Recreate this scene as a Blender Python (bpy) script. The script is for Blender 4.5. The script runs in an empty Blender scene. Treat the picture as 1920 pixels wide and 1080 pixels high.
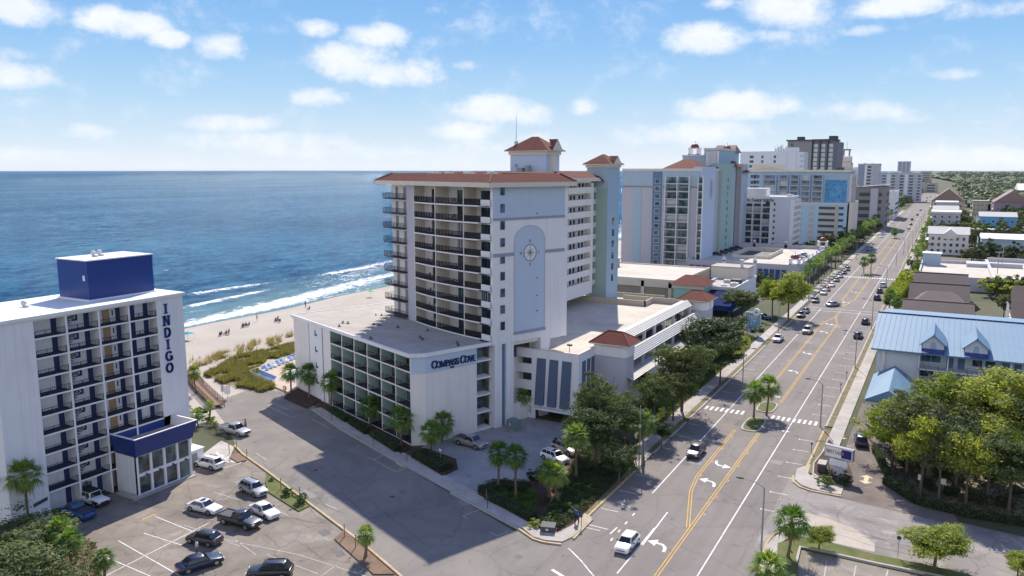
import bpy, math, random
from mathutils import Matrix, Vector
random.seed(7)
sc = bpy.context.scene
COL = sc.collection
# ---------------------------------------------------------------- camera
H = 42.0; FP = 1456.0; PY = 222.0; YAW = math.radians(29.05); PIT = math.atan(PY/FP)
cam = bpy.data.cameras.new('camera'); cam.sensor_width = 36.0; cam.lens = 36.0*FP/1920.0
cam.clip_start = 0.5; cam.clip_end = 60000
camo = bpy.data.objects.new('camera', cam); COL.objects.link(camo)
camo.location = (0, 0, H); camo.rotation_euler = (math.pi/2-PIT, 0, YAW)
sc.camera = camo
# ---------------------------------------------------------------- light
SUN_EL = math.radians(43.0); SUN_AZ = math.radians(-21.9)      # azimuth clockwise from +Y
sun = bpy.data.lights.new('sun', 'SUN'); sun.energy = 4.6; sun.angle = math.radians(0.5); sun.color = (1, 0.92, 0.81)
suno = bpy.data.objects.new('sun', sun); COL.objects.link(suno)
sd = Vector((math.sin(SUN_AZ)*math.cos(SUN_EL), math.cos(SUN_AZ)*math.cos(SUN_EL), math.sin(SUN_EL)))
suno.rotation_euler = sd.to_track_quat('Z', 'Y').to_euler(); suno.location = (-60, 60, 120)
sc.view_settings.view_transform = 'Standard'; sc.view_settings.look = 'None'
sc.view_settings.gamma = 1; sc.view_settings.exposure = 0.5
# ---------------------------------------------------------------- world: physical sky with cumulus clouds
W = bpy.data.worlds.new('World'); sc.world = W; W.use_nodes = True
wn = W.node_tree; wn.nodes.clear()
def N(t, ty, **k):
    n = t.nodes.new(ty)
    for a, b in k.items():
        if a.startswith('i_'):
            s = a[2:]; n.inputs[int(s) if s.isdigit() else s.replace('_', ' ')].default_value = b
        else: setattr(n, a, b)
    return n
def L(t, a, b): t.links.new(a, b)
def MA(t, op, a, b=None, c=None, clamp=False):
    n = t.nodes.new('ShaderNodeMath'); n.operation = op; n.use_clamp = clamp
    for i, x in enumerate((a, b, c)):
        if x is None: continue
        if isinstance(x, (int, float)): n.inputs[i].default_value = x
        else: L(t, x, n.inputs[i])
    return n.outputs[0]
sky = N(wn, 'ShaderNodeTexSky', sky_type='NISHITA', sun_disc=False, sun_elevation=SUN_EL, sun_rotation=SUN_AZ,
        altitude=0, air_density=1.0, dust_density=0.6, ozone_density=2.2)
tc = N(wn, 'ShaderNodeTexCoord')
sep = N(wn, 'ShaderNodeSeparateXYZ'); L(wn, tc.outputs['Generated'], sep.inputs[0])
dx, dy, dz = sep.outputs
azi = MA(wn, 'MULTIPLY', MA(wn, 'ARCTAN2', dx, dy), 57.2958)            # degrees clockwise from +Y
ele = MA(wn, 'MULTIPLY', MA(wn, 'ARCSINE', dz), 57.2958)
def pix_dir(x, y):
    f = Vector((-math.sin(YAW)*math.cos(PIT), math.cos(YAW)*math.cos(PIT), -math.sin(PIT)))
    r = Vector((math.cos(YAW), math.sin(YAW), 0)); u = r.cross(f)
    d = (f*FP + r*(x-960) + u*(540-y)).normalized()
    return math.degrees(math.atan2(d.x, d.y)), math.degrees(math.asin(d.z))
# cumulus: azimuth, elevation and half sizes in degrees (from the photograph's sky), and how solid
CL = [(40,18,52,26,1.),(25,102,30,14,.5),(185,32,36,24,1.),(255,48,44,24,1.),(310,72,34,18,1.),(418,90,44,26,1.),(598,52,40,18,.9),
 (705,66,62,24,1.),(665,118,90,38,1.),(740,136,95,28,1.),(600,182,56,20,.9),(875,122,36,12,.6),(10,140,50,24,.9),(30,192,40,14,.4),
 (160,246,44,16,.6),(430,232,80,18,.85),(480,265,170,20,.75),(90,290,110,16,.6),(590,285,170,16,.6),(925,205,78,28,1.),(1000,215,55,24,.9),
 (880,246,86,20,.85),(1090,202,36,18,.8),(960,268,140,24,.6),(1325,70,84,34,1.),(1470,18,80,34,.95),(1345,8,32,14,.7),(1435,66,40,14,.7),(1690,6,80,24,.95),
 (1620,58,34,11,.6),(1862,16,60,18,.7),(1380,200,104,28,1.),(1215,255,80,22,.7),(1330,250,150,28,.65),(1628,210,70,20,.6),(1700,222,50,12,.4),
 (1793,138,34,12,.8),(1800,298,190,22,.8),(1560,312,90,10,.3)]
nz1 = N(wn, 'ShaderNodeTexNoise', i_Scale=17.0, i_Detail=10.0, i_Roughness=.68)
nz2 = N(wn, 'ShaderNodeTexNoise', i_Scale=38.0, i_Detail=6.0, i_Roughness=.6)
mp = N(wn, 'ShaderNodeMapping'); mp.inputs['Scale'].default_value = (1, 1, 1.5)
L(wn, tc.outputs['Generated'], mp.inputs[0]); L(wn, mp.outputs[0], nz1.inputs['Vector']); L(wn, mp.outputs[0], nz2.inputs['Vector'])
n1 = MA(wn, 'SUBTRACT', nz1.outputs[0], 0.5)
acc = None
for (px, py, hw, hh, st) in CL:
    a, e = pix_dir(px, py)
    sx = FP/57.3/ (1+((px-960)/FP)**2)
    u_ = MA(wn, 'MULTIPLY', MA(wn, 'SUBTRACT', azi, a), sx/hw*0.86)
    v_ = MA(wn, 'MULTIPLY', MA(wn, 'SUBTRACT', ele, e), FP/57.3/hh*0.86)
    d2 = MA(wn, 'ADD', MA(wn, 'MULTIPLY', u_, u_), MA(wn, 'MULTIPLY', v_, v_))
    b = MA(wn, 'MULTIPLY', MA(wn, 'SUBTRACT', 1.0, d2, clamp=True), st)
    acc = b if acc is None else MA(wn, 'SMOOTH_MAX', acc, b, 0.22)
dens = MA(wn, 'ADD', MA(wn, 'MULTIPLY', acc, 1.05), MA(wn, 'MULTIPLY', n1, 2.3))
mr = N(wn, 'ShaderNodeMapRange', interpolation_type='SMOOTHSTEP'); L(wn, dens, mr.inputs[0])
mr.inputs[1].default_value = 0.12; mr.inputs[2].default_value = 1.1
gate = MA(wn, 'MULTIPLY', acc, 5.0, clamp=True)
mask = MA(wn, 'MULTIPLY', mr.outputs[0], gate)
# unseen bright cumulus added behind the viewpoint to lift shaded walls (the side of the sky opposite the sun)
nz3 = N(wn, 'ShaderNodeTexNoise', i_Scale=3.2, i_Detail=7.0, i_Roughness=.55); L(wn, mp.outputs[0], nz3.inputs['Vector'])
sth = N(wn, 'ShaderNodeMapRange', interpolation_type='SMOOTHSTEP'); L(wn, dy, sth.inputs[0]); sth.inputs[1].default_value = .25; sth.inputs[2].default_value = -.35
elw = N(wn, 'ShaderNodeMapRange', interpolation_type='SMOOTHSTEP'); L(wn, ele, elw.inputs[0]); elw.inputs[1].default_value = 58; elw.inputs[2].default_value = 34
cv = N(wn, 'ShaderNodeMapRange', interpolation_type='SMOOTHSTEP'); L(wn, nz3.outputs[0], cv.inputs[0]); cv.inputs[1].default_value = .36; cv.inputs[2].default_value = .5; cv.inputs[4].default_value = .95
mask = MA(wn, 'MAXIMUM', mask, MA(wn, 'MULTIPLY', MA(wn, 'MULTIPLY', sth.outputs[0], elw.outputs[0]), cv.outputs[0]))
# thin veil of high haze
veil = N(wn, 'ShaderNodeMapRange', interpolation_type='SMOOTHSTEP'); L(wn, nz2.outputs[0], veil.inputs[0])
veil.inputs[1].default_value = .5; veil.inputs[2].default_value = .9; veil.inputs[4].default_value = .025
mask = MA(wn, 'MULTIPLY', MA(wn, 'MAXIMUM', mask, veil.outputs[0]), .96)
bg = N(wn, 'ShaderNodeBackground'); bg.inputs[1].default_value = 0.115
shade = N(wn, 'ShaderNodeMixRGB', i_1=(5.3, 5.75, 6.6, 1), i_2=(6.35, 6.4, 6.6, 1)); L(wn, MA(wn, 'ADD', MA(wn, 'MULTIPLY', nz2.outputs[0], 1.6), -.3, clamp=True), shade.inputs[0])
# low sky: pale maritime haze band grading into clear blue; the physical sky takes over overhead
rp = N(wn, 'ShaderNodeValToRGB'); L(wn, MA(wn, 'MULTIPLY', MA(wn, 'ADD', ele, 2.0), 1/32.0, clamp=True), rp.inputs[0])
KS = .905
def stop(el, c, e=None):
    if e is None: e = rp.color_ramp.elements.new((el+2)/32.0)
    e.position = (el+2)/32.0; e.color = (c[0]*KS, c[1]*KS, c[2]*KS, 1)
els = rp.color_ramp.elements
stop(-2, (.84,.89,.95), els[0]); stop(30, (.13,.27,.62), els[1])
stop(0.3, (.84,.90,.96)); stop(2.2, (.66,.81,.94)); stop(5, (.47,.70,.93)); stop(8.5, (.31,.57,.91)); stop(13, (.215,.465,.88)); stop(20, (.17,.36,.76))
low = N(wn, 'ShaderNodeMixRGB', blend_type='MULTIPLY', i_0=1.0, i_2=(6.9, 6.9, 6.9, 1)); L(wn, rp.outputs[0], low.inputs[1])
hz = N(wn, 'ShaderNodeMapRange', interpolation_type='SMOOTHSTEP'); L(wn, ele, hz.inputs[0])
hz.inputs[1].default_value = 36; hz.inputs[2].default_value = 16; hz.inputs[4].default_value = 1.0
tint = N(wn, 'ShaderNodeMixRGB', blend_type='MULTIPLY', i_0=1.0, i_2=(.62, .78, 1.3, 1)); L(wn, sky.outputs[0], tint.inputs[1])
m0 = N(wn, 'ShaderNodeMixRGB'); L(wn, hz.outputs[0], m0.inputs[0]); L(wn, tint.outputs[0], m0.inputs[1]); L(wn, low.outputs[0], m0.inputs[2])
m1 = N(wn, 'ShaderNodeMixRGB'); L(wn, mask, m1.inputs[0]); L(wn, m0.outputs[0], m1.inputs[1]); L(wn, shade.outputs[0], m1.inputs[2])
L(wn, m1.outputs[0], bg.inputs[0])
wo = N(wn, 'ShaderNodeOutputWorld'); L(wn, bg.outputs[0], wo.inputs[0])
# ---------------------------------------------------------------- surveying helpers: a sight line meets a real plane
_f = Vector((-math.sin(YAW)*math.cos(PIT), math.cos(YAW)*math.cos(PIT), -math.sin(PIT)))
_r = Vector((math.cos(YAW), math.sin(YAW), 0)); _u = _r.cross(_f)
def ray(x, y): return _f*FP + _r*(x-960) + _u*(540-y)
def G(x, y, z=0.0):
    d = ray(x, y); t = (z-H)/d.z; return (d.x*t, d.y*t)
def onY(x, y, Y):
    d = ray(x, y); t = Y/d.y; return d.x*t, H+d.z*t
def onX(x, y, X):
    d = ray(x, y); t = X/d.x; return d.y*t, H+d.z*t
def row(X, Y, z):
    v = Vector((X, Y, z-H)); return 540-FP*v.dot(_u)/v.dot(_f)
def hgt(X, Y, y):
    lo, hi = -30, 250
    for _ in range(40):
        m = (lo+hi)/2
        if row(X, Y, m) > y: lo = m
        else: hi = m
    return lo
# ---------------------------------------------------------------- mesh builder
class MB:
    def __init__(s): s.v = []; s.f = []; s.m = []
    def add(s, vs, fs, mi=0):
        o = len(s.v); s.v += [tuple(p) for p in vs]
        for f in fs: s.f.append(tuple(o+i for i in f)); s.m.append(mi)
        return s
    def quad(s, a, b, c, d, mi=0): return s.add((a, b, c, d), ((0, 1, 2, 3),), mi)
    def box(s, x0, y0, z0, x1, y1, z1, mi=0):
        x0, x1 = min(x0, x1), max(x0, x1); y0, y1 = min(y0, y1), max(y0, y1); z0, z1 = min(z0, z1), max(z0, z1)
        return s.add(((x0,y0,z0),(x1,y0,z0),(x1,y1,z0),(x0,y1,z0),(x0,y0,z1),(x1,y0,z1),(x1,y1,z1),(x0,y1,z1)),
              ((0,3,2,1),(4,5,6,7),(0,1,5,4),(1,2,6,5),(2,3,7,6),(3,0,4,7)), mi)
    def prism(s, poly, z0, z1, mi=0, caps=True):
        n = len(poly)
        if sum(poly[i][0]*poly[(i+1)%n][1]-poly[(i+1)%n][0]*poly[i][1] for i in range(n)) < 0: poly = poly[::-1]
        vs = [(p[0], p[1], z0) for p in poly]+[(p[0], p[1], z1) for p in poly]
        fs = [(i, (i+1)%n, n+(i+1)%n, n+i) for i in range(n)]
        if caps: fs += [tuple(range(n-1, -1, -1)), tuple(range(n, 2*n))]
        return s.add(vs, fs, mi)
    def wallprism(s, poly, axis, c0, c1, mi=0):
        # polygon in (h,z); extruded along y (axis 'y': h=x) or x (axis 'x': h=y)
        n = len(poly)
        if axis == 'y': vs = [(h, c0, z) for h, z in poly]+[(h, c1, z) for h, z in poly]
        else: vs = [(c0, h, z) for h, z in poly]+[(c1, h, z) for h, z in poly]
        fs = [(i, (i+1)%n, n+(i+1)%n, n+i) for i in range(n)]+[tuple(range(n-1, -1, -1)), tuple(range(n, 2*n))]
        return s.add(vs, fs, mi)
    def tube(s, p0, p1, r0, r1=None, n=8, mi=0, caps=True):
        r1 = r0 if r1 is None else r1
        p0 = Vector(p0); p1 = Vector(p1); d = (p1-p0).normalized()
        a = d.orthogonal().normalized(); b = d.cross(a)
        vs = []
        for p, r in ((p0, r0), (p1, r1)):
            for i in range(n):
                t = 2*math.pi*i/n; vs.append(p+a*math.cos(t)*r+b*math.sin(t)*r)
        fs = [(i, (i+1)%n, n+(i+1)%n, n+i) for i in range(n)]
        if caps: fs += [tuple(range(n-1, -1, -1)), tuple(range(n, 2*n))]
        return s.add(vs, fs, mi)
    def path(s, pts, rs, n=8, mi=0):
        for i in range(len(pts)-1): s.tube(pts[i], pts[i+1], rs[i], rs[i+1], n, mi)
        return s
    def loft(s, rings, mi=0, close=True, capends=True):
        n = len(rings[0]); o = len(s.v); vs = [p for r in rings for p in r]; fs = []
        for k in range(len(rings)-1):
            for i in range(n if close else n-1):
                j = (i+1) % n; fs.append((k*n+i, k*n+j, (k+1)*n+j, (k+1)*n+i))
        if capends: fs += [tuple(range(n-1, -1, -1)), tuple((len(rings)-1)*n+i for i in range(n))]
        return s.add(vs, fs, mi)
    def sphere(s, c, rx, ry=None, rz=None, n=10, m=6, mi=0, half=False):
        ry = rx if ry is None else ry; rz = rx if rz is None else rz
        rings = []
        for k in range(m+1):
            ph = -math.pi/2+math.pi*k/m if not half else math.pi/2*k/m
            q = max(math.cos(ph), .02)
            rings.append([(c[0]+rx*q*math.cos(2*math.pi*i/n), c[1]+ry*q*math.sin(2*math.pi*i/n), c[2]+rz*math.sin(ph)) for i in range(n)])
        return s.loft(rings, mi)
    def mesh(s, name, mats, smooth=False):
        me = bpy.data.meshes.new(name); me.from_pydata(s.v, [], s.f)
        if not isinstance(mats, (list, tuple)): mats = [mats]
        for m in mats: me.materials.append(m)
        if len(mats) > 1: me.polygons.foreach_set('material_index', s.m)
        if smooth: me.polygons.foreach_set('use_smooth', [True]*len(s.f))
        me.update(); return me
def obj(name, mb, mats=None, parent=None, loc=(0, 0, 0), rz=0.0, smooth=False, world=False, scale=None):
    me = mb if isinstance(mb, bpy.types.Mesh) else mb.mesh(name, mats, smooth)
    o = bpy.data.objects.new(name, me); COL.objects.link(o)
    o.location = loc; o.rotation_euler = (0, 0, rz)
    if scale: o.scale = scale if hasattr(scale, '__len__') else (scale,)*3
    if parent:
        o.parent = parent
        if world:
            m = Matrix.Translation(parent.location) @ parent.rotation_euler.to_matrix().to_4x4()
            o.matrix_parent_inverse = m.inverted()
    return o
def tag(o, label=None, cat=None, group=None, kind=None):
    if label: o['label'] = label
    if cat: o['category'] = cat
    if group: o['group'] = group
    if kind: o['kind'] = kind
    return o
def thing(name, label, cat, loc=(0, 0, 0), rz=0.0, group=None, scale=None):
    o = bpy.data.objects.new(name, None); COL.objects.link(o); o.location = loc; o.rotation_euler = (0, 0, rz)
    if scale: o.scale = scale if hasattr(scale, '__len__') else (scale,)*3
    return tag(o, label, cat, group)
def struct(name, mb, mats, smooth=False): return tag(obj(name, mb, mats, smooth=smooth), kind='structure')
def copy_tree(o, parent=None):
    c = o.copy(); COL.objects.link(c)
    if parent: c.parent = parent
    for ch in list(KIDS.get(o.name, [])) or list(o.children): copy_tree(ch, c)
    return c
KIDS = {}
# ---------------------------------------------------------------- materials
def newmat(name):
    m = bpy.data.materials.new(name); m.use_nodes = True; t = m.node_tree
    return m, t, t.nodes['Principled BSDF']
def pm(name, col, rough=.8, var=.12, scale=.6, bump=0.0, metal=0.0, spec=.35, fine=9.0, streak=0.0, zline=0.0, lines=.12):
    m, t, b = newmat(name)
    geo = N(t, 'ShaderNodeNewGeometry')
    n1 = N(t, 'ShaderNodeTexNoise', i_Scale=scale, i_Detail=5.0, i_Roughness=.6); L(t, geo.outputs[0], n1.inputs['Vector'])
    n2 = N(t, 'ShaderNodeTexNoise', i_Scale=fine, i_Detail=3.0); L(t, geo.outputs[0], n2.inputs['Vector'])
    f = MA(t, 'ADD', MA(t, 'MULTIPLY', MA(t, 'SUBTRACT', n1.outputs[0], .5), 2.2*var), MA(t, 'MULTIPLY', MA(t, 'SUBTRACT', n2.outputs[0], .5), var))
    if streak:
        mpn = N(t, 'ShaderNodeMapping'); mpn.inputs['Scale'].default_value = (1.6, 1.6, .07); L(t, geo.outputs[0], mpn.inputs[0])
        n3 = N(t, 'ShaderNodeTexNoise', i_Scale=1.0, i_Detail=6.0, i_Roughness=.7); L(t, mpn.outputs[0], n3.inputs['Vector'])
        f = MA(t, 'SUBTRACT', f, MA(t, 'MULTIPLY', MA(t, 'SUBTRACT', n3.outputs[0], .5, clamp=True), streak*2))
    if zline:
        sp = N(t, 'ShaderNodeSeparateXYZ'); L(t, geo.outputs[0], sp.inputs[0])
        fr = MA(t, 'FRACT', MA(t, 'MULTIPLY', sp.outputs[2], 1.0/zline))
        ln = MA(t, 'LESS_THAN', fr, .16)
        f = MA(t, 'SUBTRACT', f, MA(t, 'MULTIPLY', ln, lines))
    g = MA(t, 'ADD', f, 1.0)
    mx = N(t, 'ShaderNodeMixRGB', blend_type='MULTIPLY', i_0=1.0, i_1=(*col, 1)); L(t, g, mx.inputs[2])
    L(t, mx.outputs[0], b.inputs['Base Color'])
    b.inputs['Roughness'].default_value = rough; b.inputs['Metallic'].default_value = metal; b.inputs['Specular IOR Level'].default_value = spec
    if bump:
        bp = N(t, 'ShaderNodeBump', i_Strength=.6, i_Distance=bump); L(t, n2.outputs[0], bp.inputs['Height']); L(t, bp.outputs[0], b.inputs['Normal'])
    return m
def plain(name, col, rough=.5, metal=0, spec=.5, coat=0):
    m, t, b = newmat(name); b.inputs['Base Color'].default_value = (*col, 1); b.inputs['Roughness'].default_value = rough
    b.inputs['Metallic'].default_value = metal; b.inputs['Specular IOR Level'].default_value = spec; b.inputs['Coat Weight'].default_value = coat
    # slight surface grime so that no face is a flat tone
    n = N(t, 'ShaderNodeTexNoise', i_Scale=3.0, i_Detail=4.0); mx = N(t, 'ShaderNodeMixRGB', blend_type='MULTIPLY', i_0=1.0, i_1=(*col, 1))
    geo = N(t, 'ShaderNodeNewGeometry'); L(t, geo.outputs[0], n.inputs['Vector'])
    L(t, MA(t, 'ADD', MA(t, 'MULTIPLY', n.outputs[0], .24), .88), mx.inputs[2]); L(t, mx.outputs[0], b.inputs['Base Color'])
    return m
def glass(name, col=(.03, .045, .05), rough=.08):
    m, t, b = newmat(name); geo = N(t, 'ShaderNodeNewGeometry')
    v = N(t, 'ShaderNodeTexNoise', i_Scale=.45, i_Detail=2.0); L(t, geo.outputs[0], v.inputs['Vector'])
    r = N(t, 'ShaderNodeValToRGB'); L(t, v.outputs[0], r.inputs[0])
    r.color_ramp.elements[0].position = .42; r.color_ramp.elements[0].color = (*col, 1)
    r.color_ramp.elements[1].position = .62; r.color_ramp.elements[1].color = (col[0]*3+.03, col[1]*3+.03, col[2]*3+.03, 1)
    L(t, r.outputs[0], b.inputs['Base Color']); b.inputs['Roughness'].default_value = rough; b.inputs['Specular IOR Level'].default_value = .7
    return m
def leafmat(name, c1, c2, c3, trans=.3):
    m = bpy.data.materials.new(name); m.use_nodes = True; t = m.node_tree; b = t.nodes['Principled BSDF']; out = t.nodes['Material Output']
    geo = N(t, 'ShaderNodeNewGeometry')
    n = N(t, 'ShaderNodeTexNoise', i_Scale=.9, i_Detail=4.0, i_Roughness=.7); L(t, geo.outputs[0], n.inputs['Vector'])
    oi = N(t, 'ShaderNodeObjectInfo')
    s = MA(t, 'ADD', n.outputs[0], MA(t, 'MULTIPLY', MA(t, 'SUBTRACT', oi.outputs['Random'], .5), .28))
    s = MA(t, 'ADD', s, MA(t, 'MULTIPLY', MA(t, 'SUBTRACT', geo.outputs['Random Per Island'], .5), .34))
    r = N(t, 'ShaderNodeValToRGB'); L(t, s, r.inputs[0]); e = r.color_ramp.elements
    e[0].position = .28; e[0].color = (*c1, 1); e[1].position = .74; e[1].color = (*c3, 1); k = e.new(.5); k.color = (*c2, 1)
    L(t, r.outputs[0], b.inputs['Base Color']); b.inputs['Roughness'].default_value = .6; b.inputs['Specular IOR Level'].default_value = .15
    tr = N(t, 'ShaderNodeBsdfTranslucent'); mxc = N(t, 'ShaderNodeMixRGB', blend_type='MULTIPLY', i_0=1.0, i_2=(1.9, 1.9, .7, 1)); L(t, r.outputs[0], mxc.inputs[1]); L(t, mxc.outputs[0], tr.inputs[0])
    ms = N(t, 'ShaderNodeMixShader', i_0=trans); L(t, b.outputs[0], ms.inputs[1]); L(t, tr.outputs[0], ms.inputs[2]); L(t, ms.outputs[0], out.inputs[0])
    return m
def groundmat(name, col, col2, scale=.12, rough=.9, var=.25, crack=0.0, crackscale=.25, patch=None, patchcol=None, fine=6.0, stain=.35, pp=(.55,.68), lanes=0.0):
    m, t, b = newmat(name); geo = N(t, 'ShaderNodeNewGeometry')
    n1 = N(t, 'ShaderNodeTexNoise', i_Scale=scale, i_Detail=8.0, i_Roughness=.65, i_Distortion=.6); L(t, geo.outputs[0], n1.inputs['Vector'])
    r = N(t, 'ShaderNodeValToRGB'); L(t, n1.outputs[0], r.inputs[0]); e = r.color_ramp.elements
    e[0].position = .35; e[0].color = (*col, 1); e[1].position = .66; e[1].color = (*col2, 1)
    cur = r.outputs[0]
    if patchcol:
        n4 = N(t, 'ShaderNodeTexNoise', i_Scale=patch, i_Detail=9.0, i_Roughness=.7, i_Distortion=1.2); L(t, geo.outputs[0], n4.inputs['Vector'])
        q = N(t, 'ShaderNodeMapRange'); L(t, n4.outputs[0], q.inputs[0]); q.inputs[1].default_value = pp[0]; q.inputs[2].default_value = pp[1]
        mx = N(t, 'ShaderNodeMixRGB', i_2=(*patchcol, 1)); L(t, q.outputs[0], mx.inputs[0]); L(t, cur, mx.inputs[1]); cur = mx.outputs[0]
    if stain:   # blotches of oil, patched and weathered areas
        n6 = N(t, 'ShaderNodeTexNoise', i_Scale=.75, i_Detail=6.0, i_Roughness=.6, i_Distortion=.4); L(t, geo.outputs[0], n6.inputs['Vector'])
        q6 = N(t, 'ShaderNodeMapRange'); L(t, n6.outputs[0], q6.inputs[0]); q6.inputs[1].default_value = .6; q6.inputs[2].default_value = .74; q6.inputs[3].default_value = 1.0; q6.inputs[4].default_value = 1-stain
        mx = N(t, 'ShaderNodeMixRGB', blend_type='MULTIPLY', i_0=1.0); L(t, cur, mx.inputs[1]); L(t, q6.outputs[0], mx.inputs[2]); cur = mx.outputs[0]
    if crack:
        wv = N(t, 'ShaderNodeTexNoise', i_Scale=.8, i_Detail=4.0); L(t, geo.outputs[0], wv.inputs['Vector'])
        av = N(t, 'ShaderNodeMixRGB', blend_type='ADD', i_0=1.6); L(t, geo.outputs[0], av.inputs[1]); L(t, wv.outputs[1], av.inputs[2])
        vo = N(t, 'ShaderNodeTexVoronoi', feature='DISTANCE_TO_EDGE', i_Scale=crackscale); L(t, av.outputs[0], vo.inputs['Vector'])
        c = MA(t, 'LESS_THAN', vo.outputs['Distance'], .012)
        mx = N(t, 'ShaderNodeMixRGB', blend_type='MULTIPLY', i_2=(1-crack, 1-crack, 1-crack, 1)); L(t, c, mx.inputs[0]); L(t, cur, mx.inputs[1]); cur = mx.outputs[0]
    if lanes:   # long worn wheel tracks along the road
        mpn = N(t, 'ShaderNodeMapping'); mpn.inputs['Scale'].default_value = (.9, .012, 1); L(t, geo.outputs[0], mpn.inputs[0])
        n5 = N(t, 'ShaderNodeTexNoise', i_Scale=1.0, i_Detail=5.0); L(t, mpn.outputs[0], n5.inputs['Vector'])
        mx = N(t, 'ShaderNodeMixRGB', blend_type='MULTIPLY', i_0=1.0); L(t, cur, mx.inputs[1]); L(t, MA(t, 'ADD', MA(t, 'MULTIPLY', n5.outputs[0], lanes), 1-lanes*.5), mx.inputs[2]); cur = mx.outputs[0]
    n2 = N(t, 'ShaderNodeTexNoise', i_Scale=fine, i_Detail=4.0, i_Roughness=.7); L(t, geo.outputs[0], n2.inputs['Vector'])
    g = MA(t, 'ADD', MA(t, 'MULTIPLY', MA(t, 'SUBTRACT', n2.outputs[0], .5), var*2), 1)
    mx = N(t, 'ShaderNodeMixRGB', blend_type='MULTIPLY', i_0=1.0); L(t, cur, mx.inputs[1]); L(t, g, mx.inputs[2])
    L(t, mx.outputs[0], b.inputs['Base Color']); b.inputs['Roughness'].default_value = rough; b.inputs['Specular IOR Level'].default_value = .25
    bp = N(t, 'ShaderNodeBump', i_Strength=.35, i_Distance=.03); L(t, n2.outputs[0], bp.inputs['Height']); L(t, bp.outputs[0], b.inputs['Normal'])
    return m
M = {}
M['asphalt'] = groundmat('road_asphalt', (.185,.164,.146), (.23,.204,.184), .07, var=.1, crack=.1, crackscale=.09, lanes=.4)
M['lot'] = groundmat('old_lot_asphalt', (.17,.147,.122), (.285,.248,.205), .16, var=.2, crack=.22, crackscale=.16, patch=.22, patchcol=(.34,.31,.28), pp=(.56,.72))
M['street'] = groundmat('side_street_asphalt', (.17,.157,.143), (.25,.227,.197), .1, var=.16, crack=.12, crackscale=.1, patch=.16, patchcol=(.3,.28,.26), pp=(.6,.8))
M['drive'] = groundmat('brown_drive_asphalt', (.13,.108,.095), (.2,.17,.15), .2, var=.16, patch=.3, patchcol=(.3,.26,.225), pp=(.58,.75))
M['rough'] = groundmat('worn_cross_street', (.2,.182,.168), (.29,.262,.24), .12, var=.16, crack=.18, crackscale=.14, patch=.14, patchcol=(.42,.375,.33), pp=(.52,.7))
M['concrete'] = groundmat('pale_concrete', (.36,.33,.29), (.47,.435,.39), .3, var=.12, crack=.15, crackscale=.3)
M['concdark'] = groundmat('driveway_concrete', (.25,.25,.25), (.36,.355,.35), .14, var=.12, crack=.12, crackscale=.22)
M['pavers'] = groundmat('brick_pavers', (.16,.09,.075), (.22,.13,.11), .4, var=.3)
M['deck'] = groundmat('cream_roof_deck', (.47,.43,.36), (.6,.55,.47), .12, var=.07, patch=.09, patchcol=(.36,.33,.28), pp=(.6,.85))  # pale cream deck with darker patches
M['roofgrey'] = groundmat('roof_membrane', (.36,.33,.29), (.45,.415,.37), .2, var=.1, patch=.15, patchcol=(.3,.28,.25), pp=(.62,.8))
M['roofwhite'] = groundmat('white_roof_membrane', (.72,.72,.7), (.8,.8,.78), .25, var=.05, stain=.08)
M['sand'] = groundmat('sand', (.38,.33,.27), (.48,.425,.355), .15, var=.2, fine=1.5, stain=.1)
M['wetsand'] = groundmat('beach_sand', (.36,.32,.265), (.45,.405,.345), .05, var=.12, fine=1.2, patch=.12, patchcol=(.4,.34,.27), pp=(.5,.75), stain=.12)
M['mulch'] = groundmat('mulch', (.055,.03,.022), (.1,.055,.04), .8, var=.5)
M['soil'] = groundmat('bare_soil', (.16,.105,.07), (.23,.16,.11), .6, var=.35)
M['grass'] = groundmat('lawn_grass', (.085,.115,.03), (.16,.155,.055), .5, var=.45, patch=.5, patchcol=(.26,.2,.1), pp=(.6,.8))
M['drygrass'] = groundmat('dry_verge', (.13,.11,.05), (.22,.18,.1), .8, var=.4)
M['land'] = groundmat('far_land', (.05,.065,.028), (.11,.105,.06), .03, var=.4, patch=.02, patchcol=(.3,.27,.22), pp=(.62,.68))
M['curb'] = pm('kerb_concrete', (.42,.39,.34), .9, .2, 1.2)
M['curby'] = groundmat('worn_yellow_kerb', (.42,.3,.12), (.5,.42,.3), .9, var=.2)
M['wline'] = groundmat('worn_white_paint', (.66,.65,.62), (.8,.79,.77), .9, var=.2, patch=1.4, patchcol=(.3,.28,.27), pp=(.52,.68))
M['yline'] = groundmat('worn_yellow_paint', (.62,.36,.06), (.7,.45,.12), .9, var=.2, patch=1.4, patchcol=(.3,.26,.18), pp=(.54,.7))
M['pale_line'] = groundmat('faded_paint', (.4,.38,.35), (.52,.5,.46), .9, var=.2, patch=.9, patchcol=(.28,.27,.25), pp=(.5,.65))
M['white'] = pm('white_stucco', (.78,.77,.78), .85, .07, .35, bump=.01, streak=.3)
M['whitewarm'] = pm('warm_white_stucco', (.78,.735,.7), .85, .07, .35, streak=.32)
M['cream'] = pm('cream_stucco', (.68,.61,.52), .85, .06, .4, streak=.12)
M['indigo'] = pm('indigo_metal_cladding', (.009,.038,.2), .4, .08, .5, spec=.5)
M['dkblue'] = pm('dark_blue_paint', (.02,.04,.14), .5, .1, .8)
M['black'] = pm('black_metal', (.02,.02,.024), .5, .1, 2)
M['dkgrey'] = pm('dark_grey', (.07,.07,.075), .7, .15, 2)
M['grey'] = pm('grey_metal', (.3,.3,.31), .55, .1, 2)
M['ltgrey'] = pm('light_grey_metal', (.55,.55,.55), .5, .08, 2)
M['slabdark'] = pm('balcony_carpet_dark', (.035,.04,.075), .9, .2, 1)
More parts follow.
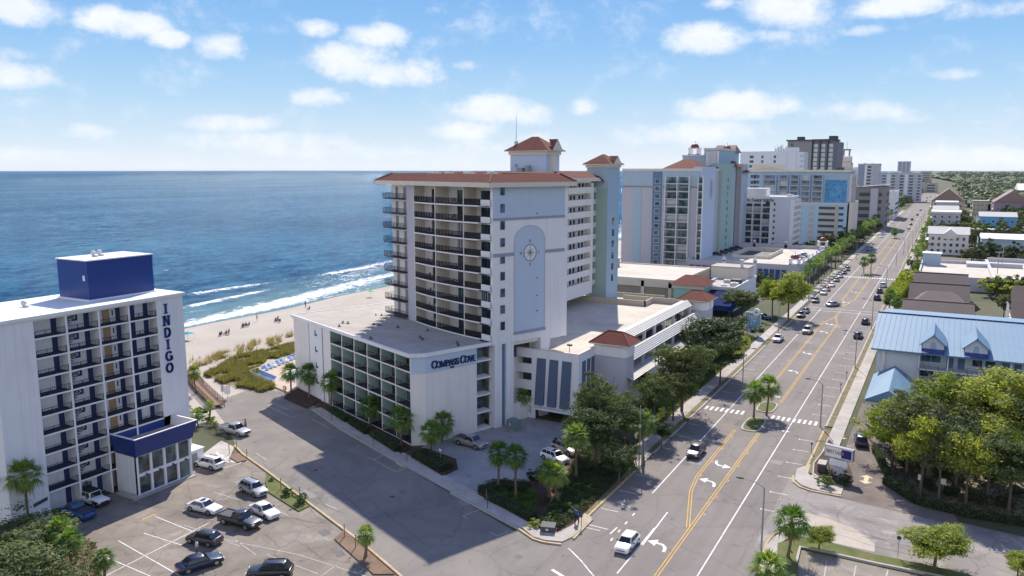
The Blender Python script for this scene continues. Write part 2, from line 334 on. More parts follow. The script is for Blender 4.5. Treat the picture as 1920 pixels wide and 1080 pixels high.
M['glass'] = glass('window_glass'); M['glassb'] = glass('blue_window_glass', (.02,.05,.09)); M['glassg'] = glass('green_window_glass', (.03,.07,.07))
M['seafoam'] = pm('seafoam_stucco', (.33,.45,.42), .85, .06, .4, streak=.08)
M['paleblue'] = pm('pale_blue_brick', (.5,.58,.7), .85, .05, .5, zline=.3, lines=.07, streak=.08)
M['blue2'] = pm('sky_blue_stucco', (.36,.47,.56), .85, .06, .4, streak=.1)
M['blue3'] = pm('slate_blue_stucco', (.12,.2,.33), .8, .08, .5)
M['whitebrick'] = pm('white_painted_brick', (.8,.775,.78), .85, .06, .35, zline=.3, lines=.045, streak=.28)
M['bandgrey'] = pm('grey_blue_band', (.3,.34,.42), .85, .06, .4, zline=.2)
M['tile'] = pm('terracotta_tile', (.165,.055,.04), .9, .25, .7, zline=.22, lines=.6, spec=.15)
M['tilecap'] = pm('terracotta_ridge_tile', (.2,.075,.055), .85, .15, 1)
M['shingle'] = pm('brown_shingle', (.115,.09,.083), .95, .2, .3, zline=.3, lines=.25, fine=2)
M['bluemetal'] = pm('light_blue_metal_roof', (.13,.235,.33), .6, .14, .25, spec=.35, streak=.1)
M['canopy'] = pm('ribbed_canopy_metal', (.66,.65,.58), .45, .1, .4)
M['panel'] = pm('slate_panel', (.1,.135,.21), .75, .06, .5)
M['door'] = pm('navy_door', (.015,.03,.12), .5, .05, 1); M['doorwood'] = pm('tan_door', (.4,.27,.15), .6, .1, 1)
M['palegrey'] = pm('pale_grey_stucco', (.5,.5,.54), .85, .06, .4, streak=.1)
M['lilac'] = pm('lilac_grey_stucco', (.47,.46,.52), .85, .05, .3, streak=.08)
M['tan'] = pm('tan_stucco', (.5,.44,.36), .85, .06, .4, streak=.1)
M['taupe'] = pm('taupe_stucco', (.26,.25,.25), .85, .06, .4)
M['reddome'] = pm('red_dome', (.22,.045,.04), .5, .1, 1)
M['wood'] = pm('weathered_wood', (.24,.15,.1), .9, .25, 1.5)
M['trunk'] = pm('palm_trunk', (.17,.125,.095), .95, .3, 1.2, bump=.05, fine=6, zline=.22, lines=.25)
M['bark'] = pm('bark', (.13,.1,.08), .95, .3, 1.5, bump=.04)
M['palmleaf'] = leafmat('palm_leaf', (0.048,0.112,0.029), (0.112,0.208,0.048), (0.256,0.320,0.080), .3)
M['deadleaf'] = leafmat('dry_palm_leaf', (.16,.1,.05), (.22,.15,.08), (.28,.2,.1), .2)
M['oakleaf'] = leafmat('oak_leaf', (.045,.075,.03), (.085,.12,.048), (.16,.175,.075), .25)
M['brightleaf'] = leafmat('bright_leaf', (.09,.14,.03), (.18,.235,.045), (.36,.37,.08), .42)
M['darkleaf'] = leafmat('dark_leaf', (.03,.052,.026), (.055,.085,.036), (.11,.135,.06), .2)
M['hedgeleaf'] = leafmat('hedge_leaf', (0.032,0.072,0.019), (0.072,0.136,0.032), (0.144,0.224,0.048), .2)
M['farleaf'] = leafmat('far_woodland', (0.042,0.066,0.030), (0.072,0.102,0.042), (0.120,0.144,0.060), .15)
M['dunegrass'] = leafmat('dune_grass', (0.110,0.121,0.039), (0.209,0.198,0.077), (0.330,0.297,0.143), .3)
M['seaoat'] = leafmat('sea_oat', (.22,.18,.1), (.3,.25,.15), (.38,.32,.2), .3)
M['rubber'] = plain('tyre_rubber', (.02,.02,.02), .85); M['rim'] = plain('alloy_rim', (.45,.45,.46), .3, .8)
M['lampclear'] = plain('lamp_lens', (.75,.75,.72), .1); M['lampred'] = plain('tail_lamp', (.35,.02,.02), .2)
M['carglass'] = plain('car_glass', (.015,.02,.024), .04, 0, .8)
M['chrome'] = plain('chrome', (.6,.6,.6), .15, 1)
for n, c in dict(white=(.78,.78,.77), silver=(.33,.34,.36), black=(.012,.013,.016), navy=(.01,.015,.05), grey=(.09,.095,.1), charcoal=(.04,.042,.05), pewter=(.3,.285,.27), bluepaint=(.012,.08,.26), red=(.3,.02,.02), brown=(.07,.05,.045), tan=(.42,.36,.28)).items():
    M['paint_'+n] = plain('car_paint_'+n, c, .28, .25 if n in ('silver', 'grey', 'pewter', 'charcoal', 'brown', 'bluepaint') else 0, .6, coat=.7)

M['blue3p'] = pm('royal_blue_panel', (.03,.08,.22), .6, .1, .5); M['palegrey2'] = pm('blue_white_stucco', (.6,.64,.7), .85, .05, .4, streak=.08); M['paleblue2'] = pm('powder_blue_stucco', (.4,.55,.68), .85, .06, .4)
M['paleblock'] = pm('off_white_block', (.68,.69,.72), .85, .05, .3); M['taupe2'] = pm('grey_tower_cladding', (.22,.22,.225), .8, .05, .2); M['dkgrey2'] = pm('dark_tower_cladding', (.15,.165,.2), .7, .1, .4); M['palewin'] = pm('pale_curtained_window', (.5,.52,.52), .3, .2, .5)
M['teal'] = pm('teal_stucco', (.3,.52,.5), .85, .05, .4); M['tanshade'] = pm('tan_in_shade', (.3,.25,.2), .9, .08, .4); M['ltroof'] = pm('pale_shingle_roof', (.45,.44,.42), .9, .08, .3); M['bluehouse'] = pm('bright_blue_siding', (.1,.32,.55), .8, .06, .4, zline=.4)  # tanshade: darkened tan that paints shade inside the loggia
M['shingle2'] = pm('reddish_shingle', (.28,.2,.18), .9, .1, .3); M['mauve'] = pm('mauve_stucco', (.33,.25,.33), .85, .06, .3); M['motelwhite'] = pm('blue_white_motel_paint', (.62,.66,.72), .85, .06, .4, streak=.1)
def mural():
    m, t, b = newmat('sea_mural_paint'); geo = N(t, 'ShaderNodeNewGeometry'); sp = N(t, 'ShaderNodeSeparateXYZ'); L(t, geo.outputs[0], sp.inputs[0])
    n = N(t, 'ShaderNodeTexNoise', i_Scale=.35, i_Detail=6.0, i_Distortion=1.5); L(t, geo.outputs[0], n.inputs['Vector'])
    r = N(t, 'ShaderNodeValToRGB'); L(t, n.outputs[0], r.inputs[0]); e = r.color_ramp.elements
    e[0].position = .35; e[0].color = (.04, .2, .4, 1); e[1].position = .7; e[1].color = (.16, .42, .66, 1); L(t, r.outputs[0], b.inputs['Base Color']); b.inputs['Roughness'].default_value = .8; return m
M['mural'] = mural()

M['slatebox'] = pm('green_grey_cabinet', (.16,.22,.22), .6, .08, 1); M['signblue'] = pm('sign_blue', (.18,.33,.45), .5, .08, 1); M['dkblue2'] = pm('sign_navy_square', (.015,.02,.16), .4, .05, 1)
M['terr'] = groundmat('pool_terrace_paving', (.45,.36,.28), (.52,.43,.34), .5, var=.1); M['poolwater'] = plain('pool_water', (.1,.5,.62), .08); M['loungeblue'] = pm('blue_sling', (.05,.18,.5), .7, .1, 3); M['loungelite'] = pm('pale_sling', (.45,.6,.7), .7, .1, 3)
M['tealcloth'] = pm('teal_cloth', (.02,.3,.34), .8, .1, 3); M['greencloth'] = pm('green_cloth', (.08,.4,.06), .8, .1, 3); M['orange'] = pm('orange_ring', (.6,.12,.03), .5, .1, 3)

M['tar'] = pm('tar_seal', (.07,.068,.066), .8, .2, 2); M['patch0'] = groundmat('dark_asphalt_patch', (.14,.13,.125), (.17,.16,.15), .5, var=.15); M['patch1'] = groundmat('pale_asphalt_patch', (.24,.225,.21), (.27,.25,.235), .5, var=.15)

M['navycloth'] = pm('navy_canvas', (.012,.025,.09), .95, .15, 1, spec=.05); M['farfloor'] = groundmat('woodland_canopy', (.05,.085,.035), (.1,.14,.055), .05, var=.4)

M['shingle3'] = pm('paler_brown_shingle', (.16,.13,.12), .95, .16, .4, zline=.3, lines=.2)
M['grovesoil'] = groundmat('sandy_grove_floor', (.22,.17,.12), (.36,.3,.23), .5, var=.3, patch=.7, patchcol=(.1,.09,.04), pp=(.5,.62))
# ================================================================ ground, sea, beach
EPS = [0]
def eps(k=.0006): EPS[0] = (EPS[0]+1) % 60; return EPS[0]*k
def sheet(name, pts, z, mat, kind='structure'):
    mb = MB(); n = len(pts); z = z+(eps(.00005) if z > -.02 else 0)
    if sum(pts[i][0]*pts[(i+1)%n][1]-pts[(i+1)%n][0]*pts[i][1] for i in range(n)) < 0: pts = pts[::-1]
    mb.add([(p[0], p[1], z) for p in pts], [tuple(range(n))])
    return tag(obj(name, mb, mat), kind=kind)
def gp(pix, z=0.0): return [G(x, y, z) for x, y in pix]
sheet('ground', [(-132, -3000), (24000, -3000), (24000, 24000), (-132, 24000)], -.03, M['land'])
# beach: a real slope down to the water
def shore(y): return -180-2.5*math.sin(y*.021+1.2)-3.5*math.sin(y*.0085)-(max(0, y-260)*.0 if y < 900 else 0)
mb = MB(); ys = [-300+6*i for i in range(260)]+[1260+80*i for i in range(80)]
prof = [(64, -.06), (50, -.025), (36, .01), (24, -.02), (8, -.25), (0, -.62), (-10, -1.1), (-60, -3)]
rows = [[(shore(y)+d+(1.2*math.sin(y*.11+d) if 5 < d < 40 else 0), y, z) for d, z in prof] for y in ys]
mb.loft(rows, close=False, capends=False)
struct('beach', mb, M['wetsand'], smooth=True)
# sea surface: near-shore grid with swell and breaking ridges; foam is carried as a paint-like mask of the surface itself
def seamat():
    m = bpy.data.materials.new('sea_water'); m.use_nodes = True; t = m.node_tree; t.nodes.clear(); out = N(t, 'ShaderNodeOutputMaterial'); geo = N(t, 'ShaderNodeNewGeometry')
    at = N(t, 'ShaderNodeAttribute', attribute_name='foam')
    mpn = N(t, 'ShaderNodeMapping'); mpn.inputs['Scale'].default_value = (1, .45, 1); mpn.inputs['Rotation'].default_value = (0, 0, .25); L(t, geo.outputs[0], mpn.inputs[0])
    a1 = N(t, 'ShaderNodeTexNoise', i_Scale=.55, i_Detail=6.0, i_Roughness=.65); L(t, mpn.outputs[0], a1.inputs['Vector'])
    a2 = N(t, 'ShaderNodeTexNoise', i_Scale=.12, i_Detail=8.0, i_Roughness=.66); L(t, mpn.outputs[0], a2.inputs['Vector'])
    a3 = N(t, 'ShaderNodeTexNoise', i_Scale=.006, i_Detail=4.0); L(t, mpn.outputs[0], a3.inputs['Vector'])
    h = MA(t, 'ADD', MA(t, 'MULTIPLY', a1.outputs[0], 1.5), MA(t, 'MULTIPLY', a2.outputs[0], 3.4))
    bp = N(t, 'ShaderNodeBump', i_Strength=1.0, i_Distance=1.5); L(t, h, bp.inputs['Height'])
    r = N(t, 'ShaderNodeValToRGB'); L(t, MA(t, 'ADD', MA(t, 'MULTIPLY', a3.outputs[0], .2), MA(t, 'ADD', MA(t, 'MULTIPLY', a2.outputs[0], .4), MA(t, 'MULTIPLY', a1.outputs[0], .4))), r.inputs[0]); e = r.color_ramp.elements
    e[0].position = .44; e[0].color = (.002, .038, .1, 1); e[1].position = .58; e[1].color = (.035, .15, .245, 1)
    sh = N(t, 'ShaderNodeAttribute', attribute_name='shallow')
    mx0 = N(t, 'ShaderNodeMixRGB', i_2=(.13, .22, .23, 1)); L(t, MA(t, 'MULTIPLY', sh.outputs['Fac'], MA(t, 'ADD', .3, a2.outputs[0])), mx0.inputs[0]); L(t, r.outputs[0], mx0.inputs[1])
    f1 = N(t, 'ShaderNodeTexNoise', i_Scale=.5, i_Detail=10.0, i_Roughness=.78, i_Distortion=1.4); L(t, mpn.outputs[0], f1.inputs['Vector'])
    fm = N(t, 'ShaderNodeMapRange'); L(t, MA(t, 'ADD', at.outputs['Fac'], MA(t, 'MULTIPLY', MA(t, 'SUBTRACT', f1.outputs[0], .5), 2.2)), fm.inputs[0])
    fm.inputs[1].default_value = .40; fm.inputs[2].default_value = .66
    fg = MA(t, 'MULTIPLY', fm.outputs[0], MA(t, 'MULTIPLY', at.outputs['Fac'], 6.0, clamp=True))
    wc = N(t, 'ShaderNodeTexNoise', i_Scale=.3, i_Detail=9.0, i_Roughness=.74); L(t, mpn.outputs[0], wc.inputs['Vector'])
    w = MA(t, 'MULTIPLY', MA(t, 'SUBTRACT', wc.outputs[0], .655, clamp=True), 12.0, clamp=True)  # white flecks, two scales: whitecaps plus sun glitter painted into the water colour
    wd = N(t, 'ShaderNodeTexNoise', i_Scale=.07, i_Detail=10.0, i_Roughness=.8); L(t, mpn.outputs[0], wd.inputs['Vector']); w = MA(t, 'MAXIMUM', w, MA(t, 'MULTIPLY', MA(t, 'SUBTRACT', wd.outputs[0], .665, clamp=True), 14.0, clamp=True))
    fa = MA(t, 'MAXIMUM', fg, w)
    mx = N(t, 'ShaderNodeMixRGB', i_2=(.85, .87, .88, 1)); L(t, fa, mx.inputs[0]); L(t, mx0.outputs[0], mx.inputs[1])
    di = N(t, 'ShaderNodeBsdfDiffuse'); L(t, mx.outputs[0], di.inputs[0])
    gl = N(t, 'ShaderNodeBsdfGlossy', i_Roughness=.1); L(t, bp.outputs[0], gl.inputs['Normal']); gl.inputs[0].default_value = (.8, .95, 1, 1)
    fr = N(t, 'ShaderNodeFresnel', i_IOR=1.33); L(t, bp.outputs[0], fr.inputs['Normal'])
    # a wind-roughened sea never reaches the mirror-like grazing reflectance of flat water
    k = MA(t, 'MULTIPLY', MA(t, 'MINIMUM', fr.outputs[0], .085), MA(t, 'SUBTRACT', 1.0, fa))
    ms = N(t, 'ShaderNodeMixShader'); L(t, k, ms.inputs[0]); L(t, di.outputs[0], ms.inputs[1]); L(t, gl.outputs[0], ms.inputs[2]); L(t, ms.outputs[0], out.inputs[0])
    return m
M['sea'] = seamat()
SEA = -.5
mb = MB(); foam = []; shal = []
xs = [-186+1.1*i for i in range(-12, 11)]
ds = [6-1.25*i for i in range(92)]; ys = [40+2.5*i for i in range(260)]+[690+25*i for i in range(60)]
def crest(d, y, off, wid, amp, wob, ph):
    c = off+wob*math.sin(y*.017+ph)+wob*.5*math.sin(y*.043+2*ph)
    return amp*math.exp(-((d-c)/wid)**2), d-c
grid = []
for y in ys:
    line = []
    for d in ds:
        z = SEA+.10*math.sin(d*.45+y*.03)*min(1, max(0, -d/30)); f = 0
        for off, wid, amp, wob, ph in ((-9, 3.2, .18, 2.5, 0), (-22, 3.4, .55, 3.5, 1.1), (-38, 3.2, .85, 5, 2.3), (-66, 4, .5, 7, 3.7)):
            a, e = crest(d, y, off, wid, amp, wob, ph); z += a
            act = .35+.5*math.sin(y*.031+ph*3)+.45*math.sin(y*.083+ph*5)
            if off > -60 and act > .25: f = max(f, math.exp(-((e-1.2)/2.1)**2)*min(.66, act*.8))
        if d > -17: f = max(f, .52+.2*math.sin(y*.05+d*.3)-abs(d+3)*.018)
        elif d > -44: f = max(f, .2+.2*math.sin(y*.045+d*.12))
        if d > 1.5: f = max(0, .55-(d-1.5)*.16)
        foam.append(max(0, f)*(1 if d > -52 else .25)); shal.append(max(0, min(1, 1+d/46.0)))
        line.append((shore(y)+d, y, z if d < 0 else SEA+.0*d+min(d*.03, .12)))
    grid.append(line)
mb.loft(grid, close=False, capends=False)
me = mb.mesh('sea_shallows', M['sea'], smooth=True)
for nm, dat in (('foam', foam), ('shallow', shal)):
    a = me.attributes.new(nm, 'FLOAT', 'POINT'); a.data.foreach_set('value', dat)
me.flip_normals()
tag(bpy.data.objects.new('surf', me), kind='structure'); COL.objects.link(bpy.data.objects['surf'])
mb = MB(); mb.quad((-283, -3000, SEA-.02), (-283, 24000, SEA-.02), (-24000, 24000, SEA-.02), (-24000, -3000, SEA-.02)); mb.quad((-283, -3000, SEA-.02), (-170, -3000, SEA-.02), (-170, 40, SEA-.02), (-283, 40, SEA-.02)); mb.quad((-283, 2165, SEA-.02), (-175, 2165, SEA-.02), (-175, 24000, SEA-.02), (-283, 24000, SEA-.02))
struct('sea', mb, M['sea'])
# sand between the dune and the end of the side street
sheet('sand', [(-131, 20), (-131, 900), (-108, 900), (-108, 110), (-96, 108), (-104, 98), (-99, 92), (-104, 84), (-112, 78), (-114, 40)], -.016, M['sand'])
# ---------------------------------------------------------------- road and pavements
ROADL, ROADR = -35.3, -14.7
sheet('road', [(ROADL, 20), (ROADR, 20), (ROADR, 1700), (ROADL, 1700)], 0.0, M['asphalt'])
ss = gp([(1010,1100),(971,1000),(760,876),(640,800),(577,752),(548,738),(480,725),(420,748),(400,765),(420,790),(450,850),(580,945),(750,1080),(860,1200)])
sheet('street', ss, .003, M['street'])
sheet('street', gp([(971,992),(1100,985),(1200,1080),(1010,1400),(860,1200),(880,1060)]), -.002, M['street'])
sheet('cross_street', [(-16, 84), (-16, 108), (-13, 106), (4, 103.3), (60, 97), (60, 82), (6, 86.5), (-8, 88.4), (-13, 87)], .003, M['rough'])
sheet('parking_lot', gp([(750,1080),(580,945),(450,850),(366,868),(212,925),(-40,1010),(-80,1300),(700,1500),(860,1200)]), -.004, M['lot'])
sheet('garage_apron', gp([(971,992),(760,876),(797,832),(890,802),(960,778),(1100,800),(1140,860),(1060,990)]), -.004, M['concdark'])
sheet('entrance_drive', [(-10.6, 104), (-10.6, 150), (-4, 150), (-2, 132), (4.5, 102)], .011, M['drive'])
sheet('lower_parking_lot', gp([(1500,1030),(2000,1142),(2000,1500),(1440,1500)]), .004, M['lot'])
sheet('cross_road', [(ROADR-.05, 236), (ROADR-.05, 247), (40, 247), (40, 236)], .003, M['rough'])
# kerbed pavements (real 0.12 m steps)
def slab(name, pts, z1, mat, z0=-.05): 
    e_ = eps(); mb = MB(); mb.prism(pts, z0-e_, z1+e_); return struct(name, mb, mat)
def ribbon(pts, w):
    out = []; inn = []
    for i, p in enumerate(pts):
        a = pts[max(0, i-1)]; b = pts[min(len(pts)-1, i+1)]; dx_, dy_ = b[0]-a[0], b[1]-a[1]; l = math.hypot(dx_, dy_)
        nx, ny = -dy_/l, dx_/l; out.append((p[0]+nx*w/2, p[1]+ny*w/2)); inn.append((p[0]-nx*w/2, p[1]-ny*w/2))
    return out, inn
def strip(name, pts, w, z0, z1, mat, kind='structure'):
    o_, i_ = ribbon(pts, w); mb = MB(); e_ = eps()
    for k in range(len(pts)-1):
        mb.prism([o_[k], o_[k+1], i_[k+1], i_[k]], z0-e_, z1+e_)
    return tag(obj(name, mb, mat), kind=kind)
def line(name, pts, w, mat, z=.008):
    o_, i_ = ribbon(pts, w); mb = MB()
    for k in range(len(pts)-1):
        mb.quad((*i_[k], z), (*i_[k+1], z), (*o_[k+1], z), (*o_[k], z))
    return tag(obj(name, mb, mat), kind='structure')
def seg(y0, y1, n=2): return [y0+(y1-y0)*i/(n-1) for i in range(n)]
# left side of the main road: kerb, verge, pavement
for a, b in ((79, 101), (107.5, 124), (126, 190), (197, 236), (262, 900)):
    strip('kerb', [(-35.45, y) for y in seg(a, b, 8)], .3, -.05, .13, M['curby'] if b < 110 else M['curb'])
    strip('verge', [(-36.05, y) for y in seg(a, b, 2)], .9, -.05, .10, M['drygrass'])
strip('pavement', [(-37.6, y) for y in seg(77.5, 900, 3)], 2.2, -.05, .115, M['concrete'])
strip('driveway_crossing', [(-36.0, y) for y in (101.2, 107.3)], 1.0, -.04, .05, M['concrete'])
# right side
for a, b in ((110.5, 131), (133, 236), (248, 900)):
    strip('kerb', [(-14.55, y) for y in seg(a, b, 8)], .3, -.05, .13, M['curby'] if b < 140 else M['curb'])
    strip('verge', [(-13.95, y) for y in seg(a, b, 2)], .9, -.05, .10, M['drygrass'])
strip('pavement', [(-12.5, y) for y in seg(109, 900, 2)], 2.0, -.05, .115, M['concrete'])
strip('pavement', [(-12.4, y) for y in seg(905, 1500, 2)], 3.0, -.05, .115, M['concrete'])
# corner of the cross street (upper)
cpts = gp([(1487,893),(1488,905),(1500,914),(1520,921),(1545,926),(1578,932)])
strip('kerb', cpts, .28, -.05, .13, M['curby'])
def bandslab(name, A, B, z1, mat):
    e_ = eps(); mb = MB()
    for i in range(len(A)-1): mb.prism([A[i], A[i+1], B[i+1], B[i]], -.05-e_, z1+e_)
    return struct(name, mb, mat)
bandslab('pavement', gp([(1494,880),(1490,900),(1503,911),(1523,918),(1545,923),(1577,929)]), gp([(1520,872),(1515,888),(1524,898),(1540,906),(1556,910),(1582,915)]), .115, M['concrete'])
sheet('brick_apron', gp([(1497,903),(1514,896),(1528,904),(1508,912)], .12), .12, M['pavers'])
sheet('brick_apron', gp([(1536,913),(1578,917),(1572,928),(1530,920)], .12), .121, M['pavers'])
bandslab('planting_bed', gp([(1553,824),(1545,846),(1528,870),(1526,888),(1545,902),(1580,912)]), gp([(1556,826),(1566,838),(1578,852),(1590,870),(1597,888),(1600,902)]), .14, M['mulch'])
strip('bed_edging', gp([(1553,824),(1545,846),(1526,870),(1524,890),(1540,903),(1580,914)]), .18, -.05, .2, M['curb'])
# lower right corner by the palm
strip('kerb', gp([(1425,1085),(1428,1050),(1437,1020),(1450,1003),(1470,994),(1503,991)]), .28, -.05, .13, M['curby'])
slab('pavement', gp([(1390,1300),(1429,1060),(1436,1026),(1452,1007),(1472,998),(1503,995),(1503,1008),(1478,1011),(1462,1020),(1452,1060),(1440,1300)]), .115, M['concrete'])
sheet('brick_apron', gp([(1466,999),(1486,994),(1504,1006),(1480,1012)], .12), .12, M['pavers'])
slab('lawn', gp([(1458,1020),(1503,1010),(1503,1027),(1492,1054),(1500,1100),(1450,1200)]), .12, M['grass'])
slab('lawn', gp([(1560,1020),(1640,1041),(1760,1066),(1930,1108),(1930,1124),(1700,1070),(1500,1029),(1503,1008)]), .12, M['grass'])
strip('retaining_kerb', gp([(1493,1056),(1500,1028),(1560,1040),(1640,1058),(1760,1082),(1960,1130)]), .28, -.05, .22, M['curb'])
sheet('sand_patch', gp([(1510,960),(1560,975),(1600,990),(1640,1020),(1640,1035),(1565,1018),(1505,1000)]), .008, M['sand'])
# median islands
def island(name, pts):
    mb = MB(); mb.prism(pts, -.05, .15); struct(name+'_kerb', mb, M['curb'])
    c = (sum(p[0] for p in pts)/len(pts), sum(p[1] for p in pts)/len(pts))
    q = [(c[0]+(p[0]-c[0])*.82, c[1]+(p[1]-c[1])*.9) for p in pts]; mb = MB(); mb.prism(q, .1, .19); struct(name+'_planting', mb, M['grass'])
def oval(cx, cy, rx, ry, n=16): return [(cx+rx*math.copysign(abs(math.cos(t))**.6, math.cos(t)), cy+ry*math.copysign(abs(math.sin(t))**.6, math.sin(t))) for t in [2*math.pi*i/n for i in range(n)]]
island('median', oval(-25.2, 128.3, 1.65, 3.9)); island('median', oval(-25.2, 139.2, 1.6, 3.4))
island('median', oval(-25.2, 340, 1.6, 6)); island('median', oval(-25.2, 534, 1.6, 8))
# left street kerbs and pavements
far = gp([(1000,1012),(971,992),(845,925),(760,876),(640,806),(585,768)])
strip('pavement', [(p[0]+.62, p[1]+1.3) for p in far[1:]], 2.4, -.05, .10, M['concrete'])
strip('kerb', far[1:3], .26, -.05, .13, M['curb']); strip('kerb', gp([(1052,1022),(1020,1018),(1000,1012),(971,992)]), .28, -.05, .14, M['curby']); strip('kerb', gp([(1075,1012),(1085,1001),(1110,975)]), .28, -.05, .14, M['curby'])
strip('kerb', far[3:], .26, -.05, .13, M['curb'])
slab('pavement', gp([(1000,1008),(1022,1014),(1054,1017),(1074,1008),(1110,972),(1090,960),(1055,990),(1005,985),(972,985)]), .10, M['concrete'])
slab('planting_bed', gp([(985,978),(895,928),(905,918),(935,905),(990,905),(1040,880),(1075,850),(1100,800),(1150,800),(1195,845),(1180,880),(1075,985),(1045,1000),(1005,990)]), .12, M['mulch'])
slab('planting_bed', gp([(771,858),(829,894),(858,880),(855,862),(800,842),(775,842)]), .12, M['mulch'])
slab('planting_bed', gp([(600,764),(752,852),(772,840),(735,815),(600,755)]), .11, M['mulch'])
slab('planting_bed', gp([(533,748),(575,767),(606,748),(562,728),(545,728)]), .11, M['mulch'])
slab('garden_bed', [(-45.5, 127), (-40.2, 115), (-38.7, 107.5), (-38.7, 196), (-44, 201), (-45.5, 190)], .12, M['soil'])
near = gp([(440,836),(455,852),(500,884),(580,945),(680,1020),(750,1080),(790,1120)])
strip('kerb', near, .3, -.05, .14, M['curby'])
slab('planting_bed', gp([(440,846),(455,858),(462,864),(445,868),(430,858)]), .1, M['soil'])
slab('lawn', gp([(500,889),(580,950),(560,960),(505,925),(497,905)]), .1, M['grass'])
slab('planting_bed', gp([(645,995),(740,1078),(700,1078),(627,1012)]), .1, M['soil'])
slab('planting_bed', gp([(0,975),(60,975),(110,985),(180,1020),(190,1080),(180,1400),(-200,1400)]), .1, M['soil'])
sheet('front_path', gp([(366,862),(415,826),(440,838),(430,858),(400,868),(372,880)]), .006, M['concrete'])
# ---------------------------------------------------------------- road markings
line('lane_line', [(-19.83, y) for y in (40, 250)], .16, M['wline']); line('lane_line', [(-19.83, y) for y in (256, 900)], .16, M['wline'])
line('lane_line', [(-30.85, 93.5), (-30.85, 250)], .16, M['wline']); line('lane_line', [(-30.85, 256), (-30.85, 900)], .16, M['wline'])
def px(pts, w, mat, z=.012, name='lane_line'): return line(name, gp(pts), w, mat, z)
# double yellow: right edge of the turn lane and the tapering left one
def dbl(pts, z=.012):
    o_, i_ = ribbon(pts, .34); line('centre_line', o_, .11, M['yline'], z); line('centre_line', i_, .11, M['yline'], z)
yr = [(-23.6, y) for y in (40, 124.2)]; dbl(yr)
dbl([(-23.9, 86.0), (-26.6, 96.5), (-27.3, 102), (-27.35, 124.2)], .016)
dbl([(-27.35, 143), (-27.35, 226), (-25.4, 238), (-25.2, 249)]); dbl([(-23.6, 143), (-23.6, 226), (-25.2, 238)], .016)
dbl([(-25.2, 258), (-27.2, 272), (-27.3, 333)]); dbl([(-25.3, 258), (-23.6, 272), (-23.6, 333)], .016); dbl([(-27.3, 347), (-27.3, 526)]); dbl([(-23.6, 347), (-23.6, 526)])
for y in range(90, 124, 6):
    line('centre_dash', [(-23.15, y), (-23.15, y+.9)], .1, M['yline'], .012)
    if y > 98: line('centre_dash', [(-26.9, y), (-26.9, y+.9)], .1, M['yline'], .012)
line('lane_line', [(-27.35, 72), (-27.35, 84)], .16, M['wline'])
# crosswalks
for (yy, xa, xb) in ((133.9, -34.6, -27.4), (133.9, -23.2, -15.4)):
    n = int((xb-xa)/.86)
    for i in range(n):
        x = xa+(xb-xa)*i/n; line('crosswalk_bar', [(x, yy-1.1), (x, yy+1.1)], .44, M['wline'], .016)
for i in range(24): line('crosswalk_bar', [(-34.8+.86*i, 330), (-34.8+.86*i, 333)], .44, M['wline'], .016)
for y0 in (246.5, 251.2): line('crosswalk_bar', [(-34.5, y0), (-15.2, y0)], .3, M['wline'], .016)
for i in range(5): line('yield_mark', [(-22.6+.75*i, 127.2), (-22.6+.75*i, 127.6)], .35, M['wline'], .016)
# kerbside parking ticks
for y in (95.5, 101.5, 107.5, 113.5, 119.4, 124.5, 139, 145.5, 152, 158.5, 165, 171.5, 178, 185, 192, 199, 206, 213, 220, 227):
    line('bay_tick', [(-15.2, y), (-17.4, y)], .12, M['wline'], .012)
    line('bay_tick', [(-17.4, y-.25), (-17.4, y+.25)], .12, M['wline'], .016)
for y in (80.2, 86.0, 92.3, 98.5, 110.5, 117, 123.6, 139, 145.5, 152, 158.5, 165, 171.5, 178, 185, 225, 231):
    line('bay_tick', [(-35.0, y), (-32.7, y)], .12, M['wline'], .012)
# turn arrows (curved stem and head)
def arrow(x, y, mir=1, s=1.0, up=1):
    st = [(x-.9*mir*s, y-1.5*up*s), (x-.75*mir*s, y-.6*up*s), (x-.35*mir*s, y-.1*up*s), (x+.35*mir*s, y)]
    line('turn_arrow', st, .34*s, M['wline'], .012)
    mb = MB(); mb.add([(x+.3*mir*s, y-.75*s, .013), (x+.3*mir*s, y+.75*s, .013), (x+1.25*mir*s, y, .013)], [(0, 1, 2) if mir < 0 else (0, 2, 1)]); struct('turn_arrow', mb, M['wline'])
arrow(-25.4, 107.4, 1, 1.15, -1); arrow(-25.4, 101.2, -1, 1.15, 1)
a_ = G(1240, 1020); arrow(a_[0]-.2, a_[1], -1, 1.15, 1)
a_ = G(1467, 745); arrow(-25.4, a_[1], 1, 1.1, -1)
for yy, mm in ((168, -1), (186, 1), (214, -1), (225, 1), (266, -1), (290, 1)): arrow(-25.4, yy, mm, 1.1, -1 if mm > 0 else 1)
# short dashes of the bottom corner
px([(1066,1028),(1090,1052),(1118,1086)], .16, M['wline']); px([(1035,1068),(1062,1085)], .4, M['wline']) 
for q in ((1190,962),(1176,978),(1163,993),(1149,1009)): px([(q[0], q[1]), (q[0]-4, q[1]+5)], .2, M['wline'])
px([(1105,984),(1141,993)], .14, M['wline']); px([(1156,941),(1181,951)], .14, M['wline']); px([(1252,960),(1205,1022)], .16, M['wline'])
px([(1157,989),(1144,1001)], .18, M['wline'], name='bike_arrow')
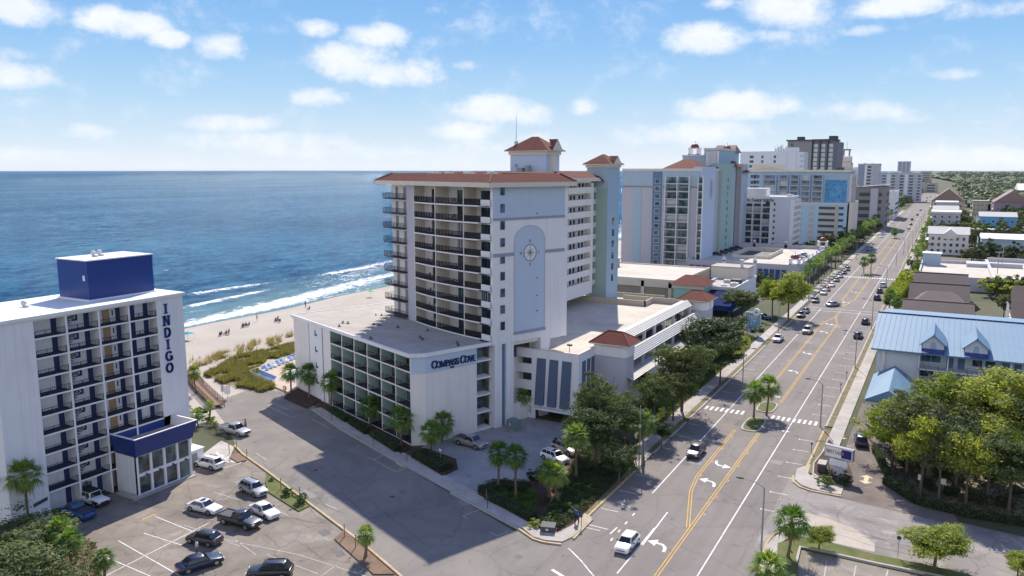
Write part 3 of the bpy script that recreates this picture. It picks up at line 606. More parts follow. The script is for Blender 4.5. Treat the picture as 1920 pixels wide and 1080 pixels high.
# yellow arrows on the brown drive
def darrow(cx, cy, both):
    mb = MB(); z = .012
    mb.quad((cx-.28, cy-.8, z), (cx+.28, cy-.8, z), (cx+.28, cy+.8, z), (cx-.28, cy+.8, z))
    if both: mb.add([(cx-.85, cy+.75, z+.001), (cx+.85, cy+.75, z+.001), (cx, cy+1.7, z+.001)], [(0, 1, 2)])
    mb.add([(cx-.85, cy-.75, z+.001), (cx, cy-1.7, z+.001), (cx+.85, cy-.75, z+.001)], [(0, 1, 2)]); struct('drive_arrow', mb, M['paint_cream'])
M['paint_cream'] = groundmat('cream_road_paint', (.6,.5,.3), (.66,.58,.4), .9, var=.2)
darrow(*G(1624, 899), True); darrow(*G(1579, 818), False)
# lot markings, read off the pavement
for a, b in (((222,1014),(345,1084)),((165,1030),(295,1086)),((190,1084),(393,980)),((270,1000),(340,1022)),((402,923),(450,938)),((470,900),(505,914)),
             ((290,968),(362,997)),((342,957),(400,975)),((500,1040),(596,1076)),((410,1010),(560,1040)),((560,1040),(690,1082)),((633,1058),(600,1082)),((525,960),(540,966)),((610,945),(632,955)),((345,985),(420,1008)),((425,1016),(450,1024)),((480,1040),(440,1012))):
    px([a, b], .12, M['wline'] if a[0] < 300 else M['pale_line'])
px([(267,974),(292,964)], .22, M['yline'])
px([(418,869),(440,846)], .14, M['wline']); 
for k in range(5): px([(403+9*k, 858+3*k), (416+7*k, 845+4*k)] if False else [(405+8*k, 848+5.0*k), (421+8*k, 868+1.5*k-2*k)], .16, M['wline'])
px([(404,848),(452,868)], .12, M['wline'], .016); px([(418,878),(452,868)], .12, M['wline'], .016); px([(404,848),(418,846)], .12, M['wline'], .016)
for a, b in (((500,760),(545,782)),((545,782),(580,775)),((505,752),(540,768)),((725,850),(700,862)),((700,862),(742,885)),((742,885),(765,875)),((900,956),(868,967)),((868,967),(878,973)),((932,1005),(953,996)),((918,998),(932,1005)),((700,862),(690,858)),((480,850),(500,862)),((586,786),(620,805))):
    px([a, b], .12, M['pale_line'])
px([(743,868),(755,876)], .25, M['yline'])
for a, b in (((1550,1050),(1545,1085)),((1605,1060),(1600,1085)),((1665,1068),(1660,1088))): px([a, b], .14, M['pale_line'])

for i, (x, y) in enumerate(((-22.1, 96), (-28.9, 118), (-18, 126), (-33, 90), (-21.5, 152), (-29, 171), (-17.5, 190), (-28.6, 141), (-75, 78), (-60, 76))):
    mb = MB(); mb.prism([(x+.33*math.cos(k*math.pi/8), y+.33*math.sin(k*math.pi/8)) for k in range(16)], .0, .019+i*.0001); struct('manhole', mb, M['dkgrey'])
rp = random.Random(77)
def tar(x, y, dx_, dy_, n, w=.045):
    pts = [(x, y)]
    for i in range(n): x += dx_+rp.uniform(-.35, .35); y += dy_+rp.uniform(-.35, .35); pts.append((x, y))
    line('tar_seal', pts, w, M['tar'], .0135+rp.uniform(0, .001))
for i in range(16): tar(rp.uniform(-34, -16), rp.uniform(80, 230), rp.uniform(-.1, .1), rp.uniform(.8, 1.4), rp.randint(5, 12))
for i in range(10): tar(rp.uniform(-33, -22), rp.uniform(80, 240), 1.2, rp.uniform(-.1, .1), rp.randint(4, 9))
for i in range(12): X_, Y_ = G(rp.uniform(300, 640), rp.uniform(900, 1070)); tar(X_, Y_, rp.uniform(-1, 1), rp.uniform(-1, 1), rp.randint(4, 9))
for i in range(8): X_, Y_ = G(rp.uniform(520, 900), rp.uniform(840, 1040)); tar(X_, Y_, -1.2, .45, rp.randint(5, 12), .05)
for i in range(8): X_, Y_ = G(rp.uniform(1520, 1880), rp.uniform(960, 1030)); tar(X_, Y_, 1.1, rp.uniform(-.3, .3), rp.randint(5, 9), .05)
for i in range(14):
    x, y = rp.uniform(-33, -17), rp.uniform(80, 240); w_, l_ = rp.uniform(.8, 1.8), rp.uniform(1.5, 5); line('asphalt_patch', [(x, y), (x, y+l_)], w_, M['patch'+str(i % 2)], .0056+i*.0002)
for i in range(8):
    X_, Y_ = G(rp.uniform(300, 900), rp.uniform(880, 1060)); line('asphalt_patch', [(X_, Y_), (X_-rp.uniform(1, 3), Y_+.7)], rp.uniform(.8, 1.6), M['patch'+str(i % 2)], .0056+i*.0002)

sheet('grove_floor', gp([(1640,842),(1668,830),(1960,850),(1990,990),(1800,962),(1700,925),(1668,895)]), .006, M['grovesoil'])
sheet('sand', [(-7, 232), (-7, 200), (40, 200), (40, 232)], .001, M['drive']); sheet('sand_lot', [(12, 560), (60, 560), (60, 640), (12, 640)], .001, M['concrete']); sheet('sand_lot', [(48, 640), (60, 640), (66, 800), (52, 800)], .0012, M['sand']); sheet('sand_lot', [(-12, 395), (60, 395), (60, 436), (-12, 436)], .001, M['drive'])
# ================================================================ lettering helpers (extruded serif capitals)
def arc(cx, cy, rx, ry, a0, a1, n=14): return [(cx+rx*math.cos(math.radians(a0+(a1-a0)*i/n)), cy+ry*math.sin(math.radians(a0+(a1-a0)*i/n))) for i in range(n+1)]
GL = {  # polylines in a unit-high box: (width, strokes, serif points)
 'I': (.34, [[(.17,0),(.17,1)]], [(.17,0),(.17,1)]),
 'N': (.86, [[(.14,0),(.14,1)],[(.14,1),(.72,0)],[(.72,0),(.72,1)]], [(.14,0),(.14,1),(.72,1)]),
 'D': (.80, [[(.14,0),(.14,1)], [(.14,1)]+arc(.34,.5,.4,.5,90,-90)+[(.14,0)]], []),
 'G': (.84, [arc(.46,.5,.38,.5,42,330), [(.80,.05),(.80,.45),(.56,.45)]], []),
 'O': (.88, [arc(.44,.5,.38,.5,0,360,22)], []),
 'C': (.80, [arc(.46,.5,.38,.5,45,315,18), [(.76,.78),(.76,.98)]], []),
 'M': (1.05, [[(.14,0),(.14,1)],[(.14,1),(.52,.1)],[(.52,.1),(.9,1)],[(.9,1),(.9,0)]], [(.14,0),(.9,0)]),
 'P': (.68, [[(.14,0),(.14,1)], [(.14,1)]+arc(.36,.74,.26,.26,90,-90,10)+[(.14,.48)]], [(.14,0)]),
 'A': (.84, [[(.08,0),(.42,1)],[(.42,1),(.78,0)],[(.2,.34),(.64,.34)]], [(.08,0),(.78,0)]),
 'S': (.64, [arc(.32,.74,.24,.25,20,270,12)+arc(.32,.25,.25,.25,90,-160,12)], []),
 'V': (.8, [[(.08,1),(.4,0)],[(.4,0),(.74,1)]], [(.08,1),(.74,1)]),
 'E': (.66, [[(.14,0),(.14,1)],[(.14,1),(.58,1)],[(.14,.5),(.48,.5)],[(.14,0),(.6,0)]], []),
 'B': (.7, [[(.14,0),(.14,1)], [(.14,1)]+arc(.36,.76,.22,.24,90,-90,8)+[(.14,.52)]+arc(.38,.26,.26,.26,90,-90,8)+[(.14,0)]], []),
 'R': (.74, [[(.14,0),(.14,1)], [(.14,1)]+arc(.36,.75,.24,.25,90,-90,8)+[(.14,.5)], [(.36,.5),(.66,0)]], [(.14,0),(.66,0)]),
 'T': (.72, [[(.36,0),(.36,1)],[(.04,1),(.68,1)]], [(.36,0)]),
 'W': (1.05, [[(.06,1),(.3,0)],[(.3,0),(.52,.8)],[(.52,.8),(.74,0)],[(.74,0),(.98,1)]], []),
 'H': (.8, [[(.14,0),(.14,1)],[(.66,0),(.66,1)],[(.14,.5),(.66,.5)]], []), 'U': (.8, [[(.14,1),(.14,.3)]+arc(.4,.3,.26,.3,180,360,10)+[(.66,1)]], []),
}
def glyph(mb, ch, ox, oz, h, th, dep, y0=0.0, serif=True):
    w, strokes, ser = GL[ch]
    def bar(a, b, t):
        dx_, dz_ = b[0]-a[0], b[1]-a[1]; l = math.hypot(dx_, dz_) or 1; nx, nz = -dz_/l*t/2, dx_/l*t/2
        e = t*.16; a = (a[0]-dx_/l*e, a[1]-dz_/l*e); b = (b[0]+dx_/l*e, b[1]+dz_/l*e)
        q = [(a[0]+nx, a[1]+nz), (a[0]-nx, a[1]-nz), (b[0]-nx, b[1]-nz), (b[0]+nx, b[1]+nz)]
        mb.wallprism(q, 'y', y0, y0-dep)
    k = 0
    for st in strokes:
        for i in range(len(st)-1):
            a = (ox+st[i][0]*h, oz+st[i][1]*h); b = (ox+st[i+1][0]*h, oz+st[i+1][1]*h)
            diag = abs(a[0]-b[0]) > .3*h and abs(a[1]-b[1]) > .3*h
            bar(a, b, th*(1.0 if diag or abs(a[1]-b[1]) > abs(a[0]-b[0])*.6 else .62))
    if serif:
        for (sx_, sz_) in ser:
            bar((ox+sx_*h-th*.95, oz+sz_*h), (ox+sx_*h+th*.95, oz+sz_*h), th*.42)
    return w*h
def word(name, text, h, th, dep, mat, parent, loc, rz, caps=1.0, gap=.04):
    x = 0; out = []
    for i, ch in enumerate(text):
        if ch == ' ': x += h*.22; continue
        hh = h if (i == 0 or text[i-1] == ' ') else h*caps
        mb = MB(); w = glyph(mb, ch, x, 0, hh, th*(1 if hh == h else .88), dep); x += w+gap*h
        obj(name, mb, mat, parent, loc, rz)
    return x
# ---------------------------------------------------------------- generic facade pieces
def rail_mesh(w, h=1.0, gap=.24, post=1.2, dep=.04, t=.025):
    mb = MB(); mb.box(0, -dep/2, h-.05, w, dep/2, h); mb.box(0, -dep/2, .08, w, dep/2, .12)
    n = max(2, int(w/gap))
    for i in range(n+1): mb.box(i*w/n-t/2, -t/2, .1, i*w/n+t/2, t/2, h-.04)
    for i in range(int(w/post)+1):
        x = min(w-.03, i*w/max(1, int(w/post))); mb.box(x-.03, -.03, 0, x+.03, .03, h+.01)
    return mb
def win_meshes(w, h, t=.07, dep=.06, mull=1, matf='ltgrey', matg='glass', nm='window'):
    f = MB(); f.box(-t, -dep, -t, w+t, 0, 0); f.box(-t, -dep, h, w+t, 0, h+t); f.box(-t, -dep, 0, 0, 0, h); f.box(w, -dep, 0, w+t, 0, h)
    for i in range(1, mull+1): f.box(w*i/(mull+1)-.03, -dep*.8, 0, w*i/(mull+1)+.03, 0, h)
    g = MB(); g.box(0, -dep*.4, 0, w, -.002, h)
    return f.mesh(nm, M[matf]), g.mesh('pane', M[matg])
def put_win(ms, parent, loc, rz=0, world=False, nm='window'):
    f = obj(nm, ms[0], parent=parent, loc=loc, rz=rz, world=world); g = bpy.data.objects.new('pane', ms[1]); COL.objects.link(g); g.parent = f
    return f
def simple_car(): pass
# ================================================================ INDIGO hotel (road-parallel facade at X=-93, storeys 2.39 m)
IX = -93.0; FL = 2.386; YB = (51.15, 55.05, 59.25, 63.45, 67.6)
ind = thing('hotel', 'white eight storey hotel with indigo penthouse and a vertical row of letters', 'hotel', (IX, 46.6, 0))
def iw(x, y, z): return (x-IX, y-46.6, z)
def ipart(name, mb, mat, smooth=False): return obj(name, mb, mat, ind, (-IX*1.0, -46.6, 0), smooth=smooth)
# note: parts are written in world metres and shifted into the hotel's frame
mb = MB(); XR = IX-1.75       # recessed back wall of the galleries
mb.box(-106, 46.6, 0, XR, 71.8, 24.55); mb.box(XR, 46.6, 0, IX, YB[0], 24.55); mb.box(XR, YB[4], 0, IX, 71.8, 24.55)
mb.box(XR, YB[0], 24.3, IX, YB[4], 24.55)
ipart('wall', mb, M['white'])
mb = MB(); mb.box(-106.3, 46.3, 24.55, IX+.3, 72.1, 24.95); ipart('roof', mb, M['roofwhite'])
mb = MB()
for k in range(1, 10):
    z = 22.1-(k-1)*FL
    if z > 1: mb.box(XR, YB[0], z-.1, IX+.02, YB[4], z+.1)
ipart('floor_slab', mb, M['white'])
mb = MB()
for k in range(1, 10):
    z = 22.1-(k-1)*FL
    if z > 1: mb.box(XR, YB[0], z+.1, IX-.06, YB[4], z+.14)
ipart('gallery_carpet', mb, M['slabdark'])
mb = MB()
for y in YB[1:4]: mb.box(XR, y-.12, 0, IX+.06, y+.12, 24.3)
ipart('dividing_fin', mb, M['white'])
rm = {}
for b in range(4):
    w = YB[b+1]-YB[b]-.24; m_ = rail_mesh(w, .82).mesh('railing', M['black']); rm[b] = (m_, w)
doorm = MB().box(0, 0, 0, .05, .85, 1.95).mesh('door', M['dkblue'])
woodm = MB().box(0, 0, 0, .05, 1.0, 2.0).mesh('door', M['doorwood'])
darkm = MB().box(0, 0, 0, .05, .7, 2.12).mesh('door', M['dkblue'])
artm = MB().box(0, 0, 0, .05, .75, .95)
ZF = [.06]+[22.1-(k-1)*FL+.14 for k in range(9, 0, -1) if 22.1-(k-1)*FL > 1]
for fi, z in enumerate(ZF):
    for b in range(4):
        if z > 1 and not (z < 6.5 and b >= 2):
            obj('railing', rm[b][0], parent=ind, loc=iw(IX-.05, YB[b]+.12, z), rz=math.pi/2)
        y0 = YB[b]
        if b == 0: obj('door', darkm, parent=ind, loc=iw(XR, y0+3.0, z)); obj('door', darkm, parent=ind, loc=iw(XR, y0+.05, z))
        if b == 1:
            obj('door', darkm, parent=ind, loc=iw(XR, y0+3.3, z)); pnl = MB().box(0, 0, 0, .04, 1.5, 2.1)
            q = obj('stair_sign', MB().box(0, 0, 0, .04, .75, .9), M['dkblue'], ind, iw(XR+.02, y0+1.75, z+.95))
            obj('emblem', MB().box(0, 0, 0, .02, .12, .3), M['white'], q, (.04, .3, .3))
            mb = MB()
            for s in range(8): mb.box(.1, .1+.19*s, .05+.27*s, 1.0, .32+.19*s, .2+.27*s)
            mb.wallprism([(.1,.1),(.3,.1),(1.75,2.2),(1.55,2.2)], 'x', .1, .2); obj('stair_flight', mb, M['grey'], ind, iw(XR, y0+.15, z))
        if b == 2: obj('door', woodm, parent=ind, loc=iw(XR, y0+1.6, z)); obj('door', darkm, parent=ind, loc=iw(XR, y0+3.45, z)); obj('notice', MB().box(0, 0, 0, .03, .16, .7), M['dkblue'], ind, iw(XR+.02, y0+2.95, z+.8))
        if b == 3: obj('door', darkm, parent=ind, loc=iw(XR, y0+1.3, z)); obj('door', darkm, parent=ind, loc=iw(XR, y0+3.3, z))
for k in range(7):
    for b in (1, 2, 3):
        pass
LTH = 23.75
for i, ch in enumerate('INDIGO'):
    mb = MB(); h = 1.22; w = GL[ch][0]*h; zc_ = 23.05-i*1.675
    glyph(mb, ch, -w/2, -h/2, h, .30, .14)
    obj('letter', mb, M['indigo'], ind, iw(IX+.02, 68.95, zc_), math.pi/2)
# penthouse
mb = MB(); mb.prism([(-96.9, 60.7), (-96.9, 70.3), (-103.4, 70.3), (-103.4, 60.7)], 24.95, 30.2); ipart('penthouse', mb, M['indigo'])
mb = MB(); mb.box(-103.6, 60.5, 24.95, -96.7, 70.5, 25.15); ipart('penthouse_kerb', mb, M['white'])
mb = MB(); mb.box(-103.5, 60.6, 30.2, -96.8, 70.4, 30.34); ipart('penthouse_roof', mb, M['roofwhite'])
mb = MB(); mb.box(-97.9, 60.64, 27.6, -97.5, 60.69, 28.3); ipart('vent_grille', mb, M['white'])
for (x, y, z) in ((-100.5, 64, 30.34), (-101, 65.2, 30.34), (-100.2, 54.2, 24.95), (-99.3, 71.0, 24.95)):
    mb = MB(); mb.tube((x, y, z), (x, y, z+.35), .2); mb.sphere((x, y, z+.5), .36, n=10, m=5); mb.box(x+.4, y-.2, z, x+.8, y+.2, z+.25); ipart('roof_vent', mb, M['ltgrey'], True)
# small windows and awning on the south end wall
mb = MB()
for z in (4.3, 8.9, 11.3, 13.7): mb.box(-96.6, 46.52, z, -95.8, 46.6, z+1.3); mb.box(-100.6, 46.52, z, -99.8, 46.6, z+1.3)
ipart('window', mb, M['glass'])
mb = MB(); mb.box(-97.5, 45.2, 5.9, -94.6, 46.55, 6.5); ipart('awning', mb, M['dkblue'])
mb = MB(); mb.wallprism([(49.2,1.9),(50.9,2.2),(50.9,2.65),(49.2,2.35)], 'x', IX+.01, IX+.05); ipart('wall_sign', mb, M['dkgrey'])
# annexe: glazed lobby with indigo parapet
X0, X1, Y0, Y1 = IX, -88.75, 60.0, 68.35
AX0, AX1, AY0, AY1 = IX, -86.2, 58.9, 68.9
mb = MB(); mb.box(X0, Y0, 0, X1, Y0+.25, 5.6); mb.box(X0, Y1-.25, 0, X1, Y1, 5.6)
mb.box(X0, Y0, 5.3, X1, Y1, 5.6); mb.box(X1-.35, Y0, 2.55, X1, Y1, 2.95); mb.box(X1-.3, Y0, 0, X1, Y1, .2)
for i in range(5): 
    y = Y0+(Y1-Y0-.3)*i/4; mb.box(X1-.35, y, 0, X1+.03, y+.3, 5.3)
ipart('annexe_wall', mb, M['white'])
mb = MB(); mb.box(X1-.3, Y0+.3, .2, X1-.22, Y1-.3, 2.55); mb.box(X1-.3, Y0+.3, 2.95, X1-.22, Y1-.3, 5.3); ipart('annexe_glazing', mb, M['glass'])
mb = MB()
for i in range(4):
    for z in (3.6, 4.6): mb.box(X1-.25, Y0+.3+2.04*i, z, X1-.15, Y0+2.04*i+2.0, z+.06)
ipart('glazing_bar', mb, M['wood'])
mb = MB()
a = [(AX0, AY0), (AX1, AY0), (AX1, AY1), (AX0, AY1)]; t = .22; B0, B1 = 5.45, 7.9
# splayed fascia: narrower foot, wider top
def splay(mb, foot, top, z0, z1, mi=0):
    n = len(foot); mb.add([(*p, z0) for p in foot]+[(*p, z1) for p in top], [(i, (i+1)%n, n+(i+1)%n, n+i) for i in range(n)], mi)
foot = [(X0, Y0-.15), (X1+.25, Y0-.15), (X1+.25, Y1+.15), (X0, Y1+.15)]; top = [(X0, Y0-.6), (X1+.9, Y0-.6), (X1+.9, Y1+.6), (X0, Y1+.6)]
inn = [(X0, Y0-.35), (X1+.65, Y0-.35), (X1+.65, Y1+.35), (X0, Y1+.35)]
splay(mb, foot, top, B0, B1); ipart('indigo_fascia', mb, M['indigo'])
fin = [(X0, Y0), (X1+.02, Y0), (X1+.02, Y1), (X0, Y1)]; mb = MB(); splay(mb, fin[::-1], inn[::-1], B0+.3, B1); mb.f = mb.f[:3]; mb.m = mb.m[:3]; ipart('parapet_inner', mb, M['white'])
mb = MB()
for i in range(3): 
    p, q, r_, s_ = top[i], top[i+1], inn[i+1], inn[i]; mb.add([(*p, B1+.02), (*q, B1+.02), (*r_, B1+.02), (*s_, B1+.02), (*p, B1+.1), (*q, B1+.1), (*r_, B1+.1), (*s_, B1+.1)], [(0,3,2,1),(4,5,6,7),(0,1,5,4),(1,2,6,5),(2,3,7,6),(3,0,4,7)])
ipart('coping', mb, M['white'])
mb = MB(); mb.prism([(X0+.01, Y0-.15), (X1+.2, Y0-.15), (X1+.2, Y1+.15), (X0+.01, Y1+.15)], 5.62, 6.6); ipart('annexe_roof', mb, M['roofgrey'])
mb = MB()
for i in range(4): mb.box(X1+.03, Y0+1.2+2.0*i, 2.62, X1+.22, Y0+1.45+2.0*i, 2.74)
ipart('downlight', mb, M['black'])
mb = MB(); mb.box(X0+1, Y0-1.0, 0, X1, Y0, .25); mb.box(X1, Y0-1.0, 0, X1+.7, Y1, .12); ipart('planter_kerb', mb, M['curb'])
# low white outbuilding beside the lobby
t_ = thing('shed', 'small white outbuilding beside the glazed hotel lobby', 'shed', (-92.5, 70.6, 0))
mb = MB(); mb.box(-1.5, -1.2, 0, 1.4, 1.6, 2.3); obj('wall', mb, M['white'], t_); mb = MB(); mb.box(-1.65, -1.35, 2.3, 1.55, 1.75, 2.45); obj('roof', mb, M['roofwhite'], t_)
mb = MB(); mb.box(1.4, -.4, 0, 1.46, .5, 1.9); obj('door', mb, M['grey'], t_)
# ================================================================ COMPASS COVE: oblique frame, origin at the tower corner, +x toward the road, +y away
RZ = math.atan2(-.3665, .9304); TX, TY = -62.0, 105.9
cc = thing('hotel_tower', 'thirteen storey beachfront hotel tower with red tiled eaves and a compass rose on its wall', 'hotel', (TX, TY, 0), RZ)
def P(name, mb, mat, smooth=False): return obj(name, mb, mat, cc, smooth=smooth)
FS = 2.716; Z0 = 14.6; Z1 = 39.2
mb = MB()                       # core
mb.box(-31.0, 1.6, 13.2, -.6, 15.0, 39.4); mb.box(-31.0, 1.6, 0, -3.2, 15.0, 13.2)
mb.box(-25.4, -.35, 14.3, -22.6, 1.6, 39.3); mb.box(-31.6, .25, 14.3, -25.4, 1.6, 39.4)
P('wall', mb, M['whitewarm'])
mb = MB()                       # compass wall and its legs
mb.box(-.6, -.35, 13.9, 0, 3.95, 39.3); mb.box(-.6, 3.95, 13.9, 0, 9.9, 39.3); mb.box(-.6, 9.9, 13.9, 0, 15.25, 39.3)
mb.box(-3.0, 15.25, 13.4, 0, 15.9, 39.3); mb.box(-.6, 9.9, 13.45, 0, 15.25, 13.9)
mb.box(-1.6, .0, 0, .02, 1.45, 13.9); mb.box(-1.6, 2.4, 0, .02, 3.95, 13.9); mb.box(-1.8, 9.9, 0, 0.0, 11.8, 13.45)
mb.box(-3.2, 3.95, 0, -.9, 9.9, 3.0)
P('compass_wall', mb, M['whitebrick'])
mb = MB(); mb.box(-.9, 1.45, 0, -.45, 2.4, 13.9); P('stair_glazing', mb, M['blue3'])
mb = MB(); mb.box(-6, 3.95, 10.4, -3, 9.9, 13.8); P('opening_shade', mb, M['dkgrey'])  # solid dark block paints the shade inside the opening
mb = MB(); mb.box(0, -.3, 34.3, .05, 15.2, 39.25); P('blue_panel', mb, M['paleblue'])
mb = MB(); mb.wallprism([(4.1,15.6),(10.6,15.6),(10.6,30.4)]+[(7.35+3.25*math.cos(math.radians(a)), 30.4+2.5*math.sin(math.radians(a))) for a in range(10, 171, 10)]+[(4.1,30.4)], 'x', 0, .06); P('arched_panel', mb, M['paleblue'])
mb = MB(); pts = [(7.35+3.37*math.cos(math.radians(a)), 30.4+2.62*math.sin(math.radians(a))) for a in range(0, 181, 10)]
for i in range(len(pts)-1): mb.wallprism([pts[i], pts[i+1], (7.35+(pts[i+1][0]-7.35)*.965, 30.4+(pts[i+1][1]-30.4)*.965), (7.35+(pts[i][0]-7.35)*.965, 30.4+(pts[i][1]-30.4)*.965)], 'x', .06, .1)
mb.box(.0, 3.98, 15.6, .1, 4.1, 30.4); mb.box(.0, 10.6, 15.6, .1, 10.72, 30.4)
P('arch_trim', mb, M['lilac'])
for q_ in ((0, 3.9, 15.1, .14, 10.85, 15.6), (0, -.3, 28.2, .08, 3.95, 28.75), (0, 10.75, 28.2, .08, 15.2, 28.75), (0.05, -.3, 34.0, .12, 15.2, 34.4)): P('string_course', MB().box(*q_), M['bandgrey'])
# compass rose
CY, CZ, R0 = 7.38, 28.5, 1.42
mb = MB(); n = 32
mb.wallprism([(CY+R0*math.cos(2*math.pi*i/n), CZ+R0*math.sin(2*math.pi*i/n)) for i in range(n)], 'x', .06, .1); rose = P('compass_disc', mb, M['white'])
mb = MB()
for i in range(n):
    a, b = 2*math.pi*i/n, 2*math.pi*(i+1)/n
    mb.wallprism([(CY+r*math.cos(t), CZ+r*math.sin(t)) for r, t in ((R0, a), (R0, b), (R0-.16, b), (R0-.16, a))], 'x', .06, .16)
for k in range(8):
    a = math.pi*k/4; l = R0-.15 if k % 2 == 0 else R0*.72; w = .14 if k % 2 == 0 else .10
    mb.wallprism([(CY+w*math.cos(a+math.pi/2), CZ+w*math.sin(a+math.pi/2)), (CY-w*math.cos(a+math.pi/2), CZ-w*math.sin(a+math.pi/2)), (CY+l*math.cos(a), CZ+l*math.sin(a))], 'x', .1, .15)
obj('compass_ring', mb, M['grey'], rose)
for ch, y, z in (('N', CY, CZ+1.75), ('S', CY, CZ-2.15), ('W', CY-1.95, CZ-.2), ('E', CY+1.95, CZ-.2)):
    mb = MB(); w = GL[ch][0]*.42; glyph(mb, ch, -w/2, 0, .42, .09, .05, serif=False); obj('compass_letter', mb, M['grey'], rose, (.06, y, z), math.pi/2)
wm = win_meshes(.84, 1.3, .05, .05, 0, 'taupe', 'glassb')
for k in range(9): put_win(wm, cc, (.05, 1.18, 38.0-FS*k), math.pi/2)
for z in (21.2, 18.6, 24.2, 34.9): 
    mb = MB(); mb.sphere((.12, 8.9, z), .1, .16, .1, n=8, m=4); P('wall_lamp', mb, M['dkgrey'])
# galleries on the street face: slabs bow outward, dark balustrades, cream fins
def bow(x): return .95*(1-((x+12.6)/11.5)**2) if -24 < x < -1 else 0
bays = [(-22.6, -14.93), (-14.93, -6.9), (-6.9, -2.6)]
def arcpts(x0, x1, n, off=0): return [(x0+(x1-x0)*i/n, -.35-bow(x0+(x1-x0)*i/n)*.9-off) for i in range(n+1)]
for (x0, x1) in bays:
    pts = arcpts(x0+.1, x1-.1, 8)
    sm = MB(); sm.prism(pts+[(x1-.1, 1.6), (x0+.1, 1.6)], -.22, 0)
    sm = sm.mesh('balcony_slab', M['white'])
    cm = MB(); cm.prism([(p[0], p[1]+.05) for p in pts]+[(x1-.1, 1.6), (x0+.1, 1.6)], .004, .03); cm = cm.mesh('balcony_carpet', M['slabdark'])
    rb = MB()
    for i in range(8):
        a, b = pts[i], pts[i+1]
        rb.add([(a[0], a[1], .98), (b[0], b[1], .98), (b[0], b[1]+.06, .98), (a[0], a[1]+.06, .98), (a[0], a[1], 1.06), (b[0], b[1], 1.06), (b[0], b[1]+.06, 1.06), (a[0], a[1]+.06, 1.06)], [(0,3,2,1),(4,5,6,7),(0,1,5,4),(1,2,6,5),(2,3,7,6),(3,0,4,7)])
        for j in range(5):
            u = j/5.0; x = a[0]+(b[0]-a[0])*u; y = a[1]+(b[1]-a[1])*u; rb.box(x-.022, y, .02, x+.022, y+.05, .98)
        rb.box(a[0]-.04, a[1]-.01, 0, a[0]+.04, a[1]+.07, 1.0)
    rb = rb.mesh('railing', M['black'])
    w = x1-x0
    gd = MB(); gd.box(x0+w*.36, 1.52, .05, x0+w*.62 if w > 5 else x0+w*.9, 1.585, 2.25)
    if w > 5: gd.box(x0+w*.67, 1.52, .05, x0+w*.95, 1.585, 2.25)
    gd = gd.mesh('glass_door', M['glass'])
    gd2 = MB(); gd2.box(x0+w*.36, 1.46, 0, x0+w*.36+.06, 1.52, 2.3); gd2.box(x0+w*.49, 1.46, 0, x0+w*.49+.06, 1.52, 2.3); gd2.box(x0+w*.62, 1.46, 0, x0+w*.62+.06, 1.52, 2.3); gd2.box(x0+w*.84, 1.46, .0, x1-.15, 1.58, 2.3)
    for q in range(5): gd2.box(x0+w*(.42+.12*q), 1.45, .05, x0+w*(.42+.12*q)+.07, 1.53, 2.25)
    gd2 = gd2.mesh('door_frame', M['slabdark'])
    chm = MB()
    for cx in ((x0+x1)/2-.9, (x0+x1)/2+.8):
        chm.box(cx-.25, .3, .42, cx+.25, .8, .47); chm.box(cx-.25, .76, .42, cx+.25, .8, .95)
        for lx in (-.22, .22):
            for ly in (.32, .76): chm.box(cx+lx-.02, ly, .03, cx+lx+.02, ly+.04, .42)
    chm = chm.mesh('chair', M['grey'])
    for k in range(9):
        z = Z0+FS*k; s_ = obj('balcony_slab', sm, parent=cc, loc=(0, 0, z)); obj('balcony_carpet', cm, parent=s_)
        obj('railing', rb, parent=cc, loc=(0, 0, z)); d_ = obj('door_frame', gd2, parent=cc, loc=(0, 0, z)); g_ = obj('glass_door', gd, parent=d_); g_.material_slots[0].link = 'OBJECT'; g_.material_slots[0].material = M[random.choice(('glass', 'glassg', 'glass', 'palewin', 'glassb'))]
mb = MB()
for x in (-22.6, -14.93, -6.9): mb.box(x-.1, -.4-bow(x)*.9, Z0-.2, x+.1, 1.6, 39.3)
P('balcony_fin', mb, M['cream'])
# corner balconies with solid white parapet
pm_ = MB().box(-2.6, -.75, -.22, -.35, -.55, .95).box(-2.6, -.55, -.22, -.35, 1.6, 0).mesh('corner_parapet', M['white'])
pl_ = MB().box(-.4, -1.3, -.05, -.35, 1.6, .02).box(-2.6, -1.3, -.08, -.3, -.75, -.02).mesh('corner_ledge', M['slabdark'])
pw_ = MB().box(-2.4, 1.5, .05, -.7, 1.59, 2.3).mesh('corner_window', M['glassg'])
for k in range(9):
    o_ = obj('corner_parapet', pm_, parent=cc, loc=(0, 0, Z0+FS*k)); obj('corner_ledge', pl_, parent=o_); obj('corner_window', pw_, parent=o_)
mb = MB(); mb.box(-25.42, -.42, 14.3, -22.58, -.35, 39.3); P('pilaster_face', mb, M['lilac'])
# small side balconies towards the ocean
sm = MB(); sm.box(-32.6, -1.1, -.18, -25.4, .25, 0); sm = sm.mesh('side_balcony_slab', M['slabdark'])
rb = rail_mesh(7.2, .95).mesh('side_railing', M['black']); rb2 = rail_mesh(2.6, .95).mesh('side_railing', M['black'])
dm = MB(); 
for x in (-30.1, -27.3): dm.box(x, .17, .05, x+.85, .24, 2.1)
dm = dm.mesh('side_door', M['taupe'])
for k in range(9):
    z = Z0+FS*k+.45; s_ = obj('side_balcony', sm, parent=cc, loc=(0, 0, z)); obj('railing', rb, parent=s_, loc=(-32.6, -1.08, 0)); obj('railing', rb2, parent=s_, loc=(-32.58, -1.1, 0), rz=math.pi/2); obj('door', dm, parent=s_)
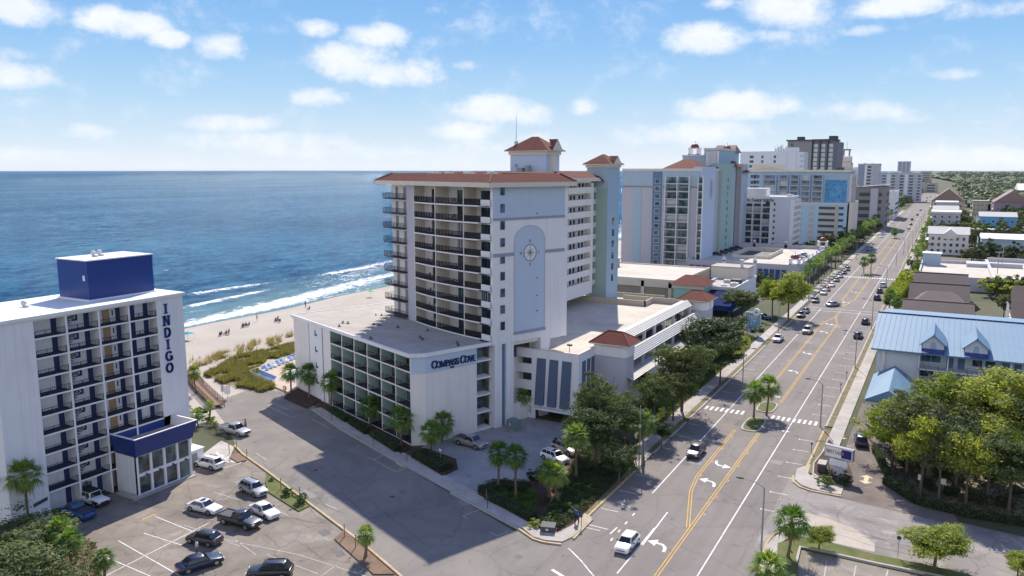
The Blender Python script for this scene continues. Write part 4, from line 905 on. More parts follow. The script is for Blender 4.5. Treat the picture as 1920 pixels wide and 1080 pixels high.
# red tiled mansard and flat roof
def mansard(mb, outer, inner, z0, z1, fas=.75):
    n = len(outer)
    for i in range(n):
        j = (i+1) % n; a, b, c, d = outer[i], outer[j], inner[j], inner[i]
        mb.quad((*a, z0), (*b, z0), (*c, z1), (*d, z1), 0)
        mb.quad((*a, z0-fas), (*b, z0-fas), (*b, z0), (*a, z0), 1)
    mb.add([(*p, z0-fas) for p in outer][::-1], [tuple(range(n))], 1)
    mb.add([(*p, z1-.25) for p in inner], [tuple(range(n))], 2)
outer = [(-34.4, -1.75), (1.1, -1.85), (1.1, 17), (-34.9, 17)]; inner = [(-31.2, .3), (-.9, .3), (-.9, 14.9), (-31.2, 14.9)]
mb = MB(); mansard(mb, outer, inner, 40.0, 41.35); r1 = P('roof', mb, [M['tile'], M['cream'], M['roofgrey']])
mb = MB()
for a, b in zip(outer, inner): mb.tube((*a, 40.0), (*b, 41.38), .13, n=6)
obj('ridge_tiles', mb, M['tilecap'], r1)
mb = MB(); random.seed(3)
for i in range(16):
    x = random.uniform(-30, -2); y = random.uniform(1.5, 8); s = random.uniform(.3, .7); mb.box(x, y, 41.1, x+s*1.6, y+s, 41.1+s*.9)
obj('roof_unit', mb, M['ltgrey'], r1)
# rear wing along the road (galleried corridors), written in world metres
WX = -71.5
def PW(name, mb, mat, smooth=False): return obj(name, mb, mat, cc, world=True, smooth=smooth)
mb = MB(); mb.box(-86, 116, 13.3, WX-1.5, 169.6, 39.4); mb.box(WX-1.5, 166.2, 13.3, WX+.05, 167.6, 39.4); mb.box(-86, 116, 0, -80, 169, 13.3); PW('wing_wall', mb, M['whitewarm'])
mb = MB()
ZB = [16.35+FS*k for k in range(9)]
mb.box(WX-1.5, 140, 13.3, WX, 166.2, ZB[0]-.15)
for z in ZB: mb.box(WX-.18, 140, z-1.4 if z > ZB[0] else z-.14, WX, 166.2, z-.0); mb.box(WX-1.5, 140, z-1.4, WX-.19, 166.2, z-1.2) if z > ZB[0] else None
mb.box(WX-1.5, 140, 39.0, WX+.05, 167.5, 39.5)
PW('gallery_parapet', mb, M['whitewarm'])
mb = MB()
for z in ZB:
    for i in range(7): mb.box(WX-1.5, 150.5+2.3*i+(.5 if i % 2 else 0), z-1.1, WX-1.44, 151.4+2.3*i+(.5 if i % 2 else 0), z+.85)
PW('gallery_door', mb, M['slabdark'])
mb = MB()
for z in ZB: mb.box(WX-1.46, 142, z-1.2, WX-1.42, 166.2, z+.9) if False else mb.box(WX-.1, 140, z-.005, WX+.04, 166.2, z+.09)
PW('parapet_rail', mb, M['taupe'])
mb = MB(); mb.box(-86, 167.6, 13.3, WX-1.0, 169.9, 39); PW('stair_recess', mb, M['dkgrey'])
mb = MB()
for k in range(10): mb.box(WX-1.0, 167.6, 15+FS*k, WX-.2, 169.9, 15.3+FS*k); mb.box(WX-.28, 167.6, 15.3+FS*k, WX-.22, 169.9, 16.2+FS*k) 
PW('stair_landing', mb, M['ltgrey'])
# stair turret
mb = MB(); mb.box(-74.2, 169.9, 10.9, -68.95, 177.2, 42.6); PW('turret', mb, M['seafoam'])
mb = MB(); mb.box(-68.97, 169.86, 10.9, -68.88, 177.25, 42.6); mb.box(-74.2, 169.86, 37.6, -68.95, 169.92, 42.6); PW('turret_face', mb, M['blue2'])
mb = MB()
for k in range(6): mb.box(-68.88, 172.9, 15.5+FS*k*1.0, -68.82, 174.2, 17.1+FS*k)
PW('turret_window', mb, M['glassb'])
mb = MB(); mb.box(-74.5, 169.6, 42.5, -68.6, 177.5, 43.3); PW('turret_cornice', mb, M['cream'])
def hip(mb, x0, y0, x1, y1, z0, z1, ridge=0, ax='x', mi=0, fas=.0):
    cx, cy = (x0+x1)/2, (y0+y1)/2
    if ax == 'x': A, B = (cx-ridge/2, cy, z1), (cx+ridge/2, cy, z1)
    else: A, B = (cx, cy-ridge/2, z1), (cx, cy+ridge/2, z1)
    v = [(x0,y0,z0),(x1,y0,z0),(x1,y1,z0),(x0,y1,z0),A,B]
    f = [(0,1,5,4),(1,2,5),(2,3,4,5),(3,0,4)] if ax == 'x' else [(0,1,4),(1,2,5,4),(2,3,5),(3,0,4,5)]
    mb.add(v, f+[(3,2,1,0)], mi)
    if fas: mb.box(x0+.02, y0+.02, z0-fas, x1-.02, y1-.02, z0-.005, 1)
def gablet(mb, x, y0, y1, z0, z1, mi=1):   # small pediment on the +x side
    cy = (y0+y1)/2; mb.add([(x, y0, z0), (x, y1, z0), (x, cy, z1), (x-2.2, cy, z1)], [(0,1,2)], mi); mb.add([(x, y0, z0), (x, cy, z1), (x-2.2, cy, z1), (x, y1, z0)], [(0,1,2),(3,2,1)], 0)
mb = MB(); hip(mb, -75.1, 169.0, -68.0, 178.1, 43.3, 45.6, 1.5, 'y', 0); mb.box(-75.05, 169.05, 43.05, -68.05, 178.05, 43.28, 1); gablet(mb, -67.9, 171, 176, 43.3, 45.2); PW('turret_roof', mb, [M['tile'], M['cream']])
mb = MB(); mansard(mb, [(-87.5, 120), (-70.0, 120), (-70.0, 168.5), (-87.5, 168.5)], [(-84.5, 123), (-72.6, 123), (-72.6, 166), (-84.5, 166)], 40.2, 41.6, .8); PW('wing_roof', mb, [M['tile'], M['cream'], M['roofgrey']])
mb = MB(); mb.add([(-70.0, 167.0, 40.6), (-69.6, 173.5, 37.9), (-74.3, 173.5, 37.9), (-74.3, 167.0, 40.6), (-70.0, 167.0, 40.2), (-69.6, 173.5, 37.4), (-74.3, 173.5, 37.4), (-74.3, 167.0, 40.2)], [(0,1,2,3),(0,4,5,1),(1,5,6,2)]); PW('stair_roof', mb, M['tile'])
# penthouse
mb = MB(); mb.box(-84.8, 151.9, 41.2, -76, 158.6, 45.4); PW('penthouse', mb, M['paleblue'])
mb = MB(); mb.box(-85.1, 151.6, 45.2, -75.7, 158.9, 46.1); mb.box(-76.02, 153.6, 41.3, -75.8, 156.6, 45.2); PW('penthouse_cornice', mb, M['cream'])
mb = MB(); hip(mb, -85.9, 150.8, -74.9, 159.7, 46.1, 49.2, 1.6, 'x', 0); mb.box(-85.85, 150.85, 45.95, -74.95, 159.65, 46.08, 1); gablet(mb, -74.8, 152.6, 158, 46.1, 48.6); PW('penthouse_roof', mb, [M['tile'], M['cream']])
mb = MB(); mb.box(-83.6, 151.82, 42.5, -82.9, 151.9, 43.2); PW('louvre', mb, M['grey'])
mb = MB(); mb.tube((-84.2, 153.5, 47), (-84.2, 153.5, 54), .10, .04, 6); mb.box(-84.5, 153.2, 47, -83.9, 153.8, 48.2); PW('mast', mb, M['ltgrey'])
mb = MB(); mb.box(-82.3, 150.2, 41.3, -80.9, 151.4, 42.4); mb.box(-80.2, 150.2, 41.3, -79.4, 151.4, 42.9); PW('air_unit', mb, M['grey'])
# ================================================================ low guest wing with the name on its end
lw = thing('guest_wing', 'five storey pale guest wing with green balcony bays and the hotel name on its end', 'hotel', (TX, TY, 0), RZ)
def Q(name, mb, mat, smooth=False): return obj(name, mb, mat, lw, smooth=smooth)
LX0, LX1, LY0, LY1 = -43.5, -1.6, -15.04, 15.5
BW = 4.44; LF = 2.86
mb = MB()
mb.prism([(LX0, LY0), (-28.2, LY0), (-28.2, LY0+2), (LX1, LY0+2), (LX1, LY0), (-.5, -13.1), (-.5, -3.3), (-2.6, -3.3), (-2.6, -.2), (-31.5, 1.7), (-31.5, LY1), (LX0, LY1)], 0, 14.1)
Q('wall', mb, M['whitewarm'])
mb = MB(); mb.prism([(LX0-.3, LY0-.3), (LX1+.1, LY0-.3), (-.2, -13.2), (-.2, -.4), (-31.2, 1.6), (-31.2, LY1+.3), (LX0-.3, LY1+.3)], 14.1, 14.42); Q('roof', mb, M['roofgrey'])
mb = MB(); mb.prism([(LX0-.36, LY0-.36), (LX1+.12, LY0-.36), (-.16, -13.24), (-.16, -.46), (-.4, -.46), (-.42, -13.1), (LX1, LY0-.1), (LX0-.1, LY0-.1), (LX0-.1, LY1+.3), (LX0-.36, LY1+.3)], 13.95, 14.52); Q('roof_edge', mb, M['white'])
mb = MB(); mb.prism([(-.5, -13.12), (-.46, -13.14), (-.46, -3.3), (-.5, -3.3)], 11.3, 13.95); mb.prism([(LX1, LY0-.02), (-.47, -13.14), (-.5, -13.1), (LX1-.02, LY0)], 11.3, 13.95); Q('blue_frieze', mb, M['paleblue'])
word('letter', 'COMPASS COVE', 1.12, .24, .16, M['dkblue'], lw, (-.42, -12.0, 11.95), math.pi/2, .8, .0)
mb = MB(); mb.box(-.46, -8.5, 11.5, -.2, -8.3, 11.7); mb.box(-.46, -8.1, 11.5, -.2, -7.9, 11.7); Q('sign_lamp', mb, M['black'])
# bays: green screen walls, slabs, railings, dark glazed back
slabm = MB(); slabm.box(-28.2, LY0-.02, -.1, LX1, LY0+2, .1); slabm = slabm.mesh('floor_slab', M['whitewarm'])
carp = MB(); carp.box(-28.2, LY0+.1, .104, LX1, LY0+2, .13); carp = carp.mesh('carpet', M['slabdark'])
for k in range(6): 
    s_ = obj('floor_slab', slabm, parent=lw, loc=(0, 0, .1+LF*k if k < 5 else 13.95))
    if k < 5: obj('carpet', carp, parent=s_)
mb = MB()
for i in range(7): x = -28.2+BW*i; x = min(x, LX1-.0); mb.box(x-.08, LY0-.03, 0, x+.08, LY0+2, 14.0)
Q('bay_fin', mb, M['whitewarm'])
rr = rail_mesh(BW-.3, .95, .28).mesh('railing', M['black'])
gs = MB(); gs.box(0, 0, 0, .05, 1.9, 2.7); gs = gs.mesh('screen_wall', M['seafoam'])
bk = MB(); bk.box(.2, 1.9, .1, 2.0, 1.96, 2.2); bk = bk.mesh('glass_door', M['glass']); bk2 = MB(); bk2.box(2.1, 1.93, .05, BW-.2, 1.975, 2.6); bk2 = bk2.mesh('green_wall', M['seafoam'])
for k in range(5):
    for i in range(6):
        x = -28.2+BW*i; z = .24+LF*k
        obj('railing', rr, parent=lw, loc=(x+.15, LY0+.05, z)); obj('screen_wall', gs, parent=lw, loc=(x+.09, LY0+.08, z)); obj('glass_door', bk, parent=lw, loc=(x, LY0, z)); obj('green_wall', bk2, parent=lw, loc=(x, LY0, z))
# stair panel with three small L-shaped openings
mb = MB(); mb.box(-36.6, LY0-.06, 0, -31.3, LY0, 14.0); Q('stair_panel', mb, M['white'])
mb = MB()
for k in range(4):
    z = 11.9-3.0*k; mb.box(-34.2, LY0-.1, z, -33.85, LY0-.06, z+1.0)
    mb.box(-33.85, LY0-.1, z, -33.3, LY0-.06, z+.4)
Q('stair_window', mb, M['dkblue'])
mb = MB(); mb.box(-31.28, LY0-.09, 0, -31.1, LY0, 14.0); mb.box(-36.75, LY0-.09, 0, -36.6, LY0, 14.0); mb.box(-29.6, LY0-.05, 0, -28.9, LY0, 2.2); Q('expansion_joint', mb, M['taupe'])
# dark recessed balconies between wing and tower legs
mb = MB(); mb.box(-2.62, -3.3, 0, -2.5, -.2, 14); Q('recess_glass', mb, M['glass'])
mb = MB()
for k in range(5): mb.box(-2.6, -3.3, .0+2.86*k, -.55, -.25, .22+2.86*k); mb.box(-1.9, -2.75, .2+2.86*k, -1.7, -2.45, 2.9+2.86*k)
Q('recess_slab', mb, M['white'])
# roof clutter
random.seed(5)
for i, (x, y) in enumerate(((-25, -8), (-24, -7.4), (-30, -11.5), (-29, -11), (-27.5, -13.5), (-15, -14.2), (-33, -3), (-31.9, -2.4), (-20, -6), (-10.5, -7.5), (-9, -8), (-3.5, -5), (-2.5, -5.5), (-1.6, -6.1), (-14.5, -3.4))):
    mb = MB(); g_ = .5+.5*random.random(); mb.box(x-.35*g_, y-.25*g_, 14.42, x+.35*g_, y+.25*g_, 14.5); mb.tube((x, y, 14.5), (x, y, 14.5+.22*g_), .1, n=8); mb.sphere((x, y, 14.5+.26*g_), .2*g_, .2*g_, .12, n=8, m=4); Q('roof_vent', mb, M['dkgrey'])
mb = MB(); mb.box(-28.6, 1.5, 14.42, -26.6, 2.9, 14.8); Q('roof_hatch', mb, M['roofwhite'])
mb = MB(); mb.tube((-24, -4.5, 14.4), (-24, -4.5, 16.6), .04, n=6); Q('vent_pipe', mb, M['grey'])
# ================================================================ parking garage (road-aligned)
gg = thing('parking_garage', 'white four level parking garage with sloping ribbed metal canopies and an open roof deck', 'garage', (-55, 113.6, 0))
def R(name, mb, mat, smooth=False): return obj(name, mb, mat, gg, (55, -113.6, 0), smooth=smooth)
GX0, GX1, GY0, GY1 = -64.5, -50.6, 113.6, 174.0
mb = MB(); mb.box(-80, GY0+.36, 10.5, -51.0, 124.4, 10.95); mb.box(-80, 124.4, 10.5, -49.5, 168.5, 10.95); mb.box(-80, 168.5, 10.5, -50.5, 176, 10.95)
R('roof_deck', mb, M['deck'])
mb = MB()   # front wall with four slots
op = [(9.4, 10.5), (6.55, 7.85), (3.7, 4.9), (.85, 2.2)]
mb.box(-59.3, GY0, 2.1, GX1, GY0+.35, 12.0); mb.box(-65.5, GY0, 0, -59.3, GY0+.35, .85); mb.box(-59.3, GY0, 0, -58.6, GY0+.35, 2.1); mb.box(-51.0, GY0, 0, GX1, GY0+.35, 2.1)
zz = [.85, 2.2, 3.7, 4.9, 6.55, 7.85, 9.4, 10.5, 12.0]
for i in range(1, 9, 2): mb.box(-65.5, GY0, zz[i], -59.3, GY0+.35, zz[i+1] if i < 8 else 12)
for x in (-62.6,): mb.box(x-.15, GY0, 0, x+.15, GY0+.35, 12)
mb.box(GX1-.35, GY0+.35, 0, GX1, 120.3, 12.0)
R('front_wall', mb, M['white'])
mb = MB(); mb.box(-65.5, GY0-.05, 12.0, GX1+.05, GY0+.4, 12.12); mb.box(GX1-.4, GY0+.4, 12.0, GX1+.05, 120.3, 12.12); R('coping', mb, M['cream'])
mb = MB()
for a, b in ((-58.25, -56.55), (-55.92, -54.26), (-53.58, -51.85)): mb.add([(a-.25, GY0-.55, 2.6), (b-.35, GY0-.55, 2.6), (b, GY0-.02, 10.65), (a, GY0-.02, 10.65), (a-.25, GY0, 2.6), (b-.35, GY0, 2.6), (b, GY0, 10.65), (a, GY0, 10.65)], [(0,1,2,3),(0,3,7,4),(1,5,6,2),(0,4,5,1)])
for a, b in ((115.0, 116.3), (117.0, 118.2), (118.8, 119.9)): mb.box(GX1, a, 2.6, GX1+.12, b, 10.6)
R('slate_panel', mb, M['panel'])
mb = MB(); mb.box(-65.4, GY0+1.6, .1, -58.9, 116, 10.4); mb.box(-58.9, 119, .1, -55, 122, 10.4); mb.box(-79.5, 118, 0, -64, 160, 10.3); mb.box(-64, 128, 0, -54.5, 168, 10.3)  # solid dark boxes paint the shade behind the garage openings
R('interior_shade', mb, M['dkgrey'])
mb = MB(); mb.box(-58.6, GY0-1.3, 2.05, -50.9, GY0-.02, 2.25); R('entrance_canopy', mb, M['white'])
mb = MB()
for z in (2.3, 5.1, 8.0): mb.box(-65.5, GY0+.36, z, -50.8, 127.9, z+.25); mb.box(-54.5, 124.7, z-1.2 if z > 7 else z-2.0, -47.2, 168, z-.95 if z > 7 else z-1.8)
R('floor_slab', mb, M['concrete'])
# canopies on the road side: (top x, top z, bottom x, bottom z)
for n_, (xt, zt, xb, zb) in enumerate(((-49.4, 12.95, -47.9, 11.9), (-49.1, 9.25, -47.7, 7.55), (-49.1, 4.9, -47.7, 3.9))):
    mb = MB(); y0, y1 = 122.5, 171.0
    if n_ == 1: xt, zt, xb, zb, y0 = -46.95, 10.6, -45.5, 9.1, 124.7
    if n_ == 2: xt, zt, xb, zb, y0 = -45.1, 7.5, -43.8, 6.8, 120.9
    cp_ = R('canopy', MB().add([(xt, y0, zt), (xt, y1, zt), (xb, y1, zb), (xb, y0, zb), (xt-.1, y0, zt-.1), (xt-.1, y1, zt-.1), (xb-.1, y1, zb-.1), (xb-.1, y0, zb-.1)], [(0,3,2,1),(4,5,6,7),(0,4,7,3),(1,2,6,5),(0,1,5,4),(2,3,7,6)]), M['taupe'])
    ribs = MB(); nr = 6
    for i in range(nr):
        u0, u1 = i/nr+.02, (i+1)/nr-.025; xa_, za_, xc_, zc2 = xt+(xb-xt)*u0, zt+(zb-zt)*u0, xt+(xb-xt)*u1, zt+(zb-zt)*u1
        ribs.add([(xa_+.02, y0, za_+.03), (xa_+.02, y1, za_+.03), (xc_+.06, y1, zc2+.10), (xc_+.06, y0, zc2+.10), (xa_, y0, za_), (xa_, y1, za_), (xc_, y1, zc2), (xc_, y0, zc2)], [(0,3,2,1),(2,3,7,6),(0,4,7,3),(1,2,6,5)])
    obj('canopy_rib', ribs, M['canopy'], cp_)
mb = MB()
for y in range(126, 172, 6): mb.box(-48.4, y, 0, -47.9, y+.5, 12); mb.box(-46.4, y, 0, -46.0, y+.4, 9.4)
R('column', mb, M['white'])
mb = MB(); mb.box(-47.2, 124.7, 9.2, -47.0, 171, 10.55); mb.box(-46.0, 124.7, 9.0, -45.7, 171, 9.25); mb.box(-45.9, 124.7, 0, -45.6, 171, 6.7); mb.box(-52, 124.7, 6.5, -45.2, 171, 6.75); mb.box(-45.4, 124.7, 6.75, -45.15, 171, 7.4); mb.box(-50.2, 124, 10.95, -49.4, 168.5, 12.95); R('spandrel', mb, M['whitewarm'])
mb = MB()
for y in (131, 134.5, 138, 144, 150, 156): mb.box(-45.6, y, 1.3, -45.54, y+.8, 2.9)
R('window', mb, M['glassb'])
mb = MB(); mb.box(-66, 173.8, 10.95, -45, 174.1, 12.3); mb.box(-79, 168.3, 10.95, -58.5, 168.6, 12.2); mb.box(-58.8, 168.3, 10.95, -58.5, 173.8, 12.2); mb.box(-79, 168.6, 10.95, -66.2, 176, 11.2); mb.box(-80, 182, 9.0, -58.5, 182.3, 11.5); R('deck_parapet', mb, M['tan'])
mb = MB(); mb.tube((-52.6, 114.3, 12.1), (-52.6, 114.3, 13.2), .05, n=6); mb.box(-53.0, 114.1, 13.2, -52.2, 114.6, 13.45); R('deck_floodlight', mb, M['dkgrey'])
# kiosks with hipped tile roofs at both corners
def kiosk(x0, y0, x1, y1, ze, lbl):
    k = thing('corner_tower', lbl, 'tower', ((x0+x1)/2, (y0+y1)/2, 0), group='red roofed corner towers of the parking garage')
    w, d = (x1-x0)/2, (y1-y0)/2
    def rr_(w, d, r, n=5):
        out = []
        for cx, cy, a0 in ((w-r, -d+r, -90), (w-r, d-r, 0), (-w+r*.2, d-r*.2, 90), (-w+r*.2, -d+r*.2, 180)):
            q = r if cx > 0 else r*.2
            out += [(cx+q*math.cos(math.radians(a0+90*i/n)), cy+q*math.sin(math.radians(a0+90*i/n))) for i in range(n+1)]
        return out
    mb = MB(); mb.prism(rr_(w, d, 1.1), 0, ze-2.2); obj('wall', mb, M['lilac'], k)
    mb = MB(); mb.prism(rr_(w+.1, d+.1, 1.2), ze-2.2, ze-.45); obj('band', mb, M['white'], k)
    mb = MB(); mb.prism(rr_(w-.1, d-.1, 1.0), ze-.45, ze-.1); obj('neck', mb, M['cream'], k)
    mb = MB(); hip(mb, -w-.75, -d-.75, w+.75, d+.75, ze, ze+1.75, w*.9, 'x', 0, .22); rf = obj('roof', mb, [M['tile'], M['cream']], k)
    mb = MB(); A, B = (-w*.45, 0, ze+1.75), (w*.45, 0, ze+1.75)
    for p, q in (((-w-.75, -d-.75, ze), A), ((w+.75, -d-.75, ze), B), ((w+.75, d+.75, ze), B), ((-w-.75, d+.75, ze), A), (A, B)): mb.tube(p, q, .1, n=6)
    obj('ridge_tiles', mb, M['tilecap'], rf)
    return k
kiosk(-50.7, 120.2, -44.8, 124.6, 12.95, 'red tiled corner tower at the near end of the garage canopies')
kiosk(-51.2, 170.8, -45.2, 177.8, 12.9, 'red tiled corner tower at the far end of the garage canopies')

random.seed(31)
cms = MB()
cms.box(-.25, -.25, .40, .25, .25, .45); cms.box(-.25, .2, .42, .25, .26, .95)
cl_ = MB()
for a_ in (-.22, .2):
    for b_ in (-.22, .2): cl_.box(a_, b_, 0, a_+.03, b_+.03, .4)
cms = cms.mesh('seat', M['loungelite']); cl_ = cl_.mesh('legs', M['grey']); cmd_ = cms.copy(); cmd_.materials[0] = M['dkgrey']
for k in range(9):
    for (x0, x1) in bays[:2]:
        if random.random() < .7:
            for s_ in (-1, 1):
                lx, ly = (x0+x1)/2+s_*random.uniform(.6, 1.2), .35; c_, n_ = math.cos(RZ), math.sin(RZ); teal = random.random() < .5
                t = thing('balcony_chair', 'small teal chair on a tower balcony' if teal else 'small dark chair on a tower balcony', 'chair', (TX+lx*c_-ly*n_, TY+lx*n_+ly*c_, Z0+FS*k+.03), RZ+random.uniform(-.6, .6), 'teal chairs on the tower balconies' if teal else 'dark chairs on the tower balconies')
                obj('seat', cms if teal else cmd_, parent=t); obj('legs', cl_, parent=t)
# ================================================================ vegetation
def palm_meshes(seed, R=1.9, fronds=38, dead=9):
    rnd = random.Random(seed); mb = MB(); md = MB()
    def frond(mb, az, el, L_, fanr, droop):
        # petiole then a fan of separate blades, tips drooping
        d = Vector((math.cos(az)*math.cos(el), math.sin(az)*math.cos(el), math.sin(el)))
        side = Vector((-math.sin(az), math.cos(az), 0)); upv = side.cross(d)*-1
        if upv.z < 0: upv = -upv
        tip = d*L_; mb.quad(tuple(side*.03), tuple(-side*.03), tuple(tip-side*.03), tuple(tip+side*.03))
        nb = 11
        for i in range(nb):
            a = (i-(nb-1)/2)/(nb-1)*2.5
            dirb = (d*math.cos(a)+side*math.sin(a)).normalized()
            l = fanr*(1.12-.3*abs(a)/1.25)*rnd.uniform(.75, 1.15); w = .062*fanr
            p0 = tip; p1 = tip+dirb*l*.55+Vector((0, 0, -droop*.12*l)); p2 = tip+dirb*l+Vector((0, 0, -droop*l*.75))
            n_ = dirb.cross(upv).normalized()*w
            mb.add([tuple(p0), tuple(p1+n_), tuple(p2), tuple(p1-n_)], [(0, 1, 2, 3)])
    for i in range(fronds):
        az = i*2.39996+rnd.uniform(-.2, .2); u = i/(fronds-1); el = math.radians(80-115*u+rnd.uniform(-8, 8))
        frond(mb, az, el, R*.48*rnd.uniform(.85, 1.1), R*.55*rnd.uniform(.9, 1.1), .25+.55*u)
    for i in range(dead):
        frond(md, i*2*math.pi/dead+rnd.uniform(-.3, .3), math.radians(-58+rnd.uniform(-12, 12)), R*.35, R*.42, .9)
    return mb.mesh('crown', M['palmleaf']), md.mesh('dead_fronds', M['deadleaf'])
PALM = [palm_meshes(s) for s in (1, 2, 3, 4)]
PALMS = [palm_meshes(s, 1.9, 26, 3) for s in (11, 12)]
def trunk_mesh(h, r=.17, bend=.3, seed=0, boots=True):
    rnd = random.Random(seed); mb = MB(); rings = []; n = 8; a = rnd.uniform(0, 6.28)
    for k in range(9):
        t = k/8; x = bend*math.sin(t*2.2)*math.cos(a); y = bend*math.sin(t*2.2)*math.sin(a)
        rr_ = r*(1.25-.35*min(1, t*4))*(1+.0*t)+(.09 if t > .82 and boots else 0)
        rings.append([(x+rr_*math.cos(2*math.pi*i/n), y+rr_*math.sin(2*math.pi*i/n), h*t) for i in range(n)])
    mb.loft(rings); top = (bend*math.sin(2.2)*math.cos(a), bend*math.sin(2.2)*math.sin(a))
    if boots:
        for i in range(26):
            az = rnd.uniform(0, 6.28); z = h*rnd.uniform(.72, .99); q = top[0]*z/h, top[1]*z/h
            p = Vector((q[0]+math.cos(az)*(r+.06), q[1]+math.sin(az)*(r+.06), z)); mb.tube(p, p+Vector((math.cos(az)*.16, math.sin(az)*.16, .22)), .035, .015, 4)
    return mb.mesh('trunk', M['trunk']), top
TR = {}
def palm(x, y, h, R=1.9, label='', group=None, small=False, nm='palm_tree'):
    hq = max(.6, round((h-R*.25)*2)/2); key = (hq, int(x*7) % 3)
    if key not in TR: TR[key] = trunk_mesh(hq, .17 if hq > 2 else .14, .25, len(TR))
    tm, top = TR[key]
    t = thing(nm, label, 'palm tree', (x, y, .08), random.uniform(0, 6.28), group)
    obj('trunk', tm, parent=t)
    a, b = (PALMS if small else PALM)[int(abs(x*3+y)) % (2 if small else 4)]
    s = R/1.9; obj('crown', a, parent=t, loc=(top[0], top[1], hq+.05), scale=s)
    obj('dead_fronds', b, parent=t, loc=(top[0], top[1], hq-.1), scale=s)
    return t
def palm_px(bx, by, cy, R=1.9, label='', group=None, z=0, small=False):
    X, Y = G(bx, by); return palm(X, Y, max(1.2, hgt(X, Y, cy)), R, label, group, small)
def crown_mesh(seed, n_cl=70, leaves=95, leaf=.05, mat='oakleaf', flat=.75, name='crown', hole=.0):
    rnd = random.Random(seed); mb = MB(); V = mb.v; F = mb.f
    for c in range(n_cl):
        # clump centres through an uneven ellipsoid
        while True:
            p = Vector((rnd.uniform(-1, 1), rnd.uniform(-1, 1), rnd.uniform(-1, 1)))
            if .25 < p.length < 1: break
        k = .78+.27*math.sin(p.x*4+seed)+.16*math.sin(p.y*5+seed*2)+.12*math.sin(p.z*6+seed); p *= k
        if p.z < -.55: p.z *= .6
        cr = rnd.uniform(.12, .30)
        for l in range(leaves):
            q = Vector((rnd.gauss(0, 1), rnd.gauss(0, 1), rnd.gauss(0, 1))).normalized()*cr*rnd.uniform(.25, 1.25)
            c0 = Vector((p.x+q.x, p.y+q.y, (p.z+q.z*.7)*flat))
            nrm = (q.normalized()+Vector((rnd.uniform(-.7, .7), rnd.uniform(-.7, .7), rnd.uniform(-.2, .9)))).normalized()
            a = nrm.orthogonal().normalized(); a = (a*math.cos(l)+nrm.cross(a)*math.sin(l)); b = nrm.cross(a)
            s = leaf*rnd.uniform(.6, 1.25); o = len(V)
            V += [tuple(c0+a*s*1.3), tuple(c0+b*s*.62), tuple(c0-a*s*1.3), tuple(c0-b*s*.62)]; F.append((o, o+1, o+2, o+3)); mb.m.append(0)
    return mb.mesh(name, M[mat])
def limbs_mesh(seed, h=1.0, R=1.0, base=-1.0, r=.034, forks=9):
    rnd = random.Random(seed); mb = MB()
    mb.path([(0, 0, base), (.02, .01, base+.45*(0-base)), (.03, 0, -.15)], [r*1.3, r, r*.8], 7)
    for i in range(forks):
        a = i*2.4+rnd.uniform(-.3, .3); z0 = base*rnd.uniform(.2, .5); e = (math.cos(a)*.62*R, math.sin(a)*.62*R, rnd.uniform(.0, .45))
        m_ = (e[0]*.45, e[1]*.45, z0+(e[2]-z0)*.6); mb.path([(0.02, 0, z0), m_, e], [r*.6, r*.4, r*.14], 5)
    return mb.mesh('trunk', M['bark'])
CR = {}
for k_, (mat_, n_) in dict(oak=('oakleaf', 3), bright=('brightleaf', 3), dark=('darkleaf', 2)).items():
    CR[k_] = [crown_mesh(20+i+len(k_), 120, 120, .03, mat_) for i in range(n_)]
CRF = {k_: [crown_mesh(60+i+len(k_), 26, 34, .10, m_) for i in range(2)] for k_, m_ in dict(oak='oakleaf', bright='brightleaf', dark='darkleaf').items()}
LIMB = [limbs_mesh(5+i, forks=9) for i in range(3)]
def tree(x, y, h, R, kind='oak', label='', group=None, far=False, crown_h=None, nm='tree', z=0.0):
    """h total height, R crown radius"""
    ch = crown_h or min(h*.72, R*1.6)          # crown thickness
    t = thing(nm, label, 'tree', (x, y, z+h-ch/2), random.uniform(0, 6.28), group)
    cz = ch/2/.75
    cr_ = obj('crown', random.choice((CRF if far else CR)[kind]), parent=t, scale=(R*random.uniform(.88, 1.15), R*random.uniform(.88, 1.15), cz*random.uniform(.9, 1.08))); cr_.rotation_euler = (random.uniform(-.14, .14), random.uniform(-.14, .14), 0)
    obj('trunk', random.choice(LIMB), parent=t, scale=(R, R, h-ch/2))
    return t
def tree_px(bx, by, ty, wpx, kind='oak', label='', group=None, far=False, nm='tree', ch=None):
    X, Y = G(bx, by); h = hgt(X, Y, ty); dist = math.hypot(X, Y); R = wpx/2*math.hypot(dist, H-h/2)/FP
    return tree(X, Y, h, R, kind, label, group, far, ch, nm)
BUSH = [crown_mesh(90+i, 34, 85, .06, 'hedgeleaf', .95, 'bush') for i in range(2)]
BUSHD = [crown_mesh(95+i, 34, 85, .06, 'darkleaf', .95, 'bush') for i in range(1)]; BUSHB = [crown_mesh(97, 34, 85, .06, 'brightleaf', .95, 'bush')]
def bush(x, y, r, hz, label, group=None, kind='h', z=.05):
    me = {'h': BUSH, 'd': BUSHD, 'b': BUSHB}[kind][int(abs(x*5)) % len({'h': BUSH, 'd': BUSHD, 'b': BUSHB}[kind])]
    o = obj('shrub', me, loc=(x, y, z+hz*.45), rz=random.uniform(0, 6), scale=(r, r, hz*.55)); return tag(o, label, 'shrub', group)
